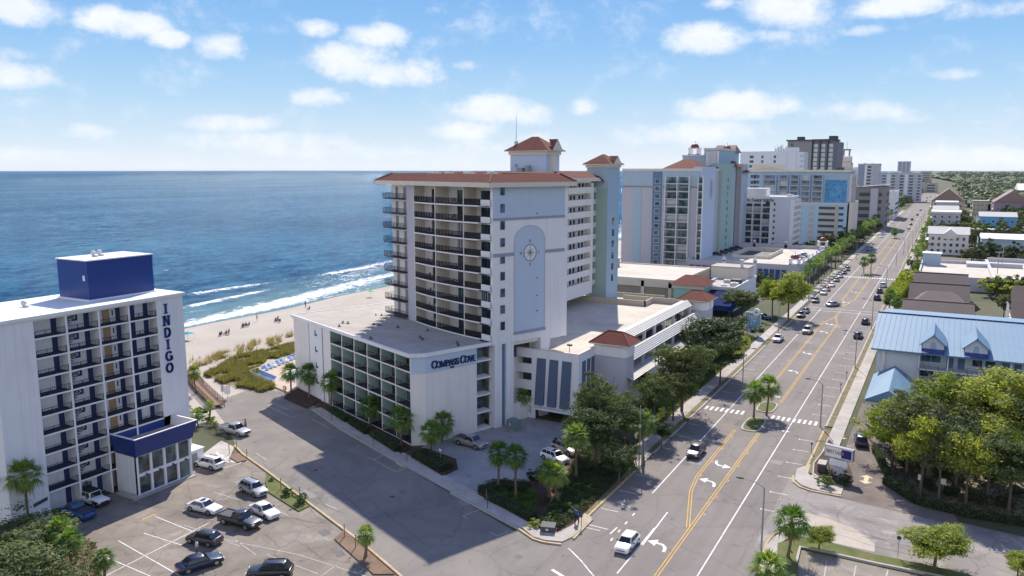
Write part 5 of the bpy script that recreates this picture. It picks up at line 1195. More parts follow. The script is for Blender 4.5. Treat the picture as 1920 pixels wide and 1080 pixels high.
def hedge(pts, w, h, label, mat='hedgeleaf', dens=110, nm='hedge', cat='hedge', z0=.1, leaf=.07, group=None):
    rnd = random.Random(int(abs(pts[0][0])*10)); mb = MB(); V = mb.v; F = mb.f
    for i in range(len(pts)-1):
        a, b = Vector((*pts[i], 0)), Vector((*pts[i+1], 0)); l = (b-a).length; d = (b-a)/l; n_ = Vector((-d.y, d.x, 0))
        for k in range(int(l*(w+2*h)*dens)):
            u = rnd.uniform(0, l); f = rnd.random(); s = rnd.uniform(-w/2, w/2); z = h
            if f < h/(w+2*h): s = -w/2; z = rnd.uniform(0, h)
            elif f < 2*h/(w+2*h): s = w/2; z = rnd.uniform(0, h)
            bump = .09*math.sin(u*2.1+s*3)+.06*math.sin(u*5.3)
            c0 = a+d*u+n_*(s*(1+bump*.5)+rnd.uniform(-.06, .06))+Vector((0, 0, z0+z*(1+bump)+rnd.uniform(-.07, .05)))
            nrm = Vector((rnd.gauss(0, 1), rnd.gauss(0, 1), abs(rnd.gauss(.6, 1)))).normalized(); p = nrm.orthogonal().normalized(); p = p*math.cos(k)+nrm.cross(p)*math.sin(k); q = nrm.cross(p)
            t_ = leaf*rnd.uniform(.6, 1.3); o = len(V); V += [tuple(c0+p*t_), tuple(c0+q*t_*.6), tuple(c0-p*t_), tuple(c0-q*t_*.6)]; F.append((o, o+1, o+2, o+3)); mb.m.append(0)
    core = MB()
    t = thing(nm, label, cat, (0, 0, 0), 0, group); obj('foliage', mb, M[mat], t)
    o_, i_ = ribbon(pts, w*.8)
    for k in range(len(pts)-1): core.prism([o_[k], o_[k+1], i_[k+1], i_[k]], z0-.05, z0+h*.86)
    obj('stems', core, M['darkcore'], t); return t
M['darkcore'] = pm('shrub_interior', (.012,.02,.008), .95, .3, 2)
# ---------------- hero palms (base pixel row, crown centre row)
LP = [
 (546,737,695,1.7,'palm at the pool corner of the guest wing, nearest the sea'),
 (579,746,695,1.8,'second palm from the sea along the guest wing, in front of the stair windows'),
 (620,768,713,1.8,'third palm from the sea along the guest wing, at the first balcony bay'),
 (694,801,759,1.75,'palm with dry brown fronds in front of the middle balcony bays'),
 (752,838,776,1.8,'palm beside the last hedge, before the corner of the guest wing'),
 (790,811,757,1.9,'palm against the chamfered corner of the guest wing'),
 (835,812,752,1.9,'tall palm in front of the white wall under the hotel name'),
 (807,854,806,1.7,'palm in the hedge bed at the driveway mouth, left one'),
 (828,829,790,1.8,'palm behind the driveway bed with a pale faded crown'),
 (933,920,848,1.75,'slender dark palm at the driveway island, left of its sunlit twin'),
 (967,932,846,1.75,'sunlit palm with a boot-covered trunk at the driveway island'),
 (1032,935,878,1.75,'bright yellow green palm in the corner garden, left of a touching pair'),
 (1044,939,884,1.7,'bright palm in the corner garden, right of a touching pair'),
 (1081,899,812,2.0,'palm leaning out of the dense corner trees over the white cars'),
 (1207,870,790,1.9,'kerbside palm beside the leaning utility poles'),
 (982,781,741,1.5,'small palm in front of the garage slots'),
 (1413,784,729,2.1,'left palm of the pair on the near median island'),
 (1437,778,717,2.2,'right palm of the pair on the near median island'),
 (1250,790,737,1.9,'palm among the pavement trees by the garage windows'),
 (1212,768,712,1.8,'palm close to the near red roofed corner tower'),
 (1477,1045,968,2.0,'palm on the lower right street corner beside the drain post'),
 (1438,1125,1058,2.0,'low palm at the bottom edge beside the lamp post foot'),
 (367,738,695,1.7,'palm beside the wooden boardwalk railing'),
 (1620,514,488,2.2,'left palm of the pair on the second median island'),
 (1633,512,481,2.3,'right palm of the pair on the second median island'),
 (1677,447,432,2.6,'dark palm pair on the third median island'),
 (1235,574,537,2.0,'palm behind the teal restaurant wall') if False else (1323,562,533,1.9,'palm between the teal block and the white restaurant wall'),
 (1366,598,566,1.9,'palm in front of the navy awning'),
 (1667,578,550,2.1,'palm on the verge across from the intersection, near the lamp'),
 (1680,590,565,1.9,'shorter palm on the verge beside the brown shingled houses'),
 (1860,875,838,1.9,'bright palm at the edge of the grove on the right'),
]
LP = [(a, b, c, (R*1.3 if 500 < a < 860 else R*1.12 if a > 900 else R), l) for a, b, c, R, l in LP]
for (bx, by, cy, R, lb) in LP: palm_px(bx, by, cy, R, lb, 'sabal palms')
palm(*G(685,1046), 3.0, 1.3, 'young palm in the bare bed beside the side street kerb', 'sabal palms')
palm(*G(196,1092), 2.8, 1.3, 'young palm at the bottom edge of the car park', 'sabal palms', nm='palm_tree')
palm(*G(120,1060), 4.6, 1.7, 'shaggy palm with dry brown trunk at the lower left corner', 'sabal palms')
palm(*G(140,1075), 4.0, 1.6, 'second shaggy palm in the lower left corner thicket', 'sabal palms')
for i, (bx, by, R) in enumerate(((350,792,1.3), (372,800,1.4), (392,788,1.2))): palm(*G(bx, by), 2.2+.3*i, R, ('squat fan palm at the corner of the letter hotel, nearest its wall', 'squat fan palm at the corner of the letter hotel, middle of three', 'squat fan palm at the corner of the letter hotel, nearest the boardwalk')[i], 'squat fan palms', small=True)
# street palms far left side (row down the avenue)
random.seed(21)
row_l = [(-38.6-random.uniform(0, 3.0), y) for y in (276, 284, 291, 299, 306, 313, 321, 328, 336, 344, 351, 359, 366, 374, 382)]
for i, (x, y) in enumerate(row_l): palm(x, y, random.uniform(7.5, 9.5), 2.4, 'palm in the long row beside the blue podium on the far pavement', 'row of palms beside the blue podium', small=True)
for i in range(34):
    y = 400+i*13+random.uniform(-4, 4); palm(-38.5-random.uniform(0, 5), y, random.uniform(6.5, 9), 2.6, 'distant palm in the row on the ocean side of the avenue', 'distant avenue palms, ocean side', small=True)
for i in range(26):
    y = 345+i*21+random.uniform(-6, 6); palm(-9.8+random.uniform(-1, 2), y, random.uniform(5.5, 8), 2.4, 'distant palm in the row on the inland side of the avenue', 'distant avenue palms, inland side', small=True)
# ---------------- broadleaf trees
TS = [
 (1225,812,700,88,'oak','middle street tree between the garage entrance tree and the canopies'),
 (1128,850,702,118,'oak','round topped tree at the front of the garage entrance'),
 (1118,880,752,130,'dark','dark dense tree leaning over the corner garden'),
 (1172,862,742,95,'oak','tree at the pavement edge behind the utility poles'),
 (1160,905,830,90,'dark','low dark tree on the edge of the corner garden'),
 (1278,772,632,138,'oak','grey green street tree in front of the sloping canopies'),
 (1262,790,690,95,'oak','lower street tree with reddish leaf tips beside the pavement'),
 (1338,700,580,145,'dark','large dark street tree beside the far corner tower'),
 (1350,722,628,80,'dark','lower dark tree in front of the largest street tree'),
 (1392,596,538,80,'oak','tree beside the navy awning above the road sign'),
 (1478,598,512,82,'bright','bright yellow green tree in front of the blue podium'),
 (1448,590,520,60,'bright','smaller bright tree left of the yellow green one'),
 (1752,1062,985,120,'bright','lone leaning tree on the grass strip at the lower right'),
 (1908,1085,1035,62,'bright','small tree cut by the right edge of the picture'),
 (1535,1030,985,66,'bright','low bushy tree on the corner lawn beside the sand'),
 (35,1060,980,150,'oak','bushy tree filling the lower left corner'),
 (5,1120,1010,170,'oak','second bushy tree at the lower left edge'),
 (75,1130,1040,120,'oak','dark bushy tree at the bottom left above the bin'),
 (1240,840,785,50,'dark','low dark tree below the street palms'),
]
for (bx, by, ty, w, kd, lb) in TS: tree_px(bx, by, ty, w, kd, lb, 'broadleaf trees')
# grove on the right
GV = [(1672,872,768,118),(1700,890,760,130),(1738,905,738,140),(1775,885,705,150),(1715,842,735,130),(1790,925,760,130),(1830,900,712,150),(1868,885,700,160),(1905,900,730,150),(1850,935,790,110),(1890,942,800,120),(1760,940,800,100),(1925,860,700,150),(1680,838,752,110),(1820,850,735,130),(1725,930,790,95),(1810,950,800,105),(1890,962,805,110)]
for i, (bx, by, ty, w) in enumerate(GV):
    tree_px(bx, by, ty, w, ('bright', 'bright', 'oak')[i % 3], ('tall green tree at the left end of the roadside grove' if i == 0 else 'tree in the yellow green roadside grove'), 'trees of the roadside grove', ch=6.6)
for i, (bx, by) in enumerate(((1700,880),(1735,915),(1780,930),(1830,945),(1880,950),(1910,930),(1860,905),(1800,905),(1762,890))):
    X, Y = G(bx, by); bush(X, Y, 1.5, 1.6, 'leafy undergrowth shrub beneath the roadside grove', 'undergrowth of the grove', 'd')
# corner garden shrubs
SH = [(1015,905,1.1,1.4,'b','clipped light green shrub beside the white cars'),(995,900,1.0,1.4,'d','dark clipped shrub at the driveway edge'),(1010,895,.9,1.2,'d','dark rounded shrub behind the light green one'),
 (1085,915,.8,.8,'b','small bright ball shrub in the corner garden'),(1102,920,.9,.8,'b','larger bright ball shrub near the pavement'),(1078,928,.8,.8,'h','grey green ball shrub in the corner garden'),(1092,938,.9,.8,'h','ball shrub close to the pavement edge'),(1110,905,.8,.8,'h','ball shrub half in shade beside the pavement'),
 (1060,955,1.0,1.0,'h','spreading shrub near the utility box'),(1040,970,1.1,.9,'h','flowering shrub by the junction of the pavements'),(1075,965,1.0,.8,'h','low shrub beside the man in blue'),(1003,988,1.1,.8,'b','bright leafy shrub at the tip of the garden'),(1020,985,.9,.7,'h','leafy shrub behind the utility box'),
 (1115,880,1.0,1.0,'d','dark shrub under the corner trees'),(1140,870,1.1,1.2,'d','dark shrub by the pavement under the trees'),(1165,850,1.1,1.2,'d','dark shrub near the driveway crossing'),(1045,920,1.0,1.0,'d','dark shrub under the bright palms'),(1060,905,1.0,1.0,'d','dark shrub between palms and cars'),(1025,945,.9,.9,'d','shaded shrub at the foot of the bright palms'),
 (537,930,.9,1.3,'h','round bush on the grass strip, farther from the palm'),(562,945,1.05,1.6,'h','larger round bush on the grass strip by the street kerb'),(510,903,.45,.6,'h','tiny shrub on the grass strip'),
 (1550,913,1.25,1.9,'h','clipped shrub at the foot of the roadside sign, left'),(1560,890,.8,1.1,'h','small clipped shrub behind the sign foot'),(1581,910,1.3,1.9,'d','dark clipped shrub at the foot of the roadside sign, right'),
 (392,792,1.2,1.2,'b','light green bush beside the silver pickup'),(402,800,1.1,1.0,'b','second light green bush beside the silver pickup'),(380,780,1.4,1.8,'d','large dark bush behind the boardwalk'),
 (930,795,.7,1.1,'d','dark shrub at the foot of the tower leg'),(990,778,.8,.8,'d','dark shrub by the garage wall'),(52,972,.8,1.0,'d','dark bush at the foot of the letter hotel'),(300,905,.5,.5,'d','small shrub by the lobby glazing')]
for (bx, by, r, hz, k, lb) in SH: X, Y = G(bx, by); bush(X, Y, r, hz, lb, 'garden shrubs', k)
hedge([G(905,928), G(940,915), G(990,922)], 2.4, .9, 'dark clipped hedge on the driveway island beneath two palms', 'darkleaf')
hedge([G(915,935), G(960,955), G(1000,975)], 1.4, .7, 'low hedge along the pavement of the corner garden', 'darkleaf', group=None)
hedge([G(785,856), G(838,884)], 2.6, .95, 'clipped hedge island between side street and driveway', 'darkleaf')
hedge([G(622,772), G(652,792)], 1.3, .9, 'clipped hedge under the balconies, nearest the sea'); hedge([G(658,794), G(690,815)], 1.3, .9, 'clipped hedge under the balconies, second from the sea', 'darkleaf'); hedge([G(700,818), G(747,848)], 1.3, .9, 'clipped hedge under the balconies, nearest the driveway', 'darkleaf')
hedge([(-41.5, 130), (-41.5, 150), (-41.2, 165)], 3.2, 1.0, 'long dark shrub bed between garage and pavement', 'darkleaf', 60, leaf=.1)
hedge([(-41.8, 196), (-39.6, 186), (-39.6, 172)], 2.6, .7, 'bright low hedge beside the pavement before the road sign', 'brightleaf', 60, leaf=.1)
hedge([(-45.5, 212), (-40.5, 205)], 4.0, .8, 'shrub bed around the foot of the roadside hotel sign', 'hedgeleaf', 60, leaf=.1)
hedge([(-12.5, 268), (-11.0, 300), (-10.5, 330)], 4.6, 3.4, 'tall ragged hedge along the inland pavement', 'brightleaf', 22, leaf=.22)
hedge([(-6, 340), (-9, 380)], 4.0, 2.6, 'tall hedge in front of the pale three storey house', 'hedgeleaf', 14, leaf=.26)
hedge([G(1660,905), G(1720,945), G(1800,965), G(1950,990)], 1.2, .8, 'low hedge along the car park edge of the grove', 'darkleaf', 70, leaf=.1)
hedge([G(1640,845), G(1668,900)], .9, .7, 'low hedge beside the brown drive', 'darkleaf', 70, leaf=.1)
# ---------------- dune vegetation (beyond counting)
def blades(name, poly, n, hmin, hmax, mat, cl=7, w=.05):
    rnd = random.Random(len(poly)+n); mb = MB(); V = mb.v; F = mb.f
    xs = [p[0] for p in poly]; ys = [p[1] for p in poly]
    def inside(x, y):
        c = False; j = len(poly)-1
        for i in range(len(poly)):
            if (poly[i][1] > y) != (poly[j][1] > y) and x < (poly[j][0]-poly[i][0])*(y-poly[i][1])/(poly[j][1]-poly[i][1])+poly[i][0]: c = not c
            j = i
        return c
    k = 0
    while k < n:
        x, y = rnd.uniform(min(xs), max(xs)), rnd.uniform(min(ys), max(ys))
        if not inside(x, y) : continue
        if math.sin(x*.9)+math.sin(y*.7+x*.3) < -.7: k += 1; continue
        k += 1
        for b in range(cl):
            a = rnd.uniform(0, 6.28); l = rnd.uniform(hmin, hmax); e = rnd.uniform(.2, .7)*l; px_, py_ = x+rnd.uniform(-.3, .3), y+rnd.uniform(-.3, .3); o = len(V)
            V += [(px_-w*math.sin(a), py_+w*math.cos(a), 0), (px_+w*math.sin(a), py_-w*math.cos(a), 0), (px_+e*math.cos(a), py_+e*math.sin(a), l*.9)]; F.append((o, o+1, o+2)); mb.m.append(0)
    return tag(obj(name, mb, M[mat]), 'sparse dune grass growing between the beach and the hotels', 'dune grass', None, 'stuff')
dune = gp([(384,704),(440,672),(500,658),(552,645),(560,662),(530,672),(500,672),(487,690),(500,715),(515,728),(492,736),(462,728),(430,725)])
sheet('dune_soil', dune, .0, M['dunesoil']) if False else None
blades('dune_grass', dune, 5200, .35, 1.2, 'dunegrass', 12, .1); blades('dune_grass', dune, 700, .7, 1.5, 'seaoat', 7, .08)
blades('dune_grass', [(-124, 135), (-112, 135), (-112, 420), (-130, 420)], 7000, .3, .9, 'dunegrass', 5, .09)
oats = []
for q in ([(356,676),(548,622),(548,640),(440,668),(360,694)], [(362,684),(395,672),(398,680),(364,692)], [(398,668),(432,658),(436,668),(402,676)], [(438,662),(455,655),(455,662),(440,668)], [(466,652),(478,640),(480,652),(470,658)], [(488,648),(512,638),(514,648),(492,652)], [(518,640),(548,628),(548,638),(522,642)]): blades('sea_oats', gp(q), 90, .5, 1.7, 'seaoat', 9, .05)
for o in bpy.data.objects:
    if o.name.startswith('sea_oats'): o['label'] = 'tawny sea oats clump on the open sand'; o['category'] = 'sea oats'

def cover(poly, n, h, mat, label, nm='ground_cover', leaf=.09, z0=.1):
    rnd = random.Random(n); mb = MB(); V = mb.v; F = mb.f; xs = [p[0] for p in poly]; ys = [p[1] for p in poly]; k = 0
    def inside(x, y):
        c = False; j = len(poly)-1
        for i in range(len(poly)):
            if (poly[i][1] > y) != (poly[j][1] > y) and x < (poly[j][0]-poly[i][0])*(y-poly[i][1])/(poly[j][1]-poly[i][1])+poly[i][0]: c = not c
            j = i
        return c
    while k < n:
        x, y = rnd.uniform(min(xs), max(xs)), rnd.uniform(min(ys), max(ys))
        if not inside(x, y): continue
        k += 1; hh = h*(.45+.55*abs(math.sin(x*1.3+math.sin(y*1.1))*math.sin(y*1.7+x*.4)))*(1 if math.sin(x*.8+y*.5) > -.75 else .25)
        for b in range(3):
            c0 = Vector((x+rnd.uniform(-.15, .15), y+rnd.uniform(-.15, .15), z0+hh*rnd.uniform(.3, 1.05))); nrm = Vector((rnd.gauss(0, 1), rnd.gauss(0, 1), abs(rnd.gauss(.7, 1)))).normalized(); p = nrm.orthogonal().normalized(); p = p*math.cos(k)+nrm.cross(p)*math.sin(k); q = nrm.cross(p)
            t_ = leaf*rnd.uniform(.6, 1.4); o = len(V); V += [tuple(c0+p*t_), tuple(c0+q*t_*.6), tuple(c0-p*t_), tuple(c0-q*t_*.6)]; F.append((o, o+1, o+2, o+3)); mb.m.append(0)
    return tag(obj(nm, mb, M[mat]), label, 'ground cover', None, 'stuff')
cover(gp([(1012,985),(1030,950),(1060,900),(1085,850),(1150,815),(1192,846),(1178,880),(1075,980),(1045,996)]), 15000, .75, 'darkleaf', 'dense leafy ground cover filling the corner garden')
cover(gp([(905,925),(935,908),(990,908),(1010,940),(1000,980)]), 5000, .7, 'hedgeleaf', 'clipped leafy cover on the driveway island')
cover(dune, 3600, .5, 'dunegrass', 'low dune scrub between the oats', 'dune_scrub', .12, 0); cover([(-45.3, 127), (-40.4, 116), (-38.9, 108), (-38.9, 196), (-44, 200), (-45.3, 190)], 16000, .7, 'hedgeleaf', 'shrubby ground cover between garage and pavement', leaf=.13)
cover(gp([(1650,850),(1668,838),(1900,900),(1960,960),(1960,985),(1800,962),(1700,930)]), 2200, .5, 'darkleaf', 'patchy undergrowth on the floor of the grove', leaf=.12)
cover(gp([(-40,1000),(110,985),(185,1025),(190,1090),(180,1200),(-40,1200)]), 5000, .6, 'hedgeleaf', 'low growth on the lower left bed', leaf=.1)

yy_, _z = onX(53, 975, -91.6); zt_ = onX(53, 882, -91.6)[1]
palm(-91.6, yy_, zt_, 2.3, 'single palm against the white end of the letter hotel', 'sabal palms')
# ================================================================ vehicles
SPEC = {  # L, W, belt height, roof height, cabin: windscreen foot, roof front, roof rear, rear glass foot (fractions of L from front), ride
 'sedan': (4.75, 1.82, .92, 1.44, (.30, .43, .70, .86), .18), 'suv': (4.65, 1.86, 1.05, 1.68, (.27, .38, .86, .97), .22), 'bigsuv': (5.0, 1.95, 1.12, 1.8, (.26, .36, .88, .975), .25),
 'pickup': (5.7, 1.98, 1.15, 1.86, (.26, .35, .56, .60), .3), 'jeep': (4.5, 1.85, 1.15, 1.84, (.36, .39, .95, .97), .32), 'hatch': (4.2, 1.78, .95, 1.5, (.26, .40, .82, .95), .18), 'van': (5.0, 1.95, 1.1, 1.8, (.16, .30, .90, .97), .2)}
def build_car(kind, lod=0):
    L_, W_, B, Rf, (c0, c1, c2, c3), rd = SPEC[kind]; w = W_/2; X = lambda f: L_/2-f*L_
    nose = B-(.16 if kind != 'jeep' else .06); tail = B-(.02 if kind != 'sedan' else .03)
    st = [(0.0, rd+.12, nose-.22, .80), (.015, rd+.02, nose-.10, .90), (.06, rd, nose-.02, .97), (.16, rd, nose+.05, 1), (c0, rd, B, 1), (.5, rd, B, 1.0), (c3 if kind not in ('pickup',) else .62, rd, tail, 1), (.955, rd, tail-.02, .97), (.99, rd+.05, tail-.12, .92), (1.0, rd+.15, tail-.25, .84)]
    if kind == 'jeep': st = [(0, rd+.2, nose-.1, .8), (.01, rd+.15, nose, .82), (.3, rd+.1, B, .85), (.36, rd, B, .95), (.98, rd, B, .95), (1, rd+.1, B-.05, .93)]
    st = sorted(st)
    rings = []
    for f, zb, zt, q in st:
        ww = w*q; x = X(f); m_ = (zb+zt)/2
        half = [(ww*.80, zb), (ww*.96, zb+.10), (ww, m_), (ww*.985, zt-.12), (ww*.93, zt-.03), (ww*.80, zt)]
        rings.append([(x, y, z) for y, z in half]+[(x, -y, z) for y, z in half[::-1]])
    body = MB(); body.loft(rings)
    # greenhouse
    def gh(mb, f0, f1, f2, f3, zb, zt, wb, wt, ins=0.0):
        a = [(X(f0), -wb, zb), (X(f0), wb, zb), (X(f3), wb, zb), (X(f3), -wb, zb)]; b = [(X(f1), -wt, zt-.05), (X(f1), wt, zt-.05), (X(f2), wt, zt-.05), (X(f2), -wt, zt-.05)]
        c = [(X(f1)-.12, -wt*.86, zt), (X(f1)-.12, wt*.86, zt), (X(f2)+.12, wt*.86, zt), (X(f2)+.12, -wt*.86, zt)]
        mb.loft([a, b, c]); return a, b
    wb, wt = w*.86, w*.70
    if kind == 'jeep': wb, wt = w*.84, w*.78
    if kind in ('van', 'bigsuv', 'pickup'): wt = w*.76
    a, b = gh(body, c0, c1, c2, c3, B-.04, Rf, wb, wt)
    gl = MB()
    def lerp(p, q, t): return tuple(p[i]+(q[i]-p[i])*t for i in range(3))
    def face(p00, p10, p11, p01, u0, u1, v0, v1, off):
        def P_(u, v): return lerp(lerp(p00, p10, u), lerp(p01, p11, u), v)
        q = [P_(u0, v0), P_(u1, v0), P_(u1, v1), P_(u0, v1)]; gl.add([tuple(q[k][i]+off[i] for i in range(3)) for k in range(4)], [(0, 1, 2, 3)])
    face(a[0], a[1], b[1], b[0], .06, .94, .06, .93, (.014, 0, .014)); face(a[2], a[3], b[3], b[2], .08, .92, .14 if kind != 'pickup' else .3, .9, (-.014, 0, .014))
    for (i, j, sgn) in ((1, 2, 1), (3, 0, -1)):
        nwin = {'sedan': 2, 'suv': 3, 'bigsuv': 3, 'pickup': 2, 'jeep': 3, 'hatch': 2, 'van': 3}[kind]
        for k in range(nwin):
            u0 = .05+.9*k/nwin+.012; u1 = .05+.9*(k+1)/nwin-.012
            face(a[i], a[j], b[j], b[i], u0, u1, .12, .88, (0, .014*sgn, .005))
    # under-sill and bumpers
    tr = MB(); tr.box(X(.985), -w*.93, rd+.02, X(.1), w*.93, rd+.1); 
    if kind == 'jeep':
        tr.box(X(-.02), -w*.85, .55, X(.02), w*.85, .72)
        for s in (-1, 1): tr.box(X(.02), s*w*.82, .82, X(.3), s*w, .92)
    gr = MB(); gr.box(X(.008), -w*.55, rd+.28, X(-.004), w*.55, nose-.24)
    arch = MB(); wr = .34 if kind in ('sedan', 'hatch') else .38 if kind in ('suv', 'van') else .42
    wx = [X(.185 if kind != 'jeep' else .17), X(.80 if kind != 'pickup' else .79)]
    for x in wx:
        for s in (-1, 1):
            n = 14; vs = [(x+(wr+.07)*math.cos(math.pi*i/n), s*(w*.995 if kind != 'jeep' else w*.9), wr*.92+(wr+.07)*math.sin(math.pi*i/n)) for i in range(n+1)]
            arch.add(vs+[(p[0], s*(w*.995+.008 if kind != 'jeep' else w*.92), p[2]) for p in vs], [tuple(range(n+1)), tuple(range(2*n+1, n, -1))]+[(i, i+1, n+2+i, n+1+i) for i in range(n)])
    ty = MB(); ty.tube((0, -.11, 0), (0, .11, 0), wr, n=16); ri = MB(); ri.tube((0, -.125, 0), (0, .125, 0), wr*.62, n=12)
    hl = MB(); hl.box(X(.03), 0, nose-.24, X(-.002), .34, nose-.12); tl = MB(); tl.box(X(1.002), 0, tail-.32, X(.98), .22, tail-.1)
    mi = MB(); mi.box(0, 0, 0, .14, .18, .14)
    out = dict(body=body.mesh('body', M['paint_white']), glass=gl.mesh('windows', M['carglass']), sill=tr.mesh('sill', M['black']), grille=gr.mesh('grille', M['black']), arch=arch.mesh('wheel_arch', M['black']),
               tyre=ty.mesh('tyre', M['rubber']), rim=ri.mesh('rim', M['rim']), hl=hl.mesh('headlight', M['lampclear']), tl=tl.mesh('tail_light', M['lampred']), mir=mi.mesh('mirror', M['black']), wx=wx, w=w, wr=wr, X=X, c0=c0, B=B)
    if kind == 'pickup':
        bed = MB(); bed.box(X(.965), -w*.78, B-.35, X(.625), w*.78, B-.30); 
        bd = MB(); bd.quad((X(.965), -w*.78, B+.005), (X(.625), -w*.78, B+.005), (X(.625), w*.78, B+.005), (X(.965), w*.78, B+.005)); out['bed'] = bd.mesh('bed_liner', M['dkgrey'])
        wl = MB()
        for s in (-1, 1): wl.box(X(.985), s*w*.8, B-.02, X(.61), s*w*.93, B+.08)
        wl.box(X(.985), -w*.9, B-.02, X(.965), w*.9, B+.08); out['rail'] = wl.mesh('bed_rail', M['paint_white'])
    for m_ in (out['body'],): 
        m_.polygons.foreach_set('use_smooth', [True]*len(m_.polygons))
    if kind in ('suv', 'bigsuv', 'van'):
        rk = MB()
        for s in (-1, 1): rk.box(X(c1)-.2, s*wt*.8-.02, Rf-.01, X(c2)+.2, s*wt*.8+.02, Rf+.05)
        out['rack'] = rk.mesh('roof_rails', M['black'])
    return out
CARS = {}
def car(kind, x, y, head, paint, label, group=None, far=False, z=0.0, roofmat=None, scale=1.0, nm='parked_car', cat=None, sunroof=False):
    """head: degrees, direction of travel measured clockwise from +Y"""
    if kind not in CARS: CARS[kind] = build_car(kind)
    c = CARS[kind]; rz = math.radians(90-head)
    t = thing(nm, label, cat or {'pickup': 'pickup truck', 'jeep': 'off-road car'}.get(kind, 'car'), (x, y, z+.012), rz, group, scale)
    def painted(n, me):
        o = obj(n, me, parent=t); o.material_slots[0].link = 'OBJECT'; o.material_slots[0].material = M['paint_'+paint]; return o
    bd = painted('body', c['body']); obj('windows', c['glass'], parent=t)
    if 'rail' in c: painted('bed_rail', c['rail']); obj('bed_liner', c['bed'], parent=t)
    if roofmat:
        L_, W_, B, Rf, (c0, c1, c2, c3), rd = SPEC[kind]; X = c['X']; mb = MB(); mb.box(X(c1)-.05, -W_*.4, Rf-.04, X(c2)+.02, W_*.4, Rf+.03); obj('roof', mb, M[roofmat], t)
    if sunroof:
        L_, W_, B, Rf, (c0, c1, c2, c3), rd = SPEC[kind]; X = c['X']; mb = MB(); mb.box(X(c1)-.7, -W_*.22, Rf, X(c1)-.15, W_*.22, Rf+.015); obj('sunroof', mb, M['carglass'], t)
    for k, xx in enumerate(c['wx']):
        for s in (-1, 1):
            wl = bpy.data.objects.new('wheel', c['tyre']); COL.objects.link(wl); wl.parent = t; wl.location = (xx, s*(c['w']-.12), c['wr'])
            if not far: r = bpy.data.objects.new('rim', c['rim']); COL.objects.link(r); r.parent = wl
    if far: return t
    obj('sill', c['sill'], parent=t); obj('grille', c['grille'], parent=t); obj('wheel_arch', c['arch'], parent=t)
    if 'rack' in c: obj('roof_rails', c['rack'], parent=t)
    for s in (-1, 1):
        obj('headlight', c['hl'], parent=t, loc=(0, c['w']*.5 if s > 0 else -c['w']*.5-.34, 0)); obj('tail_light', c['tl'], parent=t, loc=(0, c['w']*.62 if s > 0 else -c['w']*.62-.22, 0))
        obj('mirror', c['mir'], parent=t, loc=(c['X'](c['c0'])-.45, c['w']*.98 if s > 0 else -c['w']*.98-.18, c['B']-.02))
    return t
def car_px(kind, bx, by, fx, fy, paint, label, **k):
    """centre of the footprint in the photograph and a point ahead of it along its axis"""
    X, Y = G(bx, by); X2, Y2 = G(fx, fy); return car(kind, X, Y, math.degrees(math.atan2(X2-X, Y2-Y)), paint, label, **k)
z2p = lambda a, b: (300+a/3.6, 780+b/3.6)
def cz(kind, c, f, paint, label, **k): car_px(kind, *z2p(*c), *z2p(*f), paint, label, **k)
LOT = 'cars parked in the hotel car park'
cz('sedan', (300, 640), (420, 668), 'white', 'pearl white sedan with a dark sunroof, leftmost in its row of the hotel car park', group=LOT, sunroof=True)
cz('pickup', (540, 735), (690, 775), 'black', 'black crew cab pickup between two pale sedans', group=LOT)
cz('sedan', (705, 665), (800, 712), 'white', 'silver white sedan right of the black pickup', group=LOT)
cz('suv', (632, 520), (725, 565), 'silver', 'grey silver crossover on the back row near the grass strip', group=LOT)
cz('suv', (330, 345), (235, 322), 'white', 'white crossover beside the striped bay and lobby corner', group=LOT)
cz('hatch', (300, 855), (175, 830), 'charcoal', 'dark grey hatchback with its tail to the camera', group=LOT)
cz('sedan', (270, 1020), (450, 965), 'navy', 'long black sedan with a person standing behind it', group=LOT)
cz('suv', (745, 1082), (620, 1085), 'black', 'black car cut off by the bottom edge of the car park', group=LOT)
cz('pickup', (505, 120), (590, 140), 'silver', 'silver pickup parked on the side street beside a walking man', nm='parked_car')
car_px('pickup', 145, 968, 110, 955, 'bluepaint', 'blue pickup in the shade against the letter hotel', scale=.95)
car_px('jeep', 176, 945, 205, 955, 'white', 'white off-road car with a black soft top under the balconies', roofmat='black')
car_px('pickup', 882, 836, 925, 848, 'pewter', 'tan grey crew cab pickup in the shaded driveway')
car_px('suv', 1040, 864, 1075, 878, 'white', 'white car with a sunroof half hidden by the garden palms', sunroof=True)
car_px('bigsuv', 1060, 848, 1095, 862, 'tan', 'pale car with dark roof glass behind the white one', roofmat='carglass')
car('suv', *G(1305, 853), 181, 'brown', 'grey brown crossover driving toward the camera on the lane line', nm='moving_car')
car('hatch', *G(1176, 1026), 180, 'white', 'white car driving toward the camera near the corner', nm='moving_car')
X_, Y_ = G(1614, 832); car('suv', X_, Y_, 352, 'navy', 'dark blue car leaving up the brown drive')
car_px('sedan', 1562, 574, 1580, 571.5, 'silver', 'silver car crossing the wide junction', nm='moving_car', scale=1.12)
car('bigsuv', *G(1514, 624), 181, 'tan', 'boxy cream off-roader coming toward the camera', nm='moving_car', scale=1.05)
car('pickup', *G(1459, 639), 181, 'white', 'white pickup at the kerb below the hotel road sign', scale=.95)
car('suv', *G(1609, 633), 2, 'charcoal', 'dark grey crossover heading away near the blue roofed motel', nm='moving_car')
car('suv', *G(1623, 607), 2, 'navy', 'dark blue crossover ahead of the grey one', nm='moving_car')
car('bigsuv', *G(1645, 562), 2, 'navy', 'navy car at the inland kerb, nearest the junction of three'); car('suv', *G(1650, 549), 2, 'charcoal', 'dark car at the inland kerb, middle of three'); car('bigsuv', *G(1656, 538), 2, 'white', 'white car at the inland kerb, farthest of three')
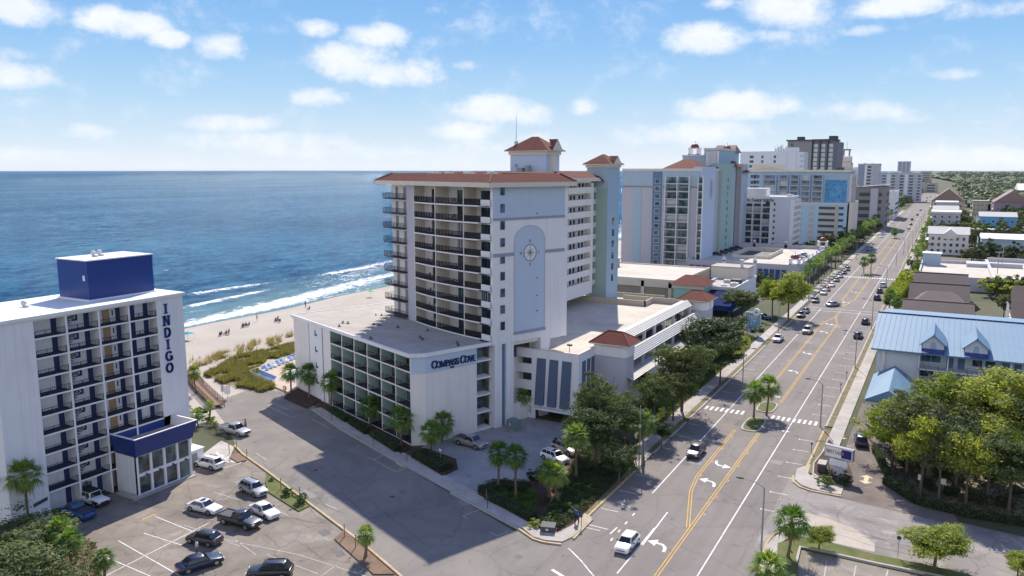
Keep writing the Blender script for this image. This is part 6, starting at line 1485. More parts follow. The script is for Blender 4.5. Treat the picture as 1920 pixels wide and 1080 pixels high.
for (a, b, kd, pt, lb) in ((1502, 594, 'suv', 'black', 'black car with a companion parked before the junction, nearer one'), (1511, 586, 'sedan', 'navy', 'dark car tucked behind the black one before the junction'), (1533, 567, 'suv', 'grey', 'grey blue car at the kerb corner past the junction'), (1545, 552, 'suv', 'white', 'pale car in the kerb line beside the palms, first'), (1549, 545, 'hatch', 'red', 'reddish car in the kerb line beside the palms'), (1559, 537, 'sedan', 'white', 'white sedan in the kerb line beside the palms'), (1563, 527, 'sedan', 'grey', 'grey car in the kerb line under the palm shadows'), (1571, 520, 'sedan', 'silver', 'silver car in the kerb line under the palm shadows'), (1577, 513, 'hatch', 'black', 'black car in the kerb line under the palm shadows'), (1583, 507, 'suv', 'grey', 'farthest grey car in the kerb line')):
    X_, Y_ = G(a, b); car(kd, -34.0 if a > 1520 else X_, Y_, 180, pt, lb, far=False)
X_, Y_ = G(1431, 597); car('sedan', X_, Y_, 120, 'bluepaint', 'royal blue car behind the hotel road sign')
# distant traffic on the avenue, measured from the photograph
random.seed(4)
far_l = [(1710, 413, 'dark car in the far left lane by the distant palms', 'black'), (1726, 395, 'small dark car beyond the gap in the traffic', 'navy'), (1720, 404, 'dark car far up the avenue, centre', 'grey'), (1692, 415, 'dark car near the third median', 'charcoal'), (1708, 422, 'black car right of the third median', 'black'), (1704, 430, 'silver car below the black one', 'silver'), (1653, 440, 'white car just left of the third median', 'white'), (1651, 440, '', ''), (1737, 378, 'tiny dark car near the top of the avenue', 'red'), (1738, 372, 'tiny car at the top of the avenue', 'grey'), (1732, 380, 'tiny green grey car near the top of the avenue', 'silver'), (1744, 370, 'tiny dark car beside the last palms', 'black'), (1726, 376, 'tiny reddish car near the top left of the avenue', 'brown')]
for (a, b, lb, pt) in far_l:
    if lb: X_, Y_ = G(a, b); car(random.choice(('suv', 'sedan', 'bigsuv')), min(-16.5, max(-34, X_)), Y_, 180 if X_ < -25 else 0, pt, lb, far=True, nm='moving_car', scale=1.1)
for i, (a, b) in enumerate(((1652, 445), (1628, 463), (1598, 468))):
    X_, Y_ = G(a, b); car('sedan', -33.8, Y_, 180, ('white', 'silver', 'grey')[i], ('white sedan parked by the far car park, nearest the median', 'silver sedan parked by the far car park kerb', 'grey sedan in the shade of the far garage')[i], far=True)
for i, (x, y) in enumerate([(-43-3*j, 505+12*k) for k in range(3) for j in range(6)]): car(random.choice(('suv', 'sedan')), x, y, 90, random.choice(('white', 'silver', 'grey', 'black')), 'car in the distant surface car park beside the avenue', 'cars in the distant surface car park', far=True)
# podium and garage roof cars
for i in range(5): car('sedan', -81.5+.4*i, 322+7.5*i, 90, 'black', 'black car in the shade on the podium deck', 'shaded cars on the podium deck', far=True, z=6.9)
for i, (x, y, p_) in enumerate(((-50, 322, 'black'), (-49.6, 326, 'white'), (-49.2, 330, 'grey'), (-48.8, 334, 'white'))): car('suv', x, y, 90, p_, ('black car nearest on the sunny podium deck', 'white car second on the sunny podium deck', 'grey car third on the sunny podium deck', 'white car farthest on the sunny podium deck')[i], far=True, z=6.9)
car('sedan', -51.5, 137.5, 90, 'white', 'white car parked inside the garage behind the lower canopy', far=True, z=5.4) if False else car('sedan', -49.6, 128.9, 80, 'white', 'white car showing through the open garage storey', far=True, z=6.8)
car('sedan', *G(1795, 0) if False else (8.6, 205.5), 0, 'black', 'black car at the right end of the brown shingled houses', far=True)
# ================================================================ other buildings
def building(name, label, cat='building', loc=(0, 0, 0), group=None): return thing(name, label, cat, loc, 0, group)
class Bld:
    def __init__(s, name, label, x0, y0, cat='building', group=None): s.t = building(name, label, cat, (x0, y0, 0), group); s.o = (x0, y0)
    def part(s, name, mb, mat, smooth=False, parent=None): return obj(name, mb, M[mat] if isinstance(mat, str) else mat, parent or s.t, (-s.o[0], -s.o[1], 0), smooth=smooth)
    def inst(s, name, me, x, y, z, rz=0): return obj(name, me, parent=s.t, loc=(x-s.o[0], y-s.o[1], z), rz=rz)
def boxm(*a, mat='white', nm='wall'): return MB().box(*a).mesh(nm, M[mat])
def grid_win(b, face, c, a0, a1, z0, z1, nc, nr, w, h, mat='glassb', nm='window', frame=None):
    """windows on a front (-y) face at y=c or side (+x) face at x=c; each is its own part"""
    f = MB(); t = .1
    if face == 'F': f.box(0, -.06, 0, w, 0, h)
    else: f.box(0, 0, 0, .06, w, h)
    me = f.mesh(nm, M[mat]); fm = None
    if frame:
        g = MB()
        if face == 'F':
            g.box(-t, -.12, -t-.05, w+t, 0, -.02); g.box(-t, -.12, h, w+t, 0, h+t); g.box(-t, -.12, -.02, 0, 0, h); g.box(w, -.12, -.02, w+t, 0, h)
        else:
            g.box(0, -t, -t-.05, .12, w+t, -.02); g.box(0, -t, h, .12, w+t, h+t); g.box(0, -t, -.02, .12, 0, h); g.box(0, w, -.02, .12, w+t, h)
        fm = g.mesh('frame', M[frame])
    for i in range(nc):
        for j in range(nr):
            a = a0+(a1-a0-w)*(i/(nc-1) if nc > 1 else .5); z = z0+(z1-z0)*(j/nr)
            o = b.inst(nm, me, a if face == 'F' else c, c if face == 'F' else a, z)
            if fm: g_ = bpy.data.objects.new('frame', fm); COL.objects.link(g_); g_.parent = o
def grid_balc(b, face, c, a0, a1, z0, z1, nc, nr, dep=1.3, slab='white', rail='black', glassm='glass', fin='white', solid=False, gap=.35, open_=1.0):
    w = (a1-a0)/nc; fh = (z1-z0)/nr
    s_ = MB(); s_.box(0, -dep, -.1, w, 0, .1); g = MB(); g.box(w*.12, -.05, .1, w*.88, -.005, fh*.82)
    r = MB()
    if solid: r.box(0, -dep, .1, w, -dep+.1, 1.05)
    else:
        r.box(.08, -dep, 1.0, w-.08, -dep+.06, 1.07); n = max(4, int(w/gap))
        for i in range(n+1): r.box(.08+(w-.2)*i/n, -dep, .1, .14+(w-.2)*i/n, -dep+.05, 1.0)
    rz = 0 if face == 'F' else math.pi/2
    sm, rm_ = s_.mesh('balcony', M[slab]), r.mesh('railing', M[rail]); gms = [g.mesh('glass_door', M[q_]) for q_ in (glassm, glassm, 'glass', 'palewin' if nr < 14 else glassm)]
    for i in range(nc):
        for j in range(nr):
            z = z0+fh*j; a = a0+w*i; o = b.inst('balcony', sm, a if face == 'F' else c, c if face == 'F' else a, z, rz)
            for nm, me in (('glass_door', random.choice(gms)), ('railing', rm_)): q = bpy.data.objects.new(nm, me); COL.objects.link(q); q.parent = o
    f = MB()
    for i in range(nc+1):
        a = a0+w*i
        if face == 'F': f.box(a-.12, c-dep-.03, z0-.3, a+.12, c, z1)
        else: f.box(c, a-.12, z0-.3, c+dep+.03, a+.12, z1)
    b.part('balcony_fin', f, fin)
def parapet_roof(b, x0, y0, x1, y1, z, mat='roofgrey', rim='white', h=.5, units=0, seed=1, over=.15):
    mb = MB(); mb.box(x0, y0, z, x1, y1, z+.1); b.part('roof', mb, mat)
    mb = MB(); o = over
    mb.box(x0-o, y0-o, z-.1, x1+o, y0+.25, z+h); mb.box(x0-o, y1-.25, z-.1, x1+o, y1+o, z+h); mb.box(x0-o, y0+.25, z-.1, x0+.25, y1-.25, z+h); mb.box(x1-.25, y0+.25, z-.1, x1+o, y1-.25, z+h)
    b.part('roof_edge', mb, rim); rnd = random.Random(seed)
    for i in range(units):
        x, y = rnd.uniform(x0+1, x1-3), rnd.uniform(y0+1, y1-3); s = rnd.uniform(.8, 2.2); mb = MB(); mb.box(x, y, z+.1, x+s*1.4, y+s, z+.1+s*.6); mb.tube((x+s*.7, y+s*.5, z+.1+s*.6), (x+s*.7, y+s*.5, z+.25+s*.6), s*.3); b.part('roof_unit', mb, 'ltgrey')
fx = lambda x, y, Y: onY(x, y, Y)[0]
# ---------------- pastel blue resort tower (front at Y=300)
Y0 = 300.0
def q4(a, b): return 1140+a/4, 230+b/4
b = Bld('resort_tower', 'tall pastel blue and pale grey resort tower with a round domed roofline', -130, Y0, 'hotel')
xL, xR = fx(1166, 400, Y0), fx(1312, 400, Y0); ZT = 41.6
yb = onX(1392, 400, xR)[0]
mb = MB(); mb.box(xL, Y0, 0, xR, Y0+40, ZT); b.part('wall', mb, 'lilac')
parapet_roof(b, xL, Y0, xR, Y0+40, ZT, rim='cream', h=.8)
for (p0, p1, m_, d) in (((186, 0), (248, 0), 'blue2', .12), ((330, 0), (400, 0), 'blue3', .12)):
    mb = MB(); mb.box(fx(*q4(p0[0], 700), Y0), Y0-d, 0, fx(*q4(p1[0], 700), Y0), Y0, ZT-.4); b.part('colour_band', mb, m_)
mb = MB(); mb.box(xL, Y0-.08, ZT-6, xR-.2, Y0, ZT-.3); b.part('blue_frieze', mb, 'blue2'); mb = MB(); mb.box(xL-.05, Y0-.16, ZT-6.6, xR, Y0, ZT-6.0); b.part('string_course', mb, 'taupe')
grid_win(b, 'F', Y0-.13, fx(*q4(348, 700), Y0), fx(*q4(385, 700), Y0), 1.5, 39.5, 1, 13, 1.9, 1.6, 'glass', frame='white')
ba0, ba1 = fx(*q4(430, 700), Y0), fx(*q4(607, 700), Y0)
grid_balc(b, 'F', Y0-.1, ba0, ba1, .8, 39.6, 2, 13, 1.4, slab='white', glassm='glassg')
a0 = xR-3.4
grid_balc(b, 'F', Y0-.1, fx(*q4(672, 700), Y0), fx(*q4(708, 700), Y0), .8, 39.6, 1, 13, 1.0, slab='white', solid=False)
# long side (+x): bays of colour
ys_ = [Y0]; 
def yat(px_): return onX(*q4(px_, 600), xR)[0]
segs = [(700, 790, 'paleblue', .5), (790, 825, 'dkgrey', -.8), (825, 915, 'seafoam', 1.2), (915, 945, 'blue2', .2), (945, 980, 'taupe', .8), (980, 1010, 'lilac', .3), (1010, 1040, 'blue2', .0)]
for p0, p1, m_, d in segs:
    ya, yb_ = yat(p0) if p0 > 700 else Y0+.02, yat(p1)
    mb = MB(); mb.box(xR-3, ya, 0, xR+d, yb_, ZT+(3 if m_ in ('seafoam', 'blue2') else 1.5)); b.part('side_bay', mb, m_)
    if m_ == 'dkgrey':
        mb = MB()
        for k in range(14): mb.box(xR-.8, ya, 1+2.95*k, xR-.3, yb_, 1.3+2.95*k)
        b.part('stair_slab', mb, 'white')
yend = yat(1040); mb = MB(); mb.box(xR-28, Y0+10, 0, xR-.5, yend, ZT+.8); b.part('rear_block', mb, 'lilac')
grid_win(b, 'S', xR+1.2, yat(845), yat(900), 3, 40, 1, 12, 1.6, 1.5, 'glassb')
# compass motif on the flank
mb = MB(); yc = (yat(735)+yat(785))/2
mb.wallprism([(yc+3.0*math.cos(2*math.pi*i/24), 34+4.2*math.sin(2*math.pi*i/24)) for i in range(24)], 'x', xR+.5, xR+.56); md = b.part('medallion', mb, 'lilac')
mb = MB(); mb.wallprism([(yc-.5, 34), (yc, 30.6), (yc+.5, 34), (yc, 37.4)], 'x', xR+.56, xR+.62); obj('medallion_star', mb, M['blue3'], md)
# roofscape
mb = MB(); hip(mb, fx(*q4(415, 350), Y0+6), Y0+3, fx(*q4(700, 350), Y0+6), Y0+26, ZT+.6, ZT+4.6, 4, 'x'); b.part('tile_roof', mb, 'tile')
mb = MB(); x_ = fx(*q4(560, 250), Y0+30); x2_ = fx(*q4(720, 250), Y0+30); mb.box(x_, Y0+30, ZT, x2_, Y0+50, ZT+6.0); mb.box(x2_, Y0+30.2, ZT, xR-1.5, Y0+60, ZT+8.6); b.part('upper_block', mb, 'blue2')
mb = MB(); mb.box(x_-.3, Y0+29.7, ZT+6, x2_, Y0+50.3, ZT+6.6); mb.box(x2_-.2, Y0+29.9, ZT+8.6, xR-1.2, Y0+60.3, ZT+9.4); b.part('cornice', mb, 'cream')
mb = MB(); nx = (xR-1.8-x2_)
for i in range(7): mb.box(x2_+1+nx*.13*i, Y0+29.8, ZT+2, x2_+1.9+nx*.13*i, Y0+30.15, ZT+8)
b.part('colonnade', mb, 'white')
mb = MB(); mb.wallprism([(xR-8, ZT+2), (xR-6, ZT+2), (xR-6, ZT+6)]+[(xR-7+math.cos(a/10*math.pi), ZT+6+math.sin(a/10*math.pi)) for a in range(1, 10)]+[(xR-8, ZT+6)], 'y', Y0+29.6, Y0+29.8) if False else mb.box(x2_+nx*.95, Y0+29.75, ZT+2, x2_+nx*.99, Y0+30, ZT+7); b.part('arched_window', mb, 'glass')
def cupola(b, x, y, z, r, h):
    mb = MB(); mb.box(x-r*1.15, y-r*1.15, z, x+r*1.15, y+r*1.15, z+h*.15)
    for a in range(4): mb.box(x+(r*.95 if a % 2 else -r*.95)-r*.2, y+(r*.95 if a > 1 else -r*.95)-r*.2, z, x+(r*.95 if a % 2 else -r*.95)+r*.2, y+(r*.95 if a > 1 else -r*.95)+r*.2, z+h)
    mb.box(x-r*1.25, y-r*1.25, z+h, x+r*1.25, y+r*1.25, z+h*1.15); o = b.part('cupola', mb, 'white')
    mb = MB(); mb.sphere((x, y, z+h*1.15), r, r, r*1.0, 14, 6, half=True); mb.tube((x, y, z+h*1.1+r), (x, y, z+h*1.2+r*1.5), .1, n=6); b.part('dome', mb, 'reddome', True)
cupola(b, fx(*q4(652, 190), Y0+34), Y0+34, ZT+6.6, 1.9, 2.6); cupola(b, fx(*q4(893, 200), Y0+62), Y0+62, ZT+6.2, 1.9, 2.8)
mb = MB(); x_ = fx(*q4(795, 180), Y0+70); x2_ = fx(*q4(940, 180), Y0+70); mb.box(x_, Y0+70, ZT, x2_, Y0+82, ZT+8.2); b.part('lift_house', mb, 'blue2')
mb = MB(); mb.add([(x_-1, Y0+69, ZT+8.2), (x2_+1, Y0+69, ZT+8.2), (x2_, Y0+76, ZT+11.8), (x_, Y0+76, ZT+11.8), (x_-1, Y0+83, ZT+8.2), (x2_+1, Y0+83, ZT+8.2)], [(0,1,2,3),(3,2,5,4),(0,3,4),(1,5,2)]); b.part('gable_roof', mb, 'shingle2')
mb = MB(); hip(mb, xR-6, yat(915)-1, xR+2, yat(985), ZT+1.6, ZT+4.6, 2, 'y'); hip(mb, xR-6, yat(990), xR+1.5, yat(1045), ZT-1, ZT+2, 2, 'y'); b.part('side_roof', mb, 'tile')
# ---------------- podium car park beside it
b = Bld('podium_garage', 'low blue panelled parking podium with scrolled parapets and red domed cupolas', -65, 293, 'garage')
PX0, PX1, PY0, PY1, PZ = -85.5, -44.7, 293.0, 368.0, 6.8
mb = MB(); mb.box(PX0, PY0, 0, PX1, PY1, PZ-.1); b.part('wall', mb, 'lilac')
cx0, cx1, cy0, cy1 = -74, -60, 318, 348
mb = MB(); mb.box(PX0, PY0, PZ-.1, PX1, cy0, PZ); mb.box(PX0, cy1, PZ-.1, PX1, PY1, PZ); mb.box(PX0, cy0, PZ-.1, cx0, cy1, PZ); mb.box(cx1, cy0, PZ-.1, PX1, cy1, PZ); b.part('deck', mb, 'deck')
mb = MB(); mb.box(cx0, cy0, PZ-.09, cx1, cy1, PZ-.05); b.part('well_floor', mb, 'dkgrey')
mb = MB(); mb.box(cx0-.3, cy0, PZ, cx0, cy1, PZ+1.6); mb.box(cx1, cy0, PZ, cx1+.3, cy1, PZ+1.6); mb.box(cx0, cy1, PZ, cx1, cy1+.3, PZ+1.6); mb.box(cx0, cy0-.3, PZ, cx1, cy0, PZ+1.1); b.part('ramp_parapet', mb, 'cream')
mb = MB()
mb.box(PX0, PY0-.1, PZ-.6, PX1+.2, PY0+.3, PZ+1.1); mb.box(PX1-.3, PY0, PZ-.6, PX1+.2, PY1, PZ+1.1); mb.box(PX0, PY1-.3, PZ, PX1, PY1+.1, PZ+1.5); mb.box(PX0, PY0, PZ, PX0+.4, PY1, PZ+1.5); b.part('parapet', mb, 'lilac')
for (x0_, x1_, n) in ((-84.8, -72.3, 5), (-70.3, -60.9, 4), (-59, -48.6, 5)):
    w = (x1_-x0_)/n
    for i in range(n): mb = MB(); mb.box(x0_+w*i+.25, PY0-.2, .4, x0_+w*(i+1)-.25, PY0, PZ-.9); b.part('blue_panel', mb, 'blue3p')
for i in range(13):
    y = PY0+3+i*5.6; mb = MB(); mb.box(PX1, y, .4, PX1+.2, y+4.2, PZ-.9); b.part('blue_panel', mb, 'blue3p')
for (x, y) in ((-71.3, PY0), (-59.9, PY0)):
    mb = MB(); mb.box(x-.6, y-.45, 0, x+.6, y, PZ+1.6); mb.tube((x, y-.45, PZ+1.9), (x, y, PZ+1.9), .75, n=16); mb.sphere((x, y-.2, PZ+2.8), .3, n=8, m=4); b.part('scroll_pilaster', mb, 'white')
for i in range(6):
    y = PY0+10+i*11; mb = MB(); mb.box(PX1, y-.6, 0, PX1+.45, y+.6, PZ+1.6); mb.tube((PX1, y, PZ+1.9), (PX1+.45, y, PZ+1.9), .75, n=16); b.part('scroll_pilaster', mb, 'white')
for x in (-76, -62): mb = MB(); mb.box(x-.6, PY1-.3, PZ, x+.6, PY1+.1, PZ+2.2); mb.tube((x, PY1-.3, PZ+2.4), (x, PY1+.1, PZ+2.4), .7, n=14); b.part('scroll_pilaster', mb, 'white')
mb = MB(); mb.box(PX1-3.4, PY0-.5, 0, PX1+.5, PY0+3.2, PZ+1.2); mb.box(PX1-3.4, PY1-3.2, 0, PX1+.5, PY1+.5, PZ+1.2); b.part('corner_block', mb, 'lilac')
cupola(b, PX1-1.5, PY0+1.4, PZ+1.2, 1.5, 1.9); cupola(b, PX1-1.5, PY1-1.4, PZ+1.2, 1.7, 2.4)
for x, y in ((-67, 345), (-58, 358)): mb = MB(); mb.tube((x, y, PZ), (x, y, PZ+6), .09, n=6); mb.box(x-.8, y-.1, PZ+5.9, x+.8, y+.1, PZ+6.1); b.part('deck_lamp', mb, 'grey')
# ---------------- white mid-rise behind the podium
b = Bld('hotel', 'white nine storey beach hotel with dark glazed balconies and faint lettering on its top', -90, 385, 'hotel')
Y0 = 385.0; xa, xb = fx(*q4(1010, 700), Y0), fx(*q4(1365, 700), Y0); zt = onY(*q4(1300, 562), Y0)[1]
mb = MB(); mb.box(xa, Y0, 0, xb, Y0+22, zt); b.part('wall', mb, 'palegrey2'); parapet_roof(b, xa, Y0, xb, Y0+22, zt, 'roofwhite', 'white', .5, 3, 4)
mb = MB(); x_ = fx(*q4(1178, 700), Y0); z_ = onY(*q4(1100, 492), Y0)[1]; mb.box(xa+.5, Y0-.1, zt-3, x_, Y0+9, z_); b.part('sign_block', mb, 'white')
grid_balc(b, 'F', Y0-.05, fx(*q4(1020, 700), Y0), fx(*q4(1218, 700), Y0), zt-8*2.9-1.8, zt-1.6, 3, 8, 1.3, slab='white', glassm='glassb')
grid_win(b, 'F', Y0, fx(*q4(1240, 700), Y0), fx(*q4(1252, 700), Y0), zt-23, zt-1, 1, 8, .9, 1.2, 'glass')
grid_balc(b, 'S', xb, Y0+1, Y0+20, zt-8*2.9-1, zt-1, 3, 8, 1.6, slab='white', solid=True, rail='white', glassm='glass')
x_ = fx(*q4(1030, 588), Y0)
word('sign_letter', 'AT SANDS SOUTH', 1.5, .3, .1, M['dkgrey'], b.t, (x_+.6-b.o[0], -.15, onY(*q4(1100, 592), Y0)[1]), 0, .8, .02) if 'H' in GL and 'U' in GL else None
# ---------------- wide turquoise block with painted sea mural and car park floors
b = Bld('resort_block', 'wide turquoise resort block with balcony rows over open parking floors and a blue mural', -70, 470, 'hotel')
Y0 = 470.0; xa, xb = fx(*q4(1040, 450), Y0), fx(*q4(1808, 450), Y0); zt = onY(*q4(1500, 368), Y0)[1]; zm = onY(*q4(1500, 603), Y0)[1]
mb = MB(); mb.box(xa, Y0, 0, xb, Y0+28, zt); b.part('wall', mb, 'blue2'); parapet_roof(b, xa, Y0, xb, Y0+28, zt, 'roofgrey', 'cream', 1.0, 5, 9, over=.8)
fl = (zt-zm-1)/5
for i, (p0, p1) in enumerate(((1165, 1262), (1282, 1350), (1368, 1430), (1450, 1518), (1535, 1610))):
    w = fx(*q4(p1, 450), Y0)-fx(*q4(p0, 450), Y0); grid_balc(b, 'F', Y0-.05, fx(*q4(p0, 450), Y0), fx(*q4(p1, 450), Y0), zm+.4, zt-1.5, 1, 5, 1.5, slab='white', rail='ltgrey', glassm='glassb', fin='paleblue')
grid_win(b, 'F', Y0, fx(*q4(1068, 450), Y0), fx(*q4(1135, 450), Y0), zm+.8, zt-.6, 2, 5, 3.4, 2.0, 'glassb', frame='white')
mb = MB(); mb.box(fx(*q4(1630, 450), Y0), Y0-.06, zm+.6, fx(*q4(1795, 450), Y0), Y0, zt-4.5); b.part('sea_mural', mb, 'mural')
mb = MB(); mb.box(xa, Y0-1.2, zm-.5, xb+.4, Y0, zm+.3); b.part('ledge', mb, 'cream')
mb = MB(); mb.box(fx(*q4(1385, 700), Y0), Y0-3.0, 0, xb+.2, Y0-.0, zm-.5); lo = b.part('parking_storeys', mb, 'paleblue2')
fy = Y0-3.0; xs_ = [fx(*q4(p, 700), fy) for p in (1578, 1700, 1728, 1765, 1420, 1455, 1505, 1545)]
for k in range(6):
    z = zm-3.2-k*(zm-2)/6.3
    if z < 1: continue
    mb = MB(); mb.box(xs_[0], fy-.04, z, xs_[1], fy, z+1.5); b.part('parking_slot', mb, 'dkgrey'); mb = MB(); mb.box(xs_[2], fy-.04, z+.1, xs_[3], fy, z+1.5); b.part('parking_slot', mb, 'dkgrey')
    mb = MB(); mb.box(xs_[0], fy-.12, z-1.1, xs_[1]+2, fy, z); b.part('spandrel', mb, 'tan')
    for q in (4, 6): mb = MB(); mb.box(xs_[q], fy-.08, z-.2, xs_[q+1], fy, z+1.6); b.part('screen_panel', mb, 'tan')
mb = MB(); mb.box(xs_[1], fy-.25, 0, xs_[2]-.4, fy, zm-.5); b.part('pier', mb, 'tan'); mb = MB(); x3 = fx(*q4(1808, 700), fy); mb.box(x3-.2, fy-.3, 0, x3+1.5, Y0+28, zm+.8); b.part('pier', mb, 'cream')
grid_balc(b, 'S', xb+.0, Y0+2, Y0+26, zm+1, zt-1, 3, 5, 1.2, slab='tan', solid=True, rail='tan')
mb = MB(); x_ = fx(*q4(1080, 340), Y0+4); mb.box(x_, Y0+4, zt, fx(*q4(1300, 340), Y0+4), Y0+16, zt+4.5); b.part('roof_block', mb, 'cream')
mb = MB(); x_ = fx(*q4(1755, 340), Y0+8); x2_ = fx(*q4(1820, 340), Y0+8); mb.box(x_, Y0+8, zt, x2_, Y0+20, zt+5); mb.tube((x_, Y0+12, zt+6.5), (x2_, Y0+12, zt+6.5), 2.2, n=14); b.part('barrel_roof_house', mb, 'cream')
mb = MB(); x_ = fx(*q4(1765, 280), Y0+16)
for d_ in (0, 3): mb.box(x_+d_-.4, Y0+16, zt+5, x_+d_+.4, Y0+17, zt+12)
mb.box(x_-.8, Y0+15.6, zt+12, x_+3.8, Y0+17.4, zt+12.8); mb.tube((x_+1.5, Y0+16.5, zt+12.8), (x_+1.5, Y0+16.5, zt+17), .1, n=5); b.part('belfry', mb, 'taupe')
mb = MB(); x_ = fx(*q4(1710, 350), Y0+2); mb.box(x_, Y0+2, zt, x_+4, Y0+5, zt+2.4); b.part('stair_head', mb, 'dkgrey')
# ---------------- white block and dark tower behind
b = Bld('hotel', 'plain white apartment block with small dark windows behind the turquoise resort', -110, 560, 'hotel')
Y0 = 560.0; xa, xm, xb = fx(*q4(993, 250), Y0), fx(*q4(1340, 250), Y0), fx(*q4(1470, 250), Y0); zt = onY(*q4(1200, 215), Y0)[1]
mb = MB(); mb.box(xa, Y0, 0, xm, Y0+20, zt); mb.box(xm, Y0+1, 0, xb, Y0+18, zt-.6); mb.box(xm-.5, Y0+.5, 0, xm+6, Y0+12, zt+2.5); b.part('wall', mb, 'paleblock')
for p in ((1062, 1092, 2), (1150, 1166, 2), (1243, 1260, 2)): grid_win(b, 'F', Y0, fx(*q4(p[0], 250), Y0), fx(*q4(p[1], 250), Y0)+.1, zt-17.5, zt-1.5, 1, 5, fx(*q4(p[1], 250), Y0)-fx(*q4(p[0], 250), Y0), 1.9, 'glass')
grid_win(b, 'F', Y0+1, fx(*q4(1375, 250), Y0), fx(*q4(1400, 250), Y0), zt-18, zt-1, 1, 5, 1.8, 2.6, 'glassb'); grid_win(b, 'F', Y0+1, fx(*q4(1440, 250), Y0), fx(*q4(1465, 250), Y0), zt-18, zt-1, 1, 5, 2.2, 2.0, 'palewin')
mb = MB()
for i in range(5): x = fx(*q4(1250+i*20, 200), Y0+5); mb.box(x, Y0+5, zt, x+1.2, Y0+6.5, zt+2+(i % 3)); mb.tube((x, Y0+6, zt), (x, Y0+6, zt+4+(i % 2)*1.5), .12, n=5)
b.part('roof_aerials', mb, 'ltgrey')
b = Bld('tower_block', 'dark grey seventeen storey tower with white framed bays, tallest on the skyline', -90, 620, 'hotel')
Y0 = 620.0; xa, xm, xb, xc = fx(*q4(1345, 200), Y0), fx(*q4(1528, 200), Y0), fx(*q4(1700, 200), Y0), fx(*q4(1737, 200), Y0); zt = onY(*q4(1450, 138), Y0)[1]
mb = MB(); mb.box(xa, Y0, 0, xm, Y0+22, zt); b.part('wall', mb, 'taupe2'); mb = MB(); mb.box(xm, Y0+1.5, 0, xb, Y0+22, zt); mb.box(xb, Y0+1.5, 0, xb+.2, Y0+22, zt); b.part('wall', mb, 'dkgrey2')
mb = MB(); mb.box(xb-.1, Y0+2, 0, xb+3.5, Y0+24, zt-1); b.part('side_wall', mb, 'dkgrey2')
for i in range(3):
    w = (xb-xm)/3; x = xm+w*i+w*.2
    grid_win(b, 'F', Y0+1.4, x, x+w*.55, zt-48, zt-1.5, 1, 14, w*.55, 2.5, 'palewin', nm='window'); mb = MB(); mb.box(x-w*.16, Y0+.2, 0, x-w*.04, Y0+1.5, zt); b.part('fin', mb, 'black')
mb = MB(); mb.box(xa-1, Y0-.8, zt, xm, Y0+22, zt+1); mb.box(xm, Y0-.5, zt, xb+1, Y0+23, zt+1.2); mb.box(fx(*q4(1410, 120), Y0), Y0+5, zt+1, fx(*q4(1460, 120), Y0), Y0+12, zt+3.4); mb.box(fx(*q4(1650, 115), Y0), Y0+5, zt+1.2, fx(*q4(1710, 115), Y0), Y0+14, zt+3.6); b.part('roof_edge', mb, 'dkgrey')
mb = MB(); mb.box(fx(*q4(1368, 160), Y0), Y0-.05, zt-4.5, fx(*q4(1392, 160), Y0), Y0, zt-1.5); b.part('window', mb, 'glass')
# ---------------- towers further along the beach
def slab_tower(label, pl, pr, ptop, Y0, wall, cols, rows, gm='glass', side=0, dep=20, extra=None, balc=False, nm='apartment_tower'):
    xa, xb = fx(pl, ptop, Y0), fx(pr, ptop, Y0); zt = onY((pl+pr)/2, ptop, Y0)[1]; b = Bld(nm, label, xa, Y0, 'apartment block')
    mb = MB(); mb.box(xa, Y0, 0, xb, Y0+dep, zt); b.part('wall', mb, wall); parapet_roof(b, xa, Y0, xb, Y0+dep, zt, 'roofgrey', wall, .8, 3, int(pl))
    w = (xb-xa); h = zt/rows
    for (u0, u1, kind) in cols:
        if kind == 'w': grid_win(b, 'F', Y0, xa+w*u0, xa+w*u1, 2, zt, 1, rows, w*(u1-u0), h*.5, gm)
        elif kind == 'b': grid_balc(b, 'F', Y0, xa+w*u0, xa+w*u1, 2, zt-1, 1, rows, 1.5, slab='white', solid=True, rail='white', glassm=gm)
        else: mb = MB(); mb.box(xa+w*u0, Y0-.6, 0, xa+w*u1, Y0, zt-.5); b.part('pilaster', mb, kind)
    if side: grid_win(b, 'S', xb, Y0+2, Y0+dep-2, 2, zt, side, rows, 2.2, h*.5, gm)
    return b, xa, xb, zt
zz3 = lambda a, b: (1560+a/5.333, 280+b/5.333)
slab_tower('pale twin shafted tower with a dark window strip, beyond the turquoise resort', *[zz3(x, 150)[0] for x in (262, 478)], zz3(0, 152)[1], 780, 'palegrey', [(.05, .3, 'bandgrey'), (.32, .42, 'white'), (.45, .62, 'w'), (.8, .98, 'lilac')], 15, side=2)
slab_tower('narrow white block left of the twin shafted tower', *[zz3(x, 200)[0] for x in (190, 262)], zz3(0, 190)[1], 800, 'white', [(.2, .5, 'w')], 12, 'palewin')
slab_tower('long pale blue grey condominium with five dark bays, far along the avenue', *[zz3(x, 250)[0] for x in (475, 905)], zz3(0, 245)[1], 1150, 'palegrey', [(.06, .16, 'w'), (.29, .38, 'w'), (.49, .58, 'w'), (.70, .80, 'w'), (.9, .97, 'w'), (.18, .27, 'white'), (.6, .68, 'white')], 9, 'glassb')
slab_tower('tan parking block at the far end of the avenue', *[zz3(x, 340)[0] for x in (905, 1065)], zz3(0, 340)[1], 1620, 'tan', [(.3, .8, 'w')], 3, 'glassb')
slab_tower('lone high rise standing on the far horizon', *[zz3(x, 120)[0] for x in (660, 788)], zz3(0, 122)[1], 3600, 'palegrey', [(.1, .3, 'w'), (.4, .6, 'w'), (.7, .9, 'w')], 9, 'glassb', dep=40)
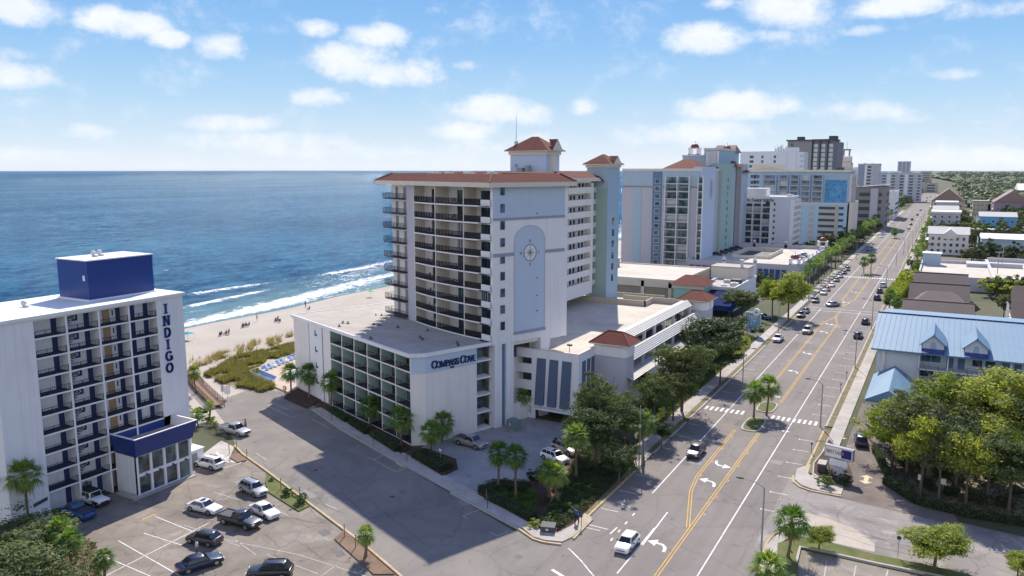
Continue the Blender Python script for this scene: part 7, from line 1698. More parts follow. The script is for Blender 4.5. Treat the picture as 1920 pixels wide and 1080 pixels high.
# grey parking structure with open floors
b, xa, xb, zt = slab_tower('grey concrete car park with dark open floors beside the avenue', *[zz3(x, 390)[0] for x in (180, 548)], zz3(0, 385)[1], 610, 'taupe', [(0, .12, 'palegrey'), (.58, .78, 'palegrey')], 1, nm='parking_structure', dep=34)
nf = 5
for k in range(nf):
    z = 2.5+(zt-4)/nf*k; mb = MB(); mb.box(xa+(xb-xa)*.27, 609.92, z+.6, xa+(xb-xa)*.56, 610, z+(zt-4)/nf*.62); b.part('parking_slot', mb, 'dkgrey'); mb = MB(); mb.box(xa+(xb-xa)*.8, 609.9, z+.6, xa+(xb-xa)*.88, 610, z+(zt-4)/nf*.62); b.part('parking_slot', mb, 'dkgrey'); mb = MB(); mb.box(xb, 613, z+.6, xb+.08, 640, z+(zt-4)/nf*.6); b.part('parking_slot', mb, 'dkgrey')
mb = MB(); mb.add([(xa+6, 609, zt+.6), (xb+1, 609, zt+2.4), (xb+1, 644, zt+2.4), (xa+6, 644, zt+.6), (xa+6, 609, zt+.2), (xb+1, 609, zt+2.0)], [(0,1,2,3),(0,4,5,1)]); b.part('sloped_canopy', mb, 'taupe')
b, xa, xb, zt = slab_tower('white car park block with slit openings beyond the grey one', *[zz3(x, 430)[0] for x in (535, 640)], zz3(0, 428)[1], 735, 'white', [], 4, side=0, dep=50, nm='parking_structure')
for k in range(3):
    mb = MB(); mb.box(xa+2, 734.9, 4+4*k, xb-4, 735, 6+4*k); b.part('slot', mb, 'blue3p'); mb = MB(); mb.box(xb, 738, 4+4*k, xb+.1, 780, 6+4*k); b.part('slot', mb, 'blue3p')
# row of more distant beachfront blocks closing the skyline
random.seed(12)
for i, (a, c, t_, Y_, m_) in enumerate(((1618, 1642, 333, 1300, 'tan'), (1560+475/5.333-12, 1560+520/5.333, 325, 1500, 'palegrey'), (1664, 1690, 321.5, 2100, 'white'), (1692, 1712, 322.5, 2300, 'palegrey'), (1726, 1748, 322, 2500, 'tan'), (1714, 1724, 324, 2000, 'white'))):
    slab_tower(('distant tan block peeking beside the twin shafted tower', 'distant grey block above the pale condominium roof', 'tiny white block on the horizon, leftmost', 'tiny grey block on the horizon, second', 'tiny tan block on the horizon near the woodland', 'tiny white block on the horizon, between two wider ones')[i], a, c, t_, Y_, m_, [(.2, .8, 'w')], 6, 'glassb')
# ---------------- beach-side low annexe and restaurant between garage and resort
b = Bld('restaurant', 'low cream roadside restaurant building with a teal block and small red tiled roof', -70, 226, 'restaurant')
mb = MB(); mb.box(-112, 226, 0, -68.5, 262, 8.6); b.part('wall', mb, 'tan'); parapet_roof(b, -112, 226, -68.5, 262, 8.6, 'deck', 'cream', .5, 0, 3)
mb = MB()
for x0_, x1_ in ((-110, -92), (-90.8, -80), (-79, -71.2)): mb.box(x0_, 225.9, 3.2, x1_, 226.0, 6.6)  # flat darker panels paint the loggia's shade; the wall is not recessed
b.part('loggia_shade', mb, 'tanshade'); mb = MB()
for x in (-91.4, -79.5, -70.8): mb.box(x-.5, 225.6, 0, x+.5, 226, 8.4)
mb.box(-112, 225.6, 6.6, -68.5, 226, 8.5); mb.box(-112, 225.2, 2.4, -70, 226, 3.3); b.part('colonnade', mb, 'cream')
for x in (-103, -97.5): mb = MB(); mb.box(x, 225.84, 3.3, x+1.6, 225.9, 5.6); b.part('door', mb, 'dkgrey')
for x in (-87, -85, -83): mb = MB(); mb.box(x, 225.84, 3.3, x+1.0, 225.9, 4.4); b.part('window', mb, 'dkgrey')
mb = MB(); mb.box(-68.6, 222.5, 0, -60.0, 232, 8.2); b.part('teal_block', mb, 'teal'); mb = MB(); mb.box(-68.9, 222.2, 7.4, -59.7, 232.3, 8.6); b.part('teal_cornice', mb, 'cream')
mb = MB(); hip(mb, -69.8, 221.3, -58.9, 233.2, 8.6, 10.9, 4.5, 'x'); b.part('tile_roof', mb, 'tile')
mb = MB(); mb.box(-63.5, 232, 0, -53.0, 262, 6.6); b.part('front_hall', mb, 'white'); parapet_roof(b, -63.5, 232, -53.0, 262, 6.6, 'roofgrey', 'white', .7, 7, 8)
for x in (-60.5, -57.0): mb = MB(); mb.box(x, 231.9, 1.8, x+1.6, 232, 3.8); b.part('window', mb, 'glass')
for i in range(6): mb = MB(); mb.box(-53, 234.5+3.4*i, 1.6, -52.9, 236+3.4*i, 3.8); b.part('window', mb, 'glass')
mb = MB(); mb.box(-66, 254, 6.6, -54, 262.5, 10.4); b.part('plant_room', mb, 'cream'); mb = MB(); mb.box(-66.2, 253.8, 10.4, -53.8, 262.7, 10.7); b.part('plant_roof', mb, 'roofgrey')
mb = MB(); mb.tube((-56.5, 256, 10.7), (-56.5, 256, 12.6), .5); mb.tube((-56.5, 256, 12.6), (-56.5, 256, 13), .8); b.part('chimney_vent', mb, 'ltgrey')
mb = MB(); mb.box(-56.5, 241, 6.7, -53.5, 244, 8.4); b.part('kitchen_extract', mb, 'dkgrey')
mb = MB(); mb.box(-102, 250, 8.6, -98, 254, 11.4); mb.box(-102.6, 249.6, 11.4, -97.4, 254.4, 11.7); b.part('cooling_unit', mb, 'grey')
mb = MB(); mb.box(-118, 252, 8.6, -106, 260, 11.2); b.part('rooftop_store', mb, 'white'); mb = MB(); mb.box(-112, 262, 8.6, -106, 268, 13.4); b.part('teal_stairhead', mb, 'seafoam')
mb = MB(); mb.add([(-66, 214, 4.6), (-50.0, 214, 4.6), (-50.0, 232, 6.2), (-66, 232, 6.2), (-66, 213.5, 3.2), (-49.5, 213.5, 3.2), (-49.5, 232, 4.4)], [(0,1,2,3),(4,5,1,0),(5,6,2,1)]); b.part('awning', mb, 'navycloth')
mb = MB(); mb.box(-64, 215.5, 0, -57, 220, 3.1); b.part('awning_wall', mb, 'cream')
# ---------------- brown shingled houses
b = Bld('terraced_houses', 'row of houses under long brown shingled gables and hips', 0, 215, 'house')
mb = MB()
for (y0_, y1_, zr) in ((212, 236, 7.2), (249, 266, 7.2), (268, 292, 7.2)):
    x0_, x1_ = -7.6, 8.0; ym = (y0_+y1_)/2
    mb.box(x0_+.5, y0_+.8, 0, x1_-.5, y1_-.8, 4.6)
b.part('wall', mb, 'tan')
def gable_x(mb, x0, y0, x1, y1, ze, zr):  # ridge along x
    ym = (y0+y1)/2; mb.add([(x0,y0,ze),(x1,y0,ze),(x1,y1,ze),(x0,y1,ze),(x0,ym,zr),(x1,ym,zr)], [(0,1,5,4),(3,4,5,2),(0,4,3),(1,2,5),(0,3,2,1)])
for (x0_, y0_, x1_, y1_, ze, zr) in ((-7.9, 212, 8.3, 238, 4.6, 8.6), (-7.5, 248, 8.0, 268, 4.8, 9.0), (-7.3, 270, 8.0, 293, 4.8, 9.3)):
    mb = MB(); gable_x(mb, x0_, y0_, x1_, y1_, ze, zr); gr_ = b.part('gable_roof', mb, 'shingle'); ym_ = (y0_+y1_)/2; mb = MB(); mb.box(x0_-.05, ym_-.25, zr-.03, x1_+.05, ym_+.25, zr+.12); mb.box(x0_-.05, y0_-.12, ze-.25, x1_+.05, y0_+.05, ze+.05); b.part('roof_shade_line', mb, 'dkgrey')  # dark strips paint shade lines along ridge and eaves
mb = MB(); hip(mb, -7.8, 198, 8.3, 222, 4.2, 7.6, 6.5, 'x'); b.part('hip_roof', mb, 'shingle3'); mb = MB(); hip(mb, -7.0, 240, 8.0, 258, 4.4, 7.9, 6, 'x'); b.part('hip_roof', mb, 'shingle3')
mb = MB(); mb.box(-7.2, 201, 0, 7.8, 225, 4.1); mb.box(-6.5, 244, 0, 7.6, 261, 4.3); b.part('lower_wall', mb, 'tan')
for x, y, z in ((1.2, 222, 7.4), (3, 214, 6.4), (5.5, 228, 6.5)): mb = MB(); mb.tube((x, y, z-1), (x, y, z+.3), .15, n=6); b.part('roof_vent', mb, 'ltgrey')
# ---------------- concrete roof deck with blue stair block and beyond
b = Bld('parking_deck', 'flat pale parking deck with a light blue stair block at its corner', 0, 312, 'garage')
mb = MB(); mb.box(-6.4, 312, 0, 16.2, 362, 4.2); mb.box(17.0, 318, 0, 60, 380, 4.0); b.part('deck', mb, 'deck')
mb = MB(); mb.box(-6.8, 311.6, 0, -6.3, 362, 5.2); mb.box(-6.8, 361.6, 4.2, 16.5, 362.2, 5.4); mb.box(16.0, 311.6, 0, 17.0, 375, 5.3); mb.box(-6.8, 311.5, 0, 16.5, 312, 4.9); mb.box(17, 379, 4.0, 60, 380, 5.6); mb.box(17, 357, 4, 28, 358, 5.6); mb.box(9, 352, 4.2, 16.2, 361.8, 5.6); b.part('parapet', mb, 'palegrey')
mb = MB(); mb.box(-6.3, 350, 4.2, 0, 356, 8.9); b.part('stair_block', mb, 'blue2'); mb = MB(); mb.box(-6.6, 349.7, 8.9, .3, 356.3, 9.2); b.part('stair_roof', mb, 'white')
for x, y in ((18.6, 335), (22, 372)): mb = MB(); mb.tube((x, y, 0), (x, y, 12), .12, n=6); mb.box(x-1.3, y-.1, 11.8, x+1.3, y+.1, 12.1); b.part('deck_lamp', mb, 'grey')
# ---------------- houses inland
def house(label, x0, y0, x1, y1, ze, zr, wall, roof, ax='x', rows=2, cols=5, porch=True, group=None, nm='house'):
    b = Bld(nm, label, x0, y0, 'house', group); mb = MB(); mb.box(x0, y0, 0, x1, y1, ze); b.part('wall', mb, wall)
    mb = MB(); o = .6
    if ax == 'x': gable_x(mb, x0-o, y0-o, x1+o, y1+o, ze, zr)
    elif ax == 'h': hip(mb, x0-o, y0-o, x1+o, y1+o, ze, zr, (x1-x0)*.5, 'x')
    elif ax == 'f': mb.box(x0-o, y0-o, ze, x1+o, y1+o, zr)
    else: xm = (x0+x1)/2; mb.add([(x0-o,y0-o,ze),(x1+o,y0-o,ze),(x1+o,y1+o,ze),(x0-o,y1+o,ze),(xm,y0-o,zr),(xm,y1+o,zr)], [(0,4,5,3),(1,2,5,4),(0,1,4),(3,5,2),(0,3,2,1)])
    b.part('roof', mb, roof)
    w = (x1-x0)
    grid_win(b, 'F', y0, x0+w*.08, x1-w*.08, 1.2, ze, cols, rows, w*.07, 1.5, 'glass', frame='white')
    if porch:
        mb = MB()
        for k in range(rows): mb.box(x0-1.6, y0+1, ze/rows*k+.1, x0, y0+(y1-y0)*.6, ze/rows*k+.3); mb.box(x0-1.6, y0+1, ze/rows*k+.9, x0-1.5, y0+(y1-y0)*.6, ze/rows*k+1.2)
        for q in range(4): mb.box(x0-1.6, y0+1+q*(y1-y0)*.19, 0, x0-1.4, y0+1.2+q*(y1-y0)*.19, ze)
        b.part('porch', mb, 'white')
    return b
b = house('pale cream three storey house with a small front gable and side porches', -6.2, 442, 11.2, 470, 10.3, 13.2, 'whitewarm', 'ltroof', 'x', 3, 6)
mb = MB(); mb.wallprism([(0.5, 8), (6.0, 8), (6.0, 10.6), (3.2, 13.0), (.5, 10.6)], 'y', 441.4, 452); b.part('front_gable', mb, 'whitewarm')
house('long grey blue building with a white roof at the right edge', 16.5, 432, 40, 452, 9.6, 11.5, 'blue2', 'roofwhite', 'x', 2, 5)
house('lilac grey apartment house with dark corner bands on the avenue', -8, 640, 10, 668, 11, 12.2, 'lilac', 'roofwhite', 'f', 3, 4)
house('bright blue house with a pale roof', 22, 640, 44, 668, 9.5, 12.2, 'bluehouse', 'ltroof', 'x', 2, 4)
house('pale house directly behind the lilac apartment house', -8, 690, 9, 716, 11.5, 14, 'palegrey', 'ltroof', 'x', 2, 4)
house('pale green grey house with a flat white roof, third back from the cross street', -7, 745, 9, 770, 14.5, 15.5, 'palegrey', 'roofwhite', 'f', 3, 4)
house('large brown gabled house nearest the avenue in the far block', -12, 860, 16, 900, 12, 24, 'tan', 'shingle2', 'y', 2, 5)
house('mauve gabled building with an arched window', 38, 820, 66, 860, 13, 24, 'mauve', 'shingle2', 'y', 2, 5)
house('three floored tan apartment house between the gables', 22, 830, 34, 850, 13, 14, 'tan', 'roofgrey', 'f', 3, 4)
house('small light blue house with a steep gable at the right', 77, 700, 92, 716, 11, 17, 'blue2', 'ltroof', 'y', 2, 3)
house('blue grey house partly cut by the right edge', 100, 690, 118, 706, 11, 16, 'paleblue', 'ltroof', 'x', 2, 3)
b = Bld('motel', 'long low motel range with a pale eave behind the cream house', -6, 520, 'motel'); mb = MB(); mb.box(-9, 545, 0, 34, 556, 6.0); b.part('wall', mb, 'taupe'); mb = MB(); mb.box(-9.6, 544, 6, 34.6, 557, 6.6); b.part('roof', mb, 'ltroof')
for i in range(12): mb = MB(); mb.box(-6+3.3*i, 544.9, 1, -4.6+3.3*i, 545, 3.4); b.part('door', mb, 'white')
b = Bld('warehouse', 'long white roofed hall among the inland trees', 80, 1500, 'hall'); mb = MB(); mb.box(95, 1380, 0, 230, 1460, 12); b.part('wall', mb, 'tan'); mb = MB(); gable_x(mb, 93, 1376, 232, 1464, 12, 21); b.part('roof', mb, 'roofwhite')
house('small red roofed house far among the inland trees', 128, 1130, 150, 1150, 8, 14, 'tan', 'shingle2', 'x', 1, 3, False)
# townhouses at the right edge
for i in range(4):
    y = 214+i*13; x = 16.6+i*.8; house(('white townhouse with brown gables at the right edge, nearest', 'white townhouse with brown gables at the right edge, second', 'white townhouse with brown gables at the right edge, third', 'white townhouse with brown gables at the right edge, farthest')[i], x, y, x+9, y+11, 6.6, 9.6, 'white', 'shingle', 'x', 2, 3, True, 'row of white townhouses')
# ---------------- blue roofed motel on the right
b = Bld('motel', 'three storey white motel under a long light blue metal roof with two dormers', 0, 158, 'motel')
BX0, BX1, BY0, BY1 = -9.6, 46, 157.0, 183
ze, zr = 9.0, 11.3
mb = MB(); mb.box(BX0+.4, BY0+3.6, 0, BX1, BY1, ze-.1); mb.box(BX0+.4, BY0+1.0, 0, -2.2, BY0+3.6, ze-.1); b.part('wall', mb, 'motelwhite')
mb = MB(); ym = 178.6; r0 = -10.9
mb.add([(BX0-.6, BY0-.2, ze), (BX1, BY0-.2, ze), (BX1, ym, zr+.9), (BX0-1.1, ym, zr+.9), (BX0-.6, BY0-.2, ze-.3), (BX1, BY0-.2, ze-.3), (BX0-1.1, ym, zr+.5), (BX1, ym+26, ze), (BX0-.6, ym+26, ze)], [(0,1,2,3),(0,4,5,1),(0,3,6,4),(3,2,7,8)]); rf = b.part('roof', mb, 'bluemetal')
mb = MB(); s = (zr+.9-ze)/(ym-BY0+.2)
for i in range(58):
    x = BX0-.4+i*.95; mb.add([(x-.03, BY0-.2, ze+.02), (x+.03, BY0-.2, ze+.02), (x+.03, ym, zr+.94), (x-.03, ym, zr+.94), (x-.03, BY0-.2, ze+.06), (x+.03, BY0-.2, ze+.06), (x+.03, ym, zr+.98), (x-.03, ym, zr+.98)], [(4,5,6,7),(0,1,5,4),(1,2,6,5),(3,0,4,7)])
obj('standing_seams', mb, M['bandgrey'], rf)
mb = MB(); mb.tube((BX0-1.1, ym, zr+1.0), (BX1, ym, zr+1.0), .16, n=6); obj('ridge_cap', mb, M['dkblue'], rf)
def dormer(cx, w, yf, zb, za):
    d = MB(); d.wallprism([(cx-w, zb), (cx+w, zb), (cx+w, za-1.6), (cx, za), (cx-w, za-1.6)], 'y', yf, yf+9); dm_ = b.part('dormer', d, 'motelwhite')
    r = MB()
    for sg in (-1, 1): r.add([(cx, yf-.5, za+.12), (cx+sg*(w+.45), yf-.5, za-1.85), (cx+sg*(w+.45), yf+7.5, za-1.85), (cx, yf+12, za+.12), (cx, yf-.5, za-.06), (cx+sg*(w+.45), yf-.5, za-2.03)], [(0,1,2,3) if sg < 0 else (0,3,2,1), (0,4,5,1)])
    r.tube((cx, yf-.6, za+.15), (cx, yf+12, za+.15), .14, n=6); b.part('dormer_roof', r, 'bluemetal')
    r = MB(); r.wallprism([(cx-.42, za-2.6), (cx+.42, za-2.6), (cx+.42, za-1.7)]+[(cx+.42*math.cos(a*math.pi/8), za-1.7+.42*math.sin(a*math.pi/8)) for a in range(1, 8)]+[(cx-.42, za-1.7)], 'y', yf-.06, yf); b.part('arched_vent', r, 'blue2')
    r = MB(); r.add([(cx-w-.1, yf-2.3, ze+.1), (cx+w+.1, yf-2.3, ze+.1), (cx+w+.1, yf+.2, zb+.15), (cx-w-.1, yf+.2, zb+.15)], [(0,1,2,3)]); b.part('dormer_apron', r, 'indigo')
dormer(-.05, 1.75, 158.9, 9.4, 12.1); dormer(6.75, 1.75, 158.9, 9.4, 12.1)
zf = [(.2, 2.9), (3.0, 5.7), (5.8, 8.8)]
mb = MB()
for k, (z0_, z1_) in enumerate(zf): mb.box(-2.2, BY0+.5, z0_-.12, BX1, BY0+3.6, z0_+.12)
b.part('gallery_floor', mb, 'motelwhite'); mb = MB()
for x in (-2.2, 2.4, 12.0, 21): mb.box(x, BY0+.5, 0, x+.18, BY0+.75, ze-.3)
b.part('post', mb, 'white')
rmm = rail_mesh(4.6, 1.0).mesh('railing', M['blue3'])
for z in (3.12, 5.92):
    for i in range(5): b.inst('railing', rmm, -2.1+4.65*i, BY0+.55, z)
dmm = MB().box(0, -.06, 0, 1.1, 0, 2.1).mesh('door', M['blue3']); wmm = MB().box(0, -.06, .8, 1.5, 0, 2.1).mesh('window', M['glassb'])
for z in (.2, 3.12, 5.92):
    for x in (2.3, 4.1, 11.0, 12.8): b.inst('door', dmm, x, BY0+3.6, z)
    for x in (-1.8, -.2, 6.4, 8.4): b.inst('window', wmm, x, BY0+3.6, z)
mb = MB(); mb.box(1.0, BY0+.2, .2, 2.2, BY0+3.55, 5.6); b.part('stair_well', mb, 'dkgrey'); mb = MB(); mb.tube((BX0+1.4, BY0+.7, 0), (BX0+1.6, BY0+.7, ze-.3), .3, n=10); b.part('column', mb, 'whitewarm')
# porch with blue hipped roof
b2 = Bld('entrance_porch', 'drive-through porch with a blue gabled roof on white posts', -6, 140, 'porch')
mb = MB(); x0_, x1_, y0_, y1_ = -9.4, -3.0, 137.5, 156; ym_ = (x0_+x1_)/2
mb.add([(x0_, y0_, 4.3), (x1_, y0_, 4.3), (x1_, y1_, 4.3), (x0_, y1_, 4.3), (ym_+.3, y0_+.8, 6.0), (ym_+.3, y1_, 6.3)], [(0,4,5,3),(1,2,5,4),(0,1,4)]); mb.box(x0_+.1, y0_+.1, 3.95, x1_-.1, y1_, 4.28, 1); b2.part('roof', mb, [M['bluemetal'], M['white']] and M['bluemetal'])
for x, y in ((x0_+.4, y0_+.5), (x1_-.4, y0_+.5), (x0_+.4, y1_-6), (x1_-.4, y1_-6)): mb = MB(); mb.box(x-.16, y-.16, 0, x+.16, y+.16, 3.95); b2.part('post', mb, 'white')
# ---------------- woodland: a bumpy mass beyond counting and nearer scattered trees
rnd = random.Random(9)
def canopy_mass(name, n, area, lo, hi, leaf):
    mb = MB(); V = mb.v; F = mb.f
    for i in range(n):
        x, y = area(rnd)
        d = math.hypot(x, y); R = rnd.uniform(4.5, 8)*(1+d/6000.0); h = rnd.uniform(lo, hi)
        for l in range(34):
            a = rnd.uniform(0, 6.28); e = math.asin(rnd.uniform(.05, 1)); c0 = Vector((x+R*math.cos(a)*math.cos(e), y+R*math.sin(a)*math.cos(e), h-R*.55+R*.75*math.sin(e)+rnd.uniform(-.5, .5)))
            nrm = (Vector((math.cos(a)*math.cos(e), math.sin(a)*math.cos(e), math.sin(e)))+Vector((rnd.uniform(-.4, .4), rnd.uniform(-.4, .4), rnd.uniform(0, .5)))).normalized()
            p = nrm.orthogonal().normalized(); p = p*math.cos(l)+nrm.cross(p)*math.sin(l); q = nrm.cross(p); s = R*rnd.uniform(.22, .4); o = len(V)
            V += [tuple(c0+p*s), tuple(c0+q*s*.7), tuple(c0-p*s), tuple(c0-q*s*.7)]; F.append((o, o+1, o+2, o+3)); mb.m.append(0)
    return tag(obj(name, mb, M['farleaf']), 'dense dark green woodland reaching the horizon', 'woodland', None, 'stuff')
def canopy_floor(x0, x1f, y0, y1, z, n=70):
    mb = MB(); rows = []
    for i in range(n+1):
        y = y0*(y1/y0)**(i/n); xa_, xb_ = x0(y), x1f(y)
        rows.append([(xa_+(xb_-xa_)*j/80, y, z+max(0, (y-2600))*.0012+2.2*math.sin(j*1.7+i)+1.6*math.sin(j*.6+i*1.3)+rnd.uniform(-1, 1)) for j in range(81)])
    mb.loft(rows, close=False, capends=False); return tag(obj('woodland', mb, M['farfloor']), 'dense dark green woodland reaching the horizon', 'woodland', None, 'stuff')
canopy_floor(lambda y: 20 if y < 3000 else 20-(y-3000)*.06, lambda y: 80+y*.66, 940, 14000, 7.0, 110)
def ar1(r):
    y = 950*math.exp(r.uniform(0, 1.35)); x0 = 20 if y > 1000 else 70; return r.uniform(x0, 60+y*.62), y
canopy_mass('woodland', 4200, ar1, 7, 12, .5)
def ar2(r): y = 3400*math.exp(r.uniform(0, 1.0)); return r.uniform(-60, y*.6), y
canopy_mass('woodland', 1500, ar2, 14, 24, .5)
def ar3(r): y = r.uniform(930, 2600); return r.uniform(-66, -44), y
canopy_mass('woodland', 130, ar3, 7, 11, .5)
spots = [(-8.5, 300+i*9, 'bright', 6.5, 4.2) for i in range(3)]+[(14+i*4.2, 300-i*1.5, 'bright', 6.5, 4.0) for i in range(8)]+[(16+i*6, 250+i*8, 'oak', 7.5, 3.5) for i in range(3)]
spots += [(13+i*4, 408+(i%3)*8, 'dark', 9, 5) for i in range(5)]+[(12+i*6, 475+(i%2)*14, 'dark', 10, 6) for i in range(7)]+[(14+i*9, 500+(i%3)*12, 'oak', 9, 6) for i in range(8)]
spots += [(-7+i*7, 605+(i%2)*6, 'dark', 7, 5) for i in range(8)]+[(46+i*9, 600+(i%3)*22, 'oak', 10, 7) for i in range(7)]+[(14, 660+i*18, 'dark', 9, 5) for i in range(6)]+[(50+(i%4)*13, 700+i*12, 'oak', 11, 8) for i in range(12)]
spots += [(-6+(i%2)*4, 480+i*14, 'bright', 6, 4) for i in range(7)]+[(-7+(i%3)*3, 790+i*22, 'dark', 9, 6) for i in range(8)]+[(48+(i%5)*16, 500+(i//5)*26, 'dark', 11, 8) for i in range(10)]
spots += [(-44-(i%3)*5, 392+i*11, 'dark', 7, 5) for i in range(8)]+[(-56-(i%2)*6, 384+i*3, 'dark', 7, 4.5) for i in range(7)]+[(-58, 455+i*5, 'oak', 6, 4) for i in range(3)]+[(-47-(i%3)*4, 640+i*16, 'oak', 8, 6) for i in range(14)]+[(-44-(i%2)*5, 560+i*12, 'dark', 7, 5) for i in range(5)]
spots += [(-48-(i%3)*4, 270+i*7, 'oak', 6, 3.5) for i in range(3)]
rs = random.Random(55)
for i in range(26): spots.append((rs.uniform(14, 60), rs.uniform(296, 308), rs.choice(('bright', 'oak')), rs.uniform(5, 7), rs.uniform(3, 4.5)))
for i in range(40): spots.append((rs.uniform(12, 75), rs.uniform(482, 540), rs.choice(('dark', 'oak')), rs.uniform(6, 10), rs.uniform(4, 6.5)))
for i in range(30): spots.append((rs.uniform(-7, 75), rs.uniform(562, 632), rs.choice(('dark', 'oak', 'bright')), rs.uniform(4, 8), rs.uniform(3, 5.5)))
for i in range(14): spots.append((rs.uniform(12, 50), rs.uniform(382, 430), rs.choice(('dark', 'oak')), rs.uniform(4, 7), rs.uniform(3, 4.5)))
for i in range(70): y = rs.uniform(385, 1500); spots.append((rs.uniform(-50, -40), y, rs.choice(('dark', 'oak', 'oak')), rs.uniform(5, 9), rs.uniform(3, 5.5)))
for i in range(50): y = rs.uniform(340, 1250); spots.append((rs.uniform(-10.5, -7.5), y, rs.choice(('bright', 'oak', 'dark')), rs.uniform(3, 6.5), rs.uniform(2, 3.4)))
for i in range(60): y = rs.uniform(560, 940); x = rs.uniform(14, 20+y*.4); spots.append((x, y, rs.choice(('dark', 'oak', 'oak')), rs.uniform(6, 11), rs.uniform(4, 7)))
for i in range(22): spots.append((rs.uniform(-60, -46), rs.uniform(375, 388), 'oak', rs.uniform(4, 7), rs.uniform(2.5, 4)))
spots = sorted(spots, key=lambda q: -q[4]/math.hypot(q[0], q[1]))
for i, (x, y, kd, h, R) in enumerate(spots[:250]):
    x += rnd.uniform(-1.2, 1.2); y += rnd.uniform(-3, 3)
    tree(x, y, h*rnd.uniform(.85, 1.2), R*rnd.uniform(.8, 1.15), kd, 'rounded broadleaf tree in the built up strip beyond the junction', 'distant street and garden trees', far=True, crown_h=h*.85)
# the smallest and farthest of them, beyond the three hundred, as one mass
mb = MB()
for (x, y, kd, h, R) in spots[250:]:
    x += rnd.uniform(-1.2, 1.2); y += rnd.uniform(-3, 3); src = CRF['oak'][int(abs(x)) % 2]; ch = h*.85; o_ = len(mb.v); a_ = rnd.uniform(0, 6.28); ca, sa = math.cos(a_), math.sin(a_)
    mb.v += [(x+R*(v.co.x*ca-v.co.y*sa), y+R*(v.co.x*sa+v.co.y*ca), h-ch/2+v.co.z*ch/2/.75) for v in src.vertices]
    for f in src.polygons: mb.f.append(tuple(o_+k for k in f.vertices)); mb.m.append(0)
tag(obj('distant_trees', mb, M['oakleaf']), 'farthest small round trees between the distant houses', 'trees', None, 'stuff')
# ================================================================ street furniture
def lamp(x, y, h, az, label, arm=2.6, group='street lamps', col='grey'):
    """az: direction of the arm, degrees clockwise from +Y"""
    t = thing('street_lamp', label, 'street lamp', (x, y, .1), math.radians(90-az), group)
    mb = MB(); mb.box(-.16, -.16, 0, .16, .16, .12); mb.path([(0, 0, 0), (0, 0, h-.6), (.06, 0, h-.3)], [.11, .075, .07], 8); obj('pole', mb, M[col], t)
    mb = MB(); mb.path([(.05, 0, h-.35), (arm*.5, 0, h+.15), (arm, 0, h+.28)], [.055, .05, .045], 6); obj('arm', mb, M[col], t)
    mb = MB(); mb.loft([[(arm-.05, -.08, h+.22), (arm-.05, .08, h+.22), (arm-.05, .08, h+.36), (arm-.05, -.08, h+.36)], [(arm+.35, -.15, h+.2), (arm+.35, .15, h+.2), (arm+.35, .13, h+.38), (arm+.35, -.13, h+.38)], [(arm+.75, -.08, h+.24), (arm+.75, .08, h+.24), (arm+.75, .06, h+.33), (arm+.75, -.06, h+.33)]]); obj('lamp_head', mb, M['dkgrey'], t)
    return t
lamp(*G(1427, 1037), 7.9, -92, 'grey kerb lamp nearest the camera, over the lower right corner', 2.3)
lamp(*G(1538, 800), 7.5, -92, 'lamp at the crosswalk beside the brown drive', 2.0)
lamp(*G(1603, 690), 7.6, -92, 'lamp beside the blue roofed motel corner', 2.0)
lamp(*G(1634, 618), 7.8, -92, 'lamp beyond the blue roofed motel at the junction', 2.0)
for i, (a, b, lb) in enumerate(((1661, 545, 'lamp behind the three cars parked on the inland kerb'), (1680, 498, 'lamp halfway along the tall inland hedge'), (1694, 478, 'lamp in front of the pale three storey house'))): lamp(*G(a, b), 8.4, -92, lb, 2.2)
for i in range(7): lamp(-14.0, 420+i*52, 8.5, -92, 'distant lamp in the row along the inland kerb', 2.2, 'distant inland lamps')
for a, b, lb in ((1459, 628, 'lamp behind the white pickup below the road sign'), (1516, 563, 'lamp at the ocean side corner of the junction'), (1555, 530, 'lamp among the podium palms'), (1605, 488, 'lamp beyond the podium palms')): lamp(*G(a, b), 8.6, 88, lb, 2.0)
lamp(*G(1392, 727), 7.6, 88, 'slender lamp among the dark street trees', 1.6)
# twin leaning utility poles near the near driveway
for i, (a, b, ty, lb) in enumerate(((1198, 876, 762, 'thin utility pole left of the kerbside palm'), (1203, 872, 770, 'second thin utility pole touching the kerbside palm'))):
    X_, Y_ = G(a, b); hh = hgt(X_, Y_, ty); t = thing('utility_pole', lb, 'pole', (X_, Y_, .1), 0, 'thin utility poles')
    mb = MB(); mb.path([(0, 0, 0), (.06, 0, hh*.5), (.02, 0, hh)], [.1, .085, .06], 7); obj('pole', mb, M['grey'], t); mb = MB(); mb.box(-.15, -.12, hh*.62, .15, .12, hh*.66+.35); obj('junction_box', mb, M['white'], t)
# parking meters and bollard posts (dark thin posts with heads)
def post(a, b, h, label, head=.0, cat='post', grp='posts and meters along the kerbs', nm='parking_meter', col='black', z=.1):
    X_, Y_ = G(a, b); t = thing(nm, label, cat, (X_, Y_, z), 0, grp); mb = MB(); mb.tube((0, 0, 0), (0, 0, h), .04, n=7); obj('post', mb, M[col], t)
    mb = MB(); mb.box(-.11, -.08, h, .11, .08, h+.28); mb.sphere((0, 0, h+.28), .12, n=8, m=4); obj('head', mb, M['dkgrey'], t)
for a, b, lb in ((914, 955, 'meter on the pavement beside the driveway island'), (763, 868, 'meter at the mouth of the driveway'), (700, 833, 'meter near the last balcony bay'), (622, 790, 'meter below the third palm'), (1090, 990, 'meter beside the man in blue on the kerb'), (1172, 885, 'meter beside the shaded pavement'), (1521, 850, 'meter on the kerb left of the motel sign'), (1576, 735, 'meter on the inland kerb by the lawn'), (1587, 712, 'meter on the inland kerb by the upper lawn')): post(a, b, 1.25, lb, cat='parking meter')
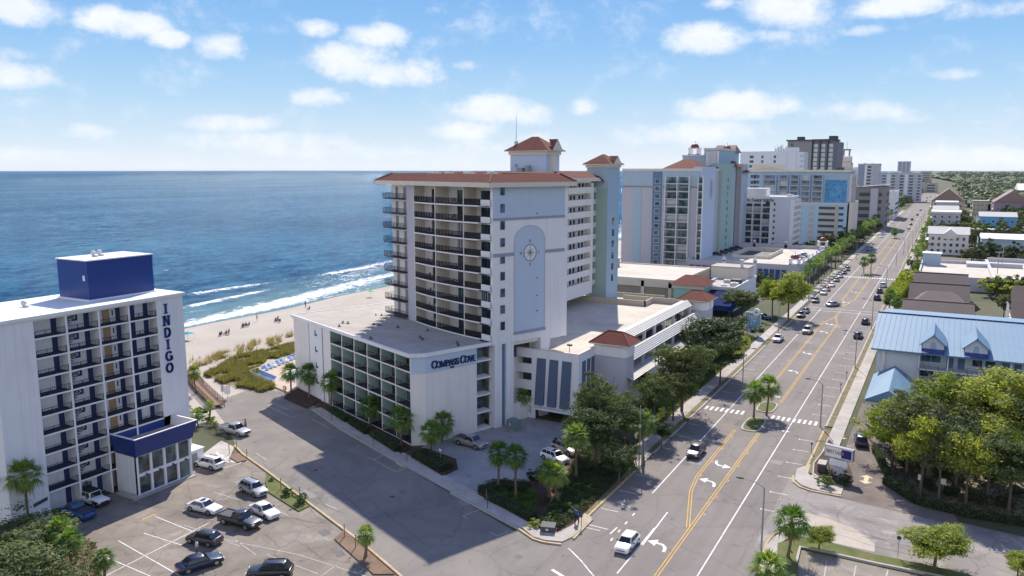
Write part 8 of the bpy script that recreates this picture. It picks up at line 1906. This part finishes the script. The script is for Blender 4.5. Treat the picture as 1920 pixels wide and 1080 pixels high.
for a, b, lb in ((430, 852, 'brown wooden post nearest the striped bay'), (444, 845, 'brown wooden post behind the striped bay'), (463, 862, 'brown wooden post at the tip of the small bed'), (527, 918, 'tall wooden post on the grass strip'), (562, 935, 'short wooden post behind the round bush'), (646, 1008, 'wooden post on the bare bed near the young palm'), (667, 1028, 'wooden post beside the young palm'), (912, 940, 'dark post at the driveway island')):
    X_, Y_ = G(a, b); t = thing('wooden_post', lb, 'post', (X_, Y_, .08), 0, 'wooden posts of the car park'); mb = MB(); mb.tube((0, 0, 0), (0, 0, 1.45), .06, .05, 7); obj('post', mb, M['wood'], t); mb = MB(); mb.tube((0, 0, 1.45), (0, 0, 1.52), .07, n=7); obj('cap', mb, M['dkgrey'], t)
# small street signs
def sign(a, b, h, w, hh, label, face='white', az=160, col='grey', shape='box'):
    X_, Y_ = G(a, b); t = thing('street_sign', label, 'sign', (X_, Y_, .08), math.radians(180-az), None); mb = MB(); mb.tube((0, 0, 0), (0, 0, h), .035, n=6); obj('post', mb, M[col], t)
    mb = MB(); mb.box(-w/2, -.05, h-hh, w/2, -.02, h) if shape == 'box' else mb.wallprism([(w/2*math.cos(math.pi/8+k*math.pi/4), h-hh/2+hh/2*math.sin(math.pi/8+k*math.pi/4)) for k in range(8)], 'y', -.05, -.02); obj('sign_plate', mb, M[face], t)
sign(1683, 1046, 2.5, .5, .5, 'back of an octagonal sign on the lower grass strip', 'dkgrey', 180, shape='oct')
sign(1724, 918, 2.0, .6, .75, 'small white notice at the edge of the grove, left one', 'white', 180); sign(1767, 926, 2.0, .6, .75, 'small white notice at the edge of the grove, right one', 'white', 180)
sign(418, 748, 2.6, .55, 1.3, 'narrow beach access sign, left of the wide board', 'palegrey', 150); sign(427, 748, 2.4, 1.1, 1.5, 'wide white beach access board at the end of the street', 'white', 150)
sign(1481, 1030, 1.1, .25, .4, 'short green and white utility marker at the foot of the corner palm', 'seafoam', 180)
sign(826, 870, 2.2, .4, .3, 'small white sign in the hedge island', 'white', 180)
# utility boxes
def ubox(a, b, w, d, h, label, col='blue3', z=.1, rz=0, nm='utility_box'):
    X_, Y_ = G(a, b); t = thing(nm, label, 'utility box', (X_, Y_, z), rz); mb = MB(); mb.box(-w/2-.08, -d/2-.08, 0, w/2+.08, d/2+.08, .1); obj('plinth', mb, M['concrete'], t)
    mb = MB(); mb.add([(-w/2, -d/2, .1), (w/2, -d/2, .1), (w/2, d/2, .1), (-w/2, d/2, .1), (-w/2, -d/2+.1, h), (w/2, -d/2+.1, h), (w/2, d/2, h+.08), (-w/2, d/2, h+.08)], [(0,3,2,1),(4,5,6,7),(0,1,5,4),(1,2,6,5),(2,3,7,6),(3,0,4,7)]); obj('cabinet', mb, M[col], t)
    mb = MB(); mb.box(-.2, -d/2+.02, h*.45, .1, -d/2+.05, h*.75); obj('warning_plate', mb, M['cream'], t)
ubox(963, 806, 2.0, 1.6, 1.6, 'green grey electrical cabinet at the tower foot', 'slatebox', rz=RZ)
ubox(1028, 997, 1.7, 1.4, .75, 'low mottled utility box at the tip of the corner garden', 'dkgrey', rz=.3)
ubox(57*1.0, 1062, .7, .5, 1.1, 'small blue lidded bin in the lower left thicket', 'dkblue')
ubox(373, 862, .6, .5, 1.0, 'dark litter bin beside the white crossover', 'dkgrey')
t = thing('planter_box', 'low brick and concrete box behind the motel sign', 'planter', (*G(1541, 883), .12), 0); mb = MB(); mb.box(-.5, -.9, 0, .5, .9, 1.1); obj('box', mb, M['dkgrey'], t); mb = MB(); mb.box(-.55, -.95, 1.1, .55, .95, 1.22); obj('lid', mb, M['curb'], t)
# ---------------- roadside sign of the hotel
sx_, sy_ = -40.6, 199.8
t = thing('road_sign', 'tall blue hotel road sign with a round compass disc above a photo panel', 'sign', (sx_, sy_, .1), 0, scale=.68)
for s_ in (-1.9, 1.3): mb = MB(); mb.box(s_, -.35, 0, s_+.8, .35, 2.6); obj('pillar', mb, M['white'], t)
mb = MB(); mb.box(-2.75, -.35, 2.5, 2.5, .35, 8.6); obj('panel', mb, M['signblue'], t)
mb = MB(); mb.box(-2.95, -.42, 2.1, 2.7, .42, 2.6); mb.box(-2.95, -.4, 8.6, .2, .4, 8.85); mb.box(-2.95, -.42, 2.6, -2.7, .42, 8.6); mb.box(2.45, -.42, 2.6, 2.7, .42, 8.6); obj('frame', mb, M['palegrey'], t)
mb = MB(); mb.tube((1.0, -.45, 9.0), (1.0, .45, 9.0), 1.35, n=24); dsc = obj('compass_disc', mb, M['white'], t); mb = MB()
for k in range(8):
    a = math.pi*k/4; l = 1.0 if k % 2 == 0 else .65; mb.wallprism([(1.0+.12*math.cos(a+math.pi/2), 9+.12*math.sin(a+math.pi/2)), (1.0-.12*math.cos(a+math.pi/2), 9-.12*math.sin(a+math.pi/2)), (1.0+l*math.cos(a), 9+l*math.sin(a))], 'y', -.52, -.46)
obj('compass_star', mb, M['blue3'], dsc)
word('letter', 'COMPASS', 1.0, .17, .08, M['white'], t, (-2.3, -.36, 6.6), 0, .78, .0); word('letter', 'COVE', 1.0, .17, .08, M['white'], t, (-1.5, -.36, 5.35), 0, .78, .0)
mb = MB(); mb.box(-1.6, -.42, 2.75, 2.3, -.36, 5.0); pn = obj('photo_panel', mb, M['mural'], t)
random.seed(8)
for i in range(9): x = random.uniform(-1.4, 1.7); z = random.uniform(2.9, 4.6); mb = MB(); mb.box(x, -.45, z, x+random.uniform(.25, .6), -.42, z+random.uniform(.15, .35)); obj('photo_patch', mb, M[random.choice(('white', 'dkgrey', 'sand'))], pn)
# ---------------- motel sign
t = thing('motel_sign', 'stacked white motel sign with a dark blue square over two smaller boards', 'sign', (*G(1571, 893), .14), math.radians(-14))
mx_, my_ = G(1571, 893); Hs = [hgt(mx_, my_, q) for q in (893, 877, 876, 862.5, 860, 841)]
mb = MB(); mb.box(-1.0, -.2, 0, -.75, .2, Hs[4]); mb.box(.75, -.2, 0, 1.0, .2, Hs[4]); mb.box(-.85, -.2, 0, .85, .2, .5); obj('leg', mb, M['ltgrey'], t)
z0_, z1_ = Hs[4], Hs[5]
mb = MB(); mb.box(-1.85, -.3, z0_, 1.85, .3, z1_); p_ = obj('top_board', mb, M['white'], t)
mb = MB(); mb.box(-1.93, -.34, z0_-.08, 1.93, .34, z0_); mb.box(-1.93, -.34, z1_, 1.93, .34, z1_+.1); mb.box(-1.93, -.34, z0_, -1.85, .34, z1_); mb.box(1.85, -.34, z0_, 1.93, .34, z1_); obj('board_frame', mb, M['grey'], p_)
mb = MB(); mb.box(.4, -.34, z0_+.12, 1.72, -.3, z1_-.12); obj('blue_square', mb, M['dkblue2'], p_)
word('letter', 'BRITTAIN', .46, .07, .04, M['doorwood'], p_, (-1.7, -.31, (z0_+z1_)/2-.2), 0, 1.0, -.01)
mb = MB(); mb.box(-1.2, -.24, Hs[2]+.02, 1.2, .24, Hs[3]-.05); obj('middle_board', mb, M['white'], t); mb = MB(); mb.box(-.85, -.22, .3, .85, .22, Hs[2]-.1); obj('lower_board', mb, M['palegrey'], t)
# ---------------- split rail fence by the grove
for i, (p0, p1) in enumerate(((1632, 829), (1650, 862)), ) if False else []: pass
fp = gp([(1622,815),(1640,838),(1655,868),(1672,902),(1695,930)])
t = thing('rail_fence', 'low dark rail fence curving between drive and grove', 'fence', (*fp[0], .05)); mb = MB(); mq = MB()
for i in range(len(fp)-1):
    a, c = Vector((*fp[i], .45)), Vector((*fp[i+1], .45)); o_ = Vector((*fp[0], .0)); mb.tube(a-o_, c-o_, .06, n=6); mb.tube(a-o_-Vector((0, 0, .22)), c-o_-Vector((0, 0, .22)), .05, n=6)
for p in fp: q = MB(); q.box(p[0]-fp[0][0]-.09, p[1]-fp[0][1]-.09, 0, p[0]-fp[0][0]+.09, p[1]-fp[0][1]+.09, .75); obj('post', q, M['wood'], t)
obj('rail', mb, M['wood'], t)
# ---------------- boardwalk with railings beside the letter hotel
bw = gp([(352,700),(372,728),(392,748),(410,765)]); bw = bw
t = thing('boardwalk', 'weathered wooden beach boardwalk with crossed railings behind the letter hotel', 'boardwalk', (*bw[0], 0)); o0 = bw[0]
o_, i_ = ribbon(bw, 2.0); mb = MB()
for k in range(len(bw)-1): mb.prism([(p[0]-o0[0], p[1]-o0[1]) for p in (o_[k], o_[k+1], i_[k+1], i_[k])], .5, .62)
obj('deck', mb, M['wood'], t)
for side in (o_, i_):
    rl = MB()
    for k in range(len(side)-1):
        a, c = Vector((side[k][0]-o0[0], side[k][1]-o0[1], 0)), Vector((side[k+1][0]-o0[0], side[k+1][1]-o0[1], 0))
        for z in (.85, 1.15, 1.5): rl.tube(a+Vector((0, 0, z)), c+Vector((0, 0, z)), .045, n=5)
        n_ = max(2, int((c-a).length/1.1))
        for j in range(n_+1): p = a+(c-a)*j/n_; rl.box(p.x-.05, p.y-.05, 0, p.x+.05, p.y+.05, 1.6)
    obj('railing', rl, M['wood'], t)
# chain fence at the ramp beside the lobby
t = thing('fence', 'grey mesh fence climbing beside the lobby path', 'fence', (*G(388, 800), 0)); a, c = Vector((0, 0, 0)), Vector((*G(424, 826), 0))-Vector((*G(388, 800), 0)); mb = MB()
for z in (.1, .6, 1.1): mb.tube(a+Vector((0, 0, z)), c+Vector((0, 0, z)), .03, n=5)
for j in range(22): p = a+(c-a)*j/21; mb.box(p.x-.015, p.y-.015, .05, p.x+.015, p.y+.015, 1.1)
obj('mesh_panel', mb, M['dkgrey'], t)
for j in (0, .5, 1): p = a+(c-a)*j; q = MB(); q.tube((p.x, p.y, 0), (p.x, p.y, 1.25), .05, n=6); obj('post', q, M['dkgrey'], t)
# ---------------- pool terrace seaward of the guest wing
pt = [G(500, 700), G(560, 672), G(600, 662), G(600, 700), G(560, 730), G(530, 726)]
pc = [(p[0], p[1]) for p in pt]
slab('pool_terrace', [(-121.5, 108.5), (-113, 106), (-106, 104.0), (-109, 113), (-118, 136), (-127, 138)], .3, M['terr'])
mb = MB(); mb.prism([(-115.5, 111.5), (-111.0, 110.2), (-113.5, 121), (-118, 121)], .3, .34); struct('pool_coping', mb, M['white']); mb = MB(); mb.prism([(-115.2, 111.9), (-111.5, 110.8), (-113.9, 120.6), (-117.6, 120.6)], .33, .36); struct('pool_water', mb, M['poolwater'])
t = thing('glass_fence', 'pale glass and rail fence around the pool terrace', 'fence', (-121.5, 108.5, .3)); mb = MB(); fpts = [(-121.5, 108.5), (-127, 138)], [(-121.5, 108.5), (-113, 106)]
for a_, b_ in fpts:
    a = Vector((a_[0]+121.5, a_[1]-108.5, 0)); c = Vector((b_[0]+121.5, b_[1]-108.5, 0)); q = MB()
    for z in (.08, 1.2): q.tube(a+Vector((0, 0, z)), c+Vector((0, 0, z)), .04, n=5)
    for j in range(16): p = a+(c-a)*j/15; q.box(p.x-.03, p.y-.03, 0, p.x+.03, p.y+.03, 1.2)
    obj('rail', q, M['ltgrey'], t)
def lounger(x, y, rz, lab, grp, col='loungeblue'):
    t = thing('sun_lounger', lab, 'sun lounger', (x, y, .32), rz, grp); mb = MB(); mb.box(-.95, -.32, .28, .35, .32, .36); obj('seat', mb, M[col], t); mb = MB(); mb.add([(.35,-.32,.3),(.35,.32,.3),(.95,.32,.75),(.95,-.32,.75),(.35,-.32,.38),(.35,.32,.38),(.92,.32,.83),(.92,-.32,.83)], [(0,3,2,1),(4,5,6,7),(0,1,5,4),(2,3,7,6),(1,2,6,5),(3,0,4,7)]); obj('backrest', mb, M[col], t)
    for lx in (-.8, .7):
        for ly in (-.25, .25): q = MB(); q.box(lx-.03, ly-.03, 0, lx+.03, ly+.03, .3); obj('leg', q, M['white'], t)
for i in range(8): lounger(-120.6+.82*i, 109.9-.26*i, math.radians(75), 'blue sling lounger in the near row beside the pool', 'near row of pool loungers')
for i in range(12): lounger(-122.0-.19*i*1.6-.3, 112.5+.98*i*1.5, math.radians(165), 'blue sling lounger in the far row against the glass fence', 'far row of pool loungers', 'loungeblue' if i % 3 else 'loungelite')
def umbrella(x, y, z, col, label):
    t = thing('beach_umbrella', label, 'umbrella', (x, y, z), 0); mb = MB(); mb.tube((0, 0, 0), (.15, 0, 2.2), .025, n=6); obj('pole', mb, M['ltgrey'], t)
    mb = MB(); n = 10; rim = [(.15+1.15*math.cos(2*math.pi*i/n), 1.15*math.sin(2*math.pi*i/n), 1.75) for i in range(n)]; mb.add(rim+[(.15, 0, 2.25), (.15, 0, 2.2)], [(i, (i+1)%n, n) for i in range(n)]+[((i+1)%n, i, n+1) for i in range(n)]); obj('canopy', mb, M[col], t)
umbrella(*G(695, 556), .0, 'greencloth', 'green beach umbrella near the surf')
t = thing('beach_canopy', 'teal beach canopy low on the sand beside the letter hotel', 'canopy', (*G(353, 637), 0)); mb = MB()
for lx, ly in ((-1, -1), (1, -1), (-1, 1), (1, 1)): mb.tube((lx, ly, 0), (lx, ly, 1.6), .03, n=5)
obj('frame', mb, M['ltgrey'], t); mb = MB(); hip(mb, -1.2, -1.2, 1.2, 1.2, 1.6, 2.1, .1, 'x'); obj('cover', mb, M['tealcloth'], t)
t = thing('life_ring_stand', 'orange life ring on a dark stand by the pool gate', 'life ring', (*G(535, 742), .1)); mb = MB(); mb.box(-.05, -.05, 0, .05, .05, 1.7); obj('post', mb, M['dkgrey'], t); mb = MB()
for i in range(14): a, c = 2*math.pi*i/14, 2*math.pi*(i+1)/14; mb.tube((.38*math.cos(a), -.1, 1.4+.38*math.sin(a)), (.38*math.cos(c), -.1, 1.4+.38*math.sin(c)), .08, n=6)
obj('ring', mb, M['orange'], t)
# ================================================================ people
def person(x, y, z, face, label, top, bottom, skin=None, pose='stand', hairc='hair', group=None, h=1.74):
    """one continuous skinned body; clothing and hair as children.  face: degrees clockwise from +Y"""
    t = thing('person', label, 'person', (x, y, z), math.radians(-face), group, scale=h/1.74)
    s = .16 if pose == 'walk' else .07
    if pose == 'sit':
        J = dict(pel=(0, 0, .26), ch=(0, -.12, .62), nk=(0, -.10, .80), hd=(0, -.08, .90), ht=(0, -.07, 1.0), kl=(.12, .38, .44), al=(.12, .72, .07), fl=(.12, .84, .04), kr=(-.12, .42, .40), ar=(-.12, .78, .07), fr=(-.12, .9, .04), hl=(.10, .02, .24), hr=(-.10, .02, .24),
                 sl=(.19, -.12, .73), el=(.26, .02, .50), wl=(.2, .24, .42), sr=(-.19, -.12, .73), er=(-.26, .0, .50), wr=(-.2, .22, .42))
    else:
        J = dict(pel=(0, 0, .96), ch=(0, .0, 1.30), nk=(0, .01, 1.50), hd=(0, .03, 1.60), ht=(0, .03, 1.70), hl=(.10, 0, .90), kl=(.11, s*.9, .50), al=(.11, s*.6 if pose != 'walk' else .24, .08), fl=(.12, s*.6+.15 if pose != 'walk' else .38, .04), hr=(-.10, 0, .90), kr=(-.11, -s*.2, .50), ar=(-.11, -s, .10), fr=(-.12, -s+.15, .04),
                 sl=(.19, 0, 1.42), el=(.25, -.06, 1.14), wl=(.24, .08, .90), sr=(-.19, 0, 1.42), er=(-.25, .02, 1.14), wr=(-.24, .16, .92))
        if pose == 'reach': J.update(el=(.27, .12, 1.2), wl=(.2, .32, 1.12), er=(-.25, .12, 1.18), wr=(-.14, .32, 1.12))
    rad = dict(pel=.145, ch=.155, nk=.055, hd=.095, ht=.085, hl=.09, kl=.062, al=.042, fl=.035, hr=.09, kr=.062, ar=.042, fr=.035, sl=.062, el=.042, wl=.03, sr=.062, er=.042, wr=.03)
    E_ = [('pel', 'ch'), ('ch', 'nk'), ('nk', 'hd'), ('hd', 'ht'), ('pel', 'hl'), ('hl', 'kl'), ('kl', 'al'), ('al', 'fl'), ('pel', 'hr'), ('hr', 'kr'), ('kr', 'ar'), ('ar', 'fr'), ('ch', 'sl'), ('sl', 'el'), ('el', 'wl'), ('ch', 'sr'), ('sr', 'er'), ('er', 'wr')]
    for sd_ in ('l', 'r'):                        # five fingers at each wrist
        w = Vector(J['w'+sd_]); e = Vector(J['e'+sd_]); d = (w-e).normalized(); q = Vector((1, 0, 0)) if abs(d.x) < .8 else Vector((0, 1, 0)); q = (q-d*q.dot(d)).normalized()
        J['p'+sd_] = tuple(w+d*.07); rad['p'+sd_] = .032; E_.append(('w'+sd_, 'p'+sd_))
        for k in range(4): nm = 'g%d%s' % (k, sd_); J[nm] = tuple(w+d*(.15+.015*(1.5-abs(k-1.5)))+q*(k-1.5)*.02); rad[nm] = .009; E_.append(('p'+sd_, nm))
        nm = 't'+sd_; J[nm] = tuple(w+d*.08+q*.06); rad[nm] = .010; E_.append(('w'+sd_, nm))
    ks = list(J); me = bpy.data.meshes.new('body'); me.from_pydata([J[k] for k in ks], [(ks.index(a), ks.index(b)) for a, b in E_], []); me.materials.append(M[skin or 'skin'])
    o = bpy.data.objects.new('body', me); COL.objects.link(o); o.parent = t
    md = o.modifiers.new('skin', 'SKIN'); sk = me.skin_vertices[0].data
    for i, k in enumerate(ks): sk[i].radius = (rad[k]*(1.15 if k in ('pel', 'ch') else 1), rad[k]*(.8 if k in ('pel', 'ch') else 1)); sk[i].use_root = (k == 'pel')
    sb = o.modifiers.new('sub', 'SUBSURF'); sb.levels = 1; sb.render_levels = 1
    hd = Vector(J['hd'])
    mb = MB(); mb.sphere((hd.x, hd.y-.02, hd.z+.06), .115, .12, .12, 10, 6); obj('hair', mb, M[hairc], o, smooth=True)
    mb = MB(); mb.sphere((hd.x-.035, hd.y+.095, hd.z+.02), .014, n=6, m=4); mb.sphere((hd.x+.035, hd.y+.095, hd.z+.02), .014, n=6, m=4); mb.box(hd.x-.03, hd.y+.09, hd.z-.05, hd.x+.03, hd.y+.1, hd.z-.04); mb.tube((hd.x, hd.y+.09, hd.z+.01), (hd.x, hd.y+.12, hd.z-.02), .012, n=5); obj('face_features', mb, M['hair'], o)
    def ell(c, rx, ry, n=12): return [(c[0]+rx*math.cos(2*math.pi*i/n), c[1]+ry*math.sin(2*math.pi*i/n), c[2]) for i in range(n)]
    if top:
        mb = MB(); P_, C_, N_ = J['pel'], J['ch'], J['nk']; mb.loft([ell((P_[0], P_[1], P_[2]-.06), .185, .145), ell(((P_[0]+C_[0])/2, (P_[1]+C_[1])/2, (P_[2]+C_[2])/2), .185, .14), ell((C_[0], C_[1], C_[2]+.06), .21, .15), ell((N_[0], N_[1], N_[2]-.05), .12, .10)])
        for sd_ in ('l', 'r'): S_, E2 = Vector(J['s'+sd_]), Vector(J['e'+sd_]); mb.tube(S_+(S_-E2)*.15, S_+(E2-S_)*.75, .085, .068, 8)
        obj('shirt', mb, M[top], o, smooth=True)
    if bottom:
        mb = MB(); P_ = J['pel']
        mb.loft([ell((P_[0], P_[1], P_[2]-.12), .18, .14), ell((P_[0], P_[1], P_[2]+.04), .18, .14)])
        for sd_ in ('l', 'r'): Hh, K_, A_ = Vector(J['h'+sd_]), Vector(J['k'+sd_]), Vector(J['a'+sd_]); mb.tube(Hh, K_, .115, .085, 8); mb.tube(K_, K_+(A_-K_)*(.9 if bottom.startswith('long') else .12), .082, .065, 8)
        obj('trousers', mb, M[bottom], o, smooth=True)
    mb = MB()
    for sd_ in ('l', 'r'): A_ = J['a'+sd_]; mb.loft([[(A_[0]-.045, A_[1]-.08, 0), (A_[0]+.045, A_[1]-.08, 0), (A_[0]+.045, A_[1]-.08, .09), (A_[0]-.045, A_[1]-.08, .09)], [(A_[0]-.045, A_[1]+.18, 0), (A_[0]+.045, A_[1]+.18, 0), (A_[0]+.04, A_[1]+.18, .05), (A_[0]-.04, A_[1]+.18, .05)]])
    if bottom and bottom.startswith('long'): obj('shoes', mb, M['dkgrey'], o)
    return t
M['skin'] = plain('skin', (.42, .25, .17), .6); M['hair'] = plain('dark_hair', (.03, .02, .015), .7); M['clothblue'] = pm('royal_blue_cloth', (.03,.09,.4), .85, .1, 5); M['longblack'] = pm('black_cloth', (.02,.02,.025), .9, .1, 5); M['clothwhite'] = pm('pale_cloth', (.6,.62,.66), .9, .1, 5); M['shortdark'] = pm('dark_shorts', (.03,.035,.06), .9, .1, 5); M['clothred'] = pm('red_cloth', (.35,.04,.04), .9, .1, 5); M['longgrey'] = pm('grey_cloth', (.12,.13,.16), .9, .1, 5); M['clothtan'] = pm('olive_tan_cloth', (.2,.16,.09), .9, .1, 5)
X_, Y_ = G(1081, 982); person(X_, Y_, .115, 15, 'man in a royal blue shirt and black trousers on the corner pavement', 'clothblue', 'longblack', pose='walk', h=1.9)
X_, Y_ = G(461, 806); person(X_, Y_, 0.01, 200, 'man in an olive top and dark shorts beside the silver pickup', 'clothtan', 'shortdark', pose='walk', h=1.85)
X_, Y_ = G(370, 1040); person(X_, Y_, 0.01, 200, 'person in a pale top standing behind the long black sedan', 'clothwhite', 'longgrey', h=1.8)
X_, Y_ = G(1568, 572) ; 
for a, b, f, tp, bt, ps, lb in ((573, 576, 90, 'longgrey', 'longgrey', 'walk', 'dark clad figure walking at the surf edge'), (580, 581, 200, 'shortdark', 'shortdark', 'sit', 'small figure crouched near the surf edge'), (482, 602, 60, None, 'clothred', 'stand', 'bather standing alone on the middle of the beach'), (517, 603, 160, 'shortdark', 'shortdark', 'sit', 'sunbather left of the cluster nearest the guest wing'), (521, 600, 190, 'clothtan', 'shortdark', 'sit', 'sunbather right of the cluster nearest the guest wing'), (456, 613, 150, 'shortdark', 'shortdark', 'sit', 'left sitter of the middle beach group'), (461, 612, 180, 'longgrey', 'longgrey', 'sit', 'centre sitter of the middle beach group'), (467, 611, 200, 'shortdark', 'shortdark', 'sit', 'right sitter of the middle beach group'), (415, 629, 150, 'longgrey', 'shortdark', 'sit', 'left sitter of the group near the letter hotel'), (424, 627, 190, 'clothred', 'shortdark', 'sit', 'right sitter of the group near the letter hotel'), (429, 625, 190, 'shortdark', 'longgrey', 'sit', 'farthest sitter of the group near the letter hotel')):
    X_, Y_ = G(a, b); person(X_, Y_, 0.0, f, lb, tp, bt, pose=ps, h=1.95)
for i, (a, b) in enumerate(((412, 630), (427, 628), (454, 614), (463, 612), (519, 602), (524, 604))):
    X_, Y_ = G(a, b); t = thing('beach_chair', 'low dark beach chair with its group on the sand', 'beach chair', (X_, Y_, 0), random.uniform(0, 6), 'low beach chairs'); mb = MB(); mb.box(-.35, -.3, .2, .35, .3, .26); obj('seat', mb, M['shortdark'], t); mb = MB(); mb.box(-.35, -.36, .22, .35, -.3, .95); obj('backrest', mb, M['longgrey'], t)
# ================================================================ maritime haze
def haze():
    m = bpy.data.materials.new('haze'); m.use_nodes = True; t = m.node_tree; t.nodes.clear(); o = N(t, 'ShaderNodeOutputMaterial'); v = N(t, 'ShaderNodeVolumePrincipled')
    v.inputs['Density'].default_value = HZ; v.inputs['Color'].default_value = (.86, .92, 1, 1); v.inputs['Anisotropy'].default_value = .2; L(t, v.outputs[0], o.inputs['Volume'])
    mb = MB(); mb.box(-24500, -3500, -5, 24500, 24500, 130); tag(obj('haze', mb, m), 'thin pale maritime haze over the whole shore', 'haze', None, 'stuff')
HZ = .000014
haze()
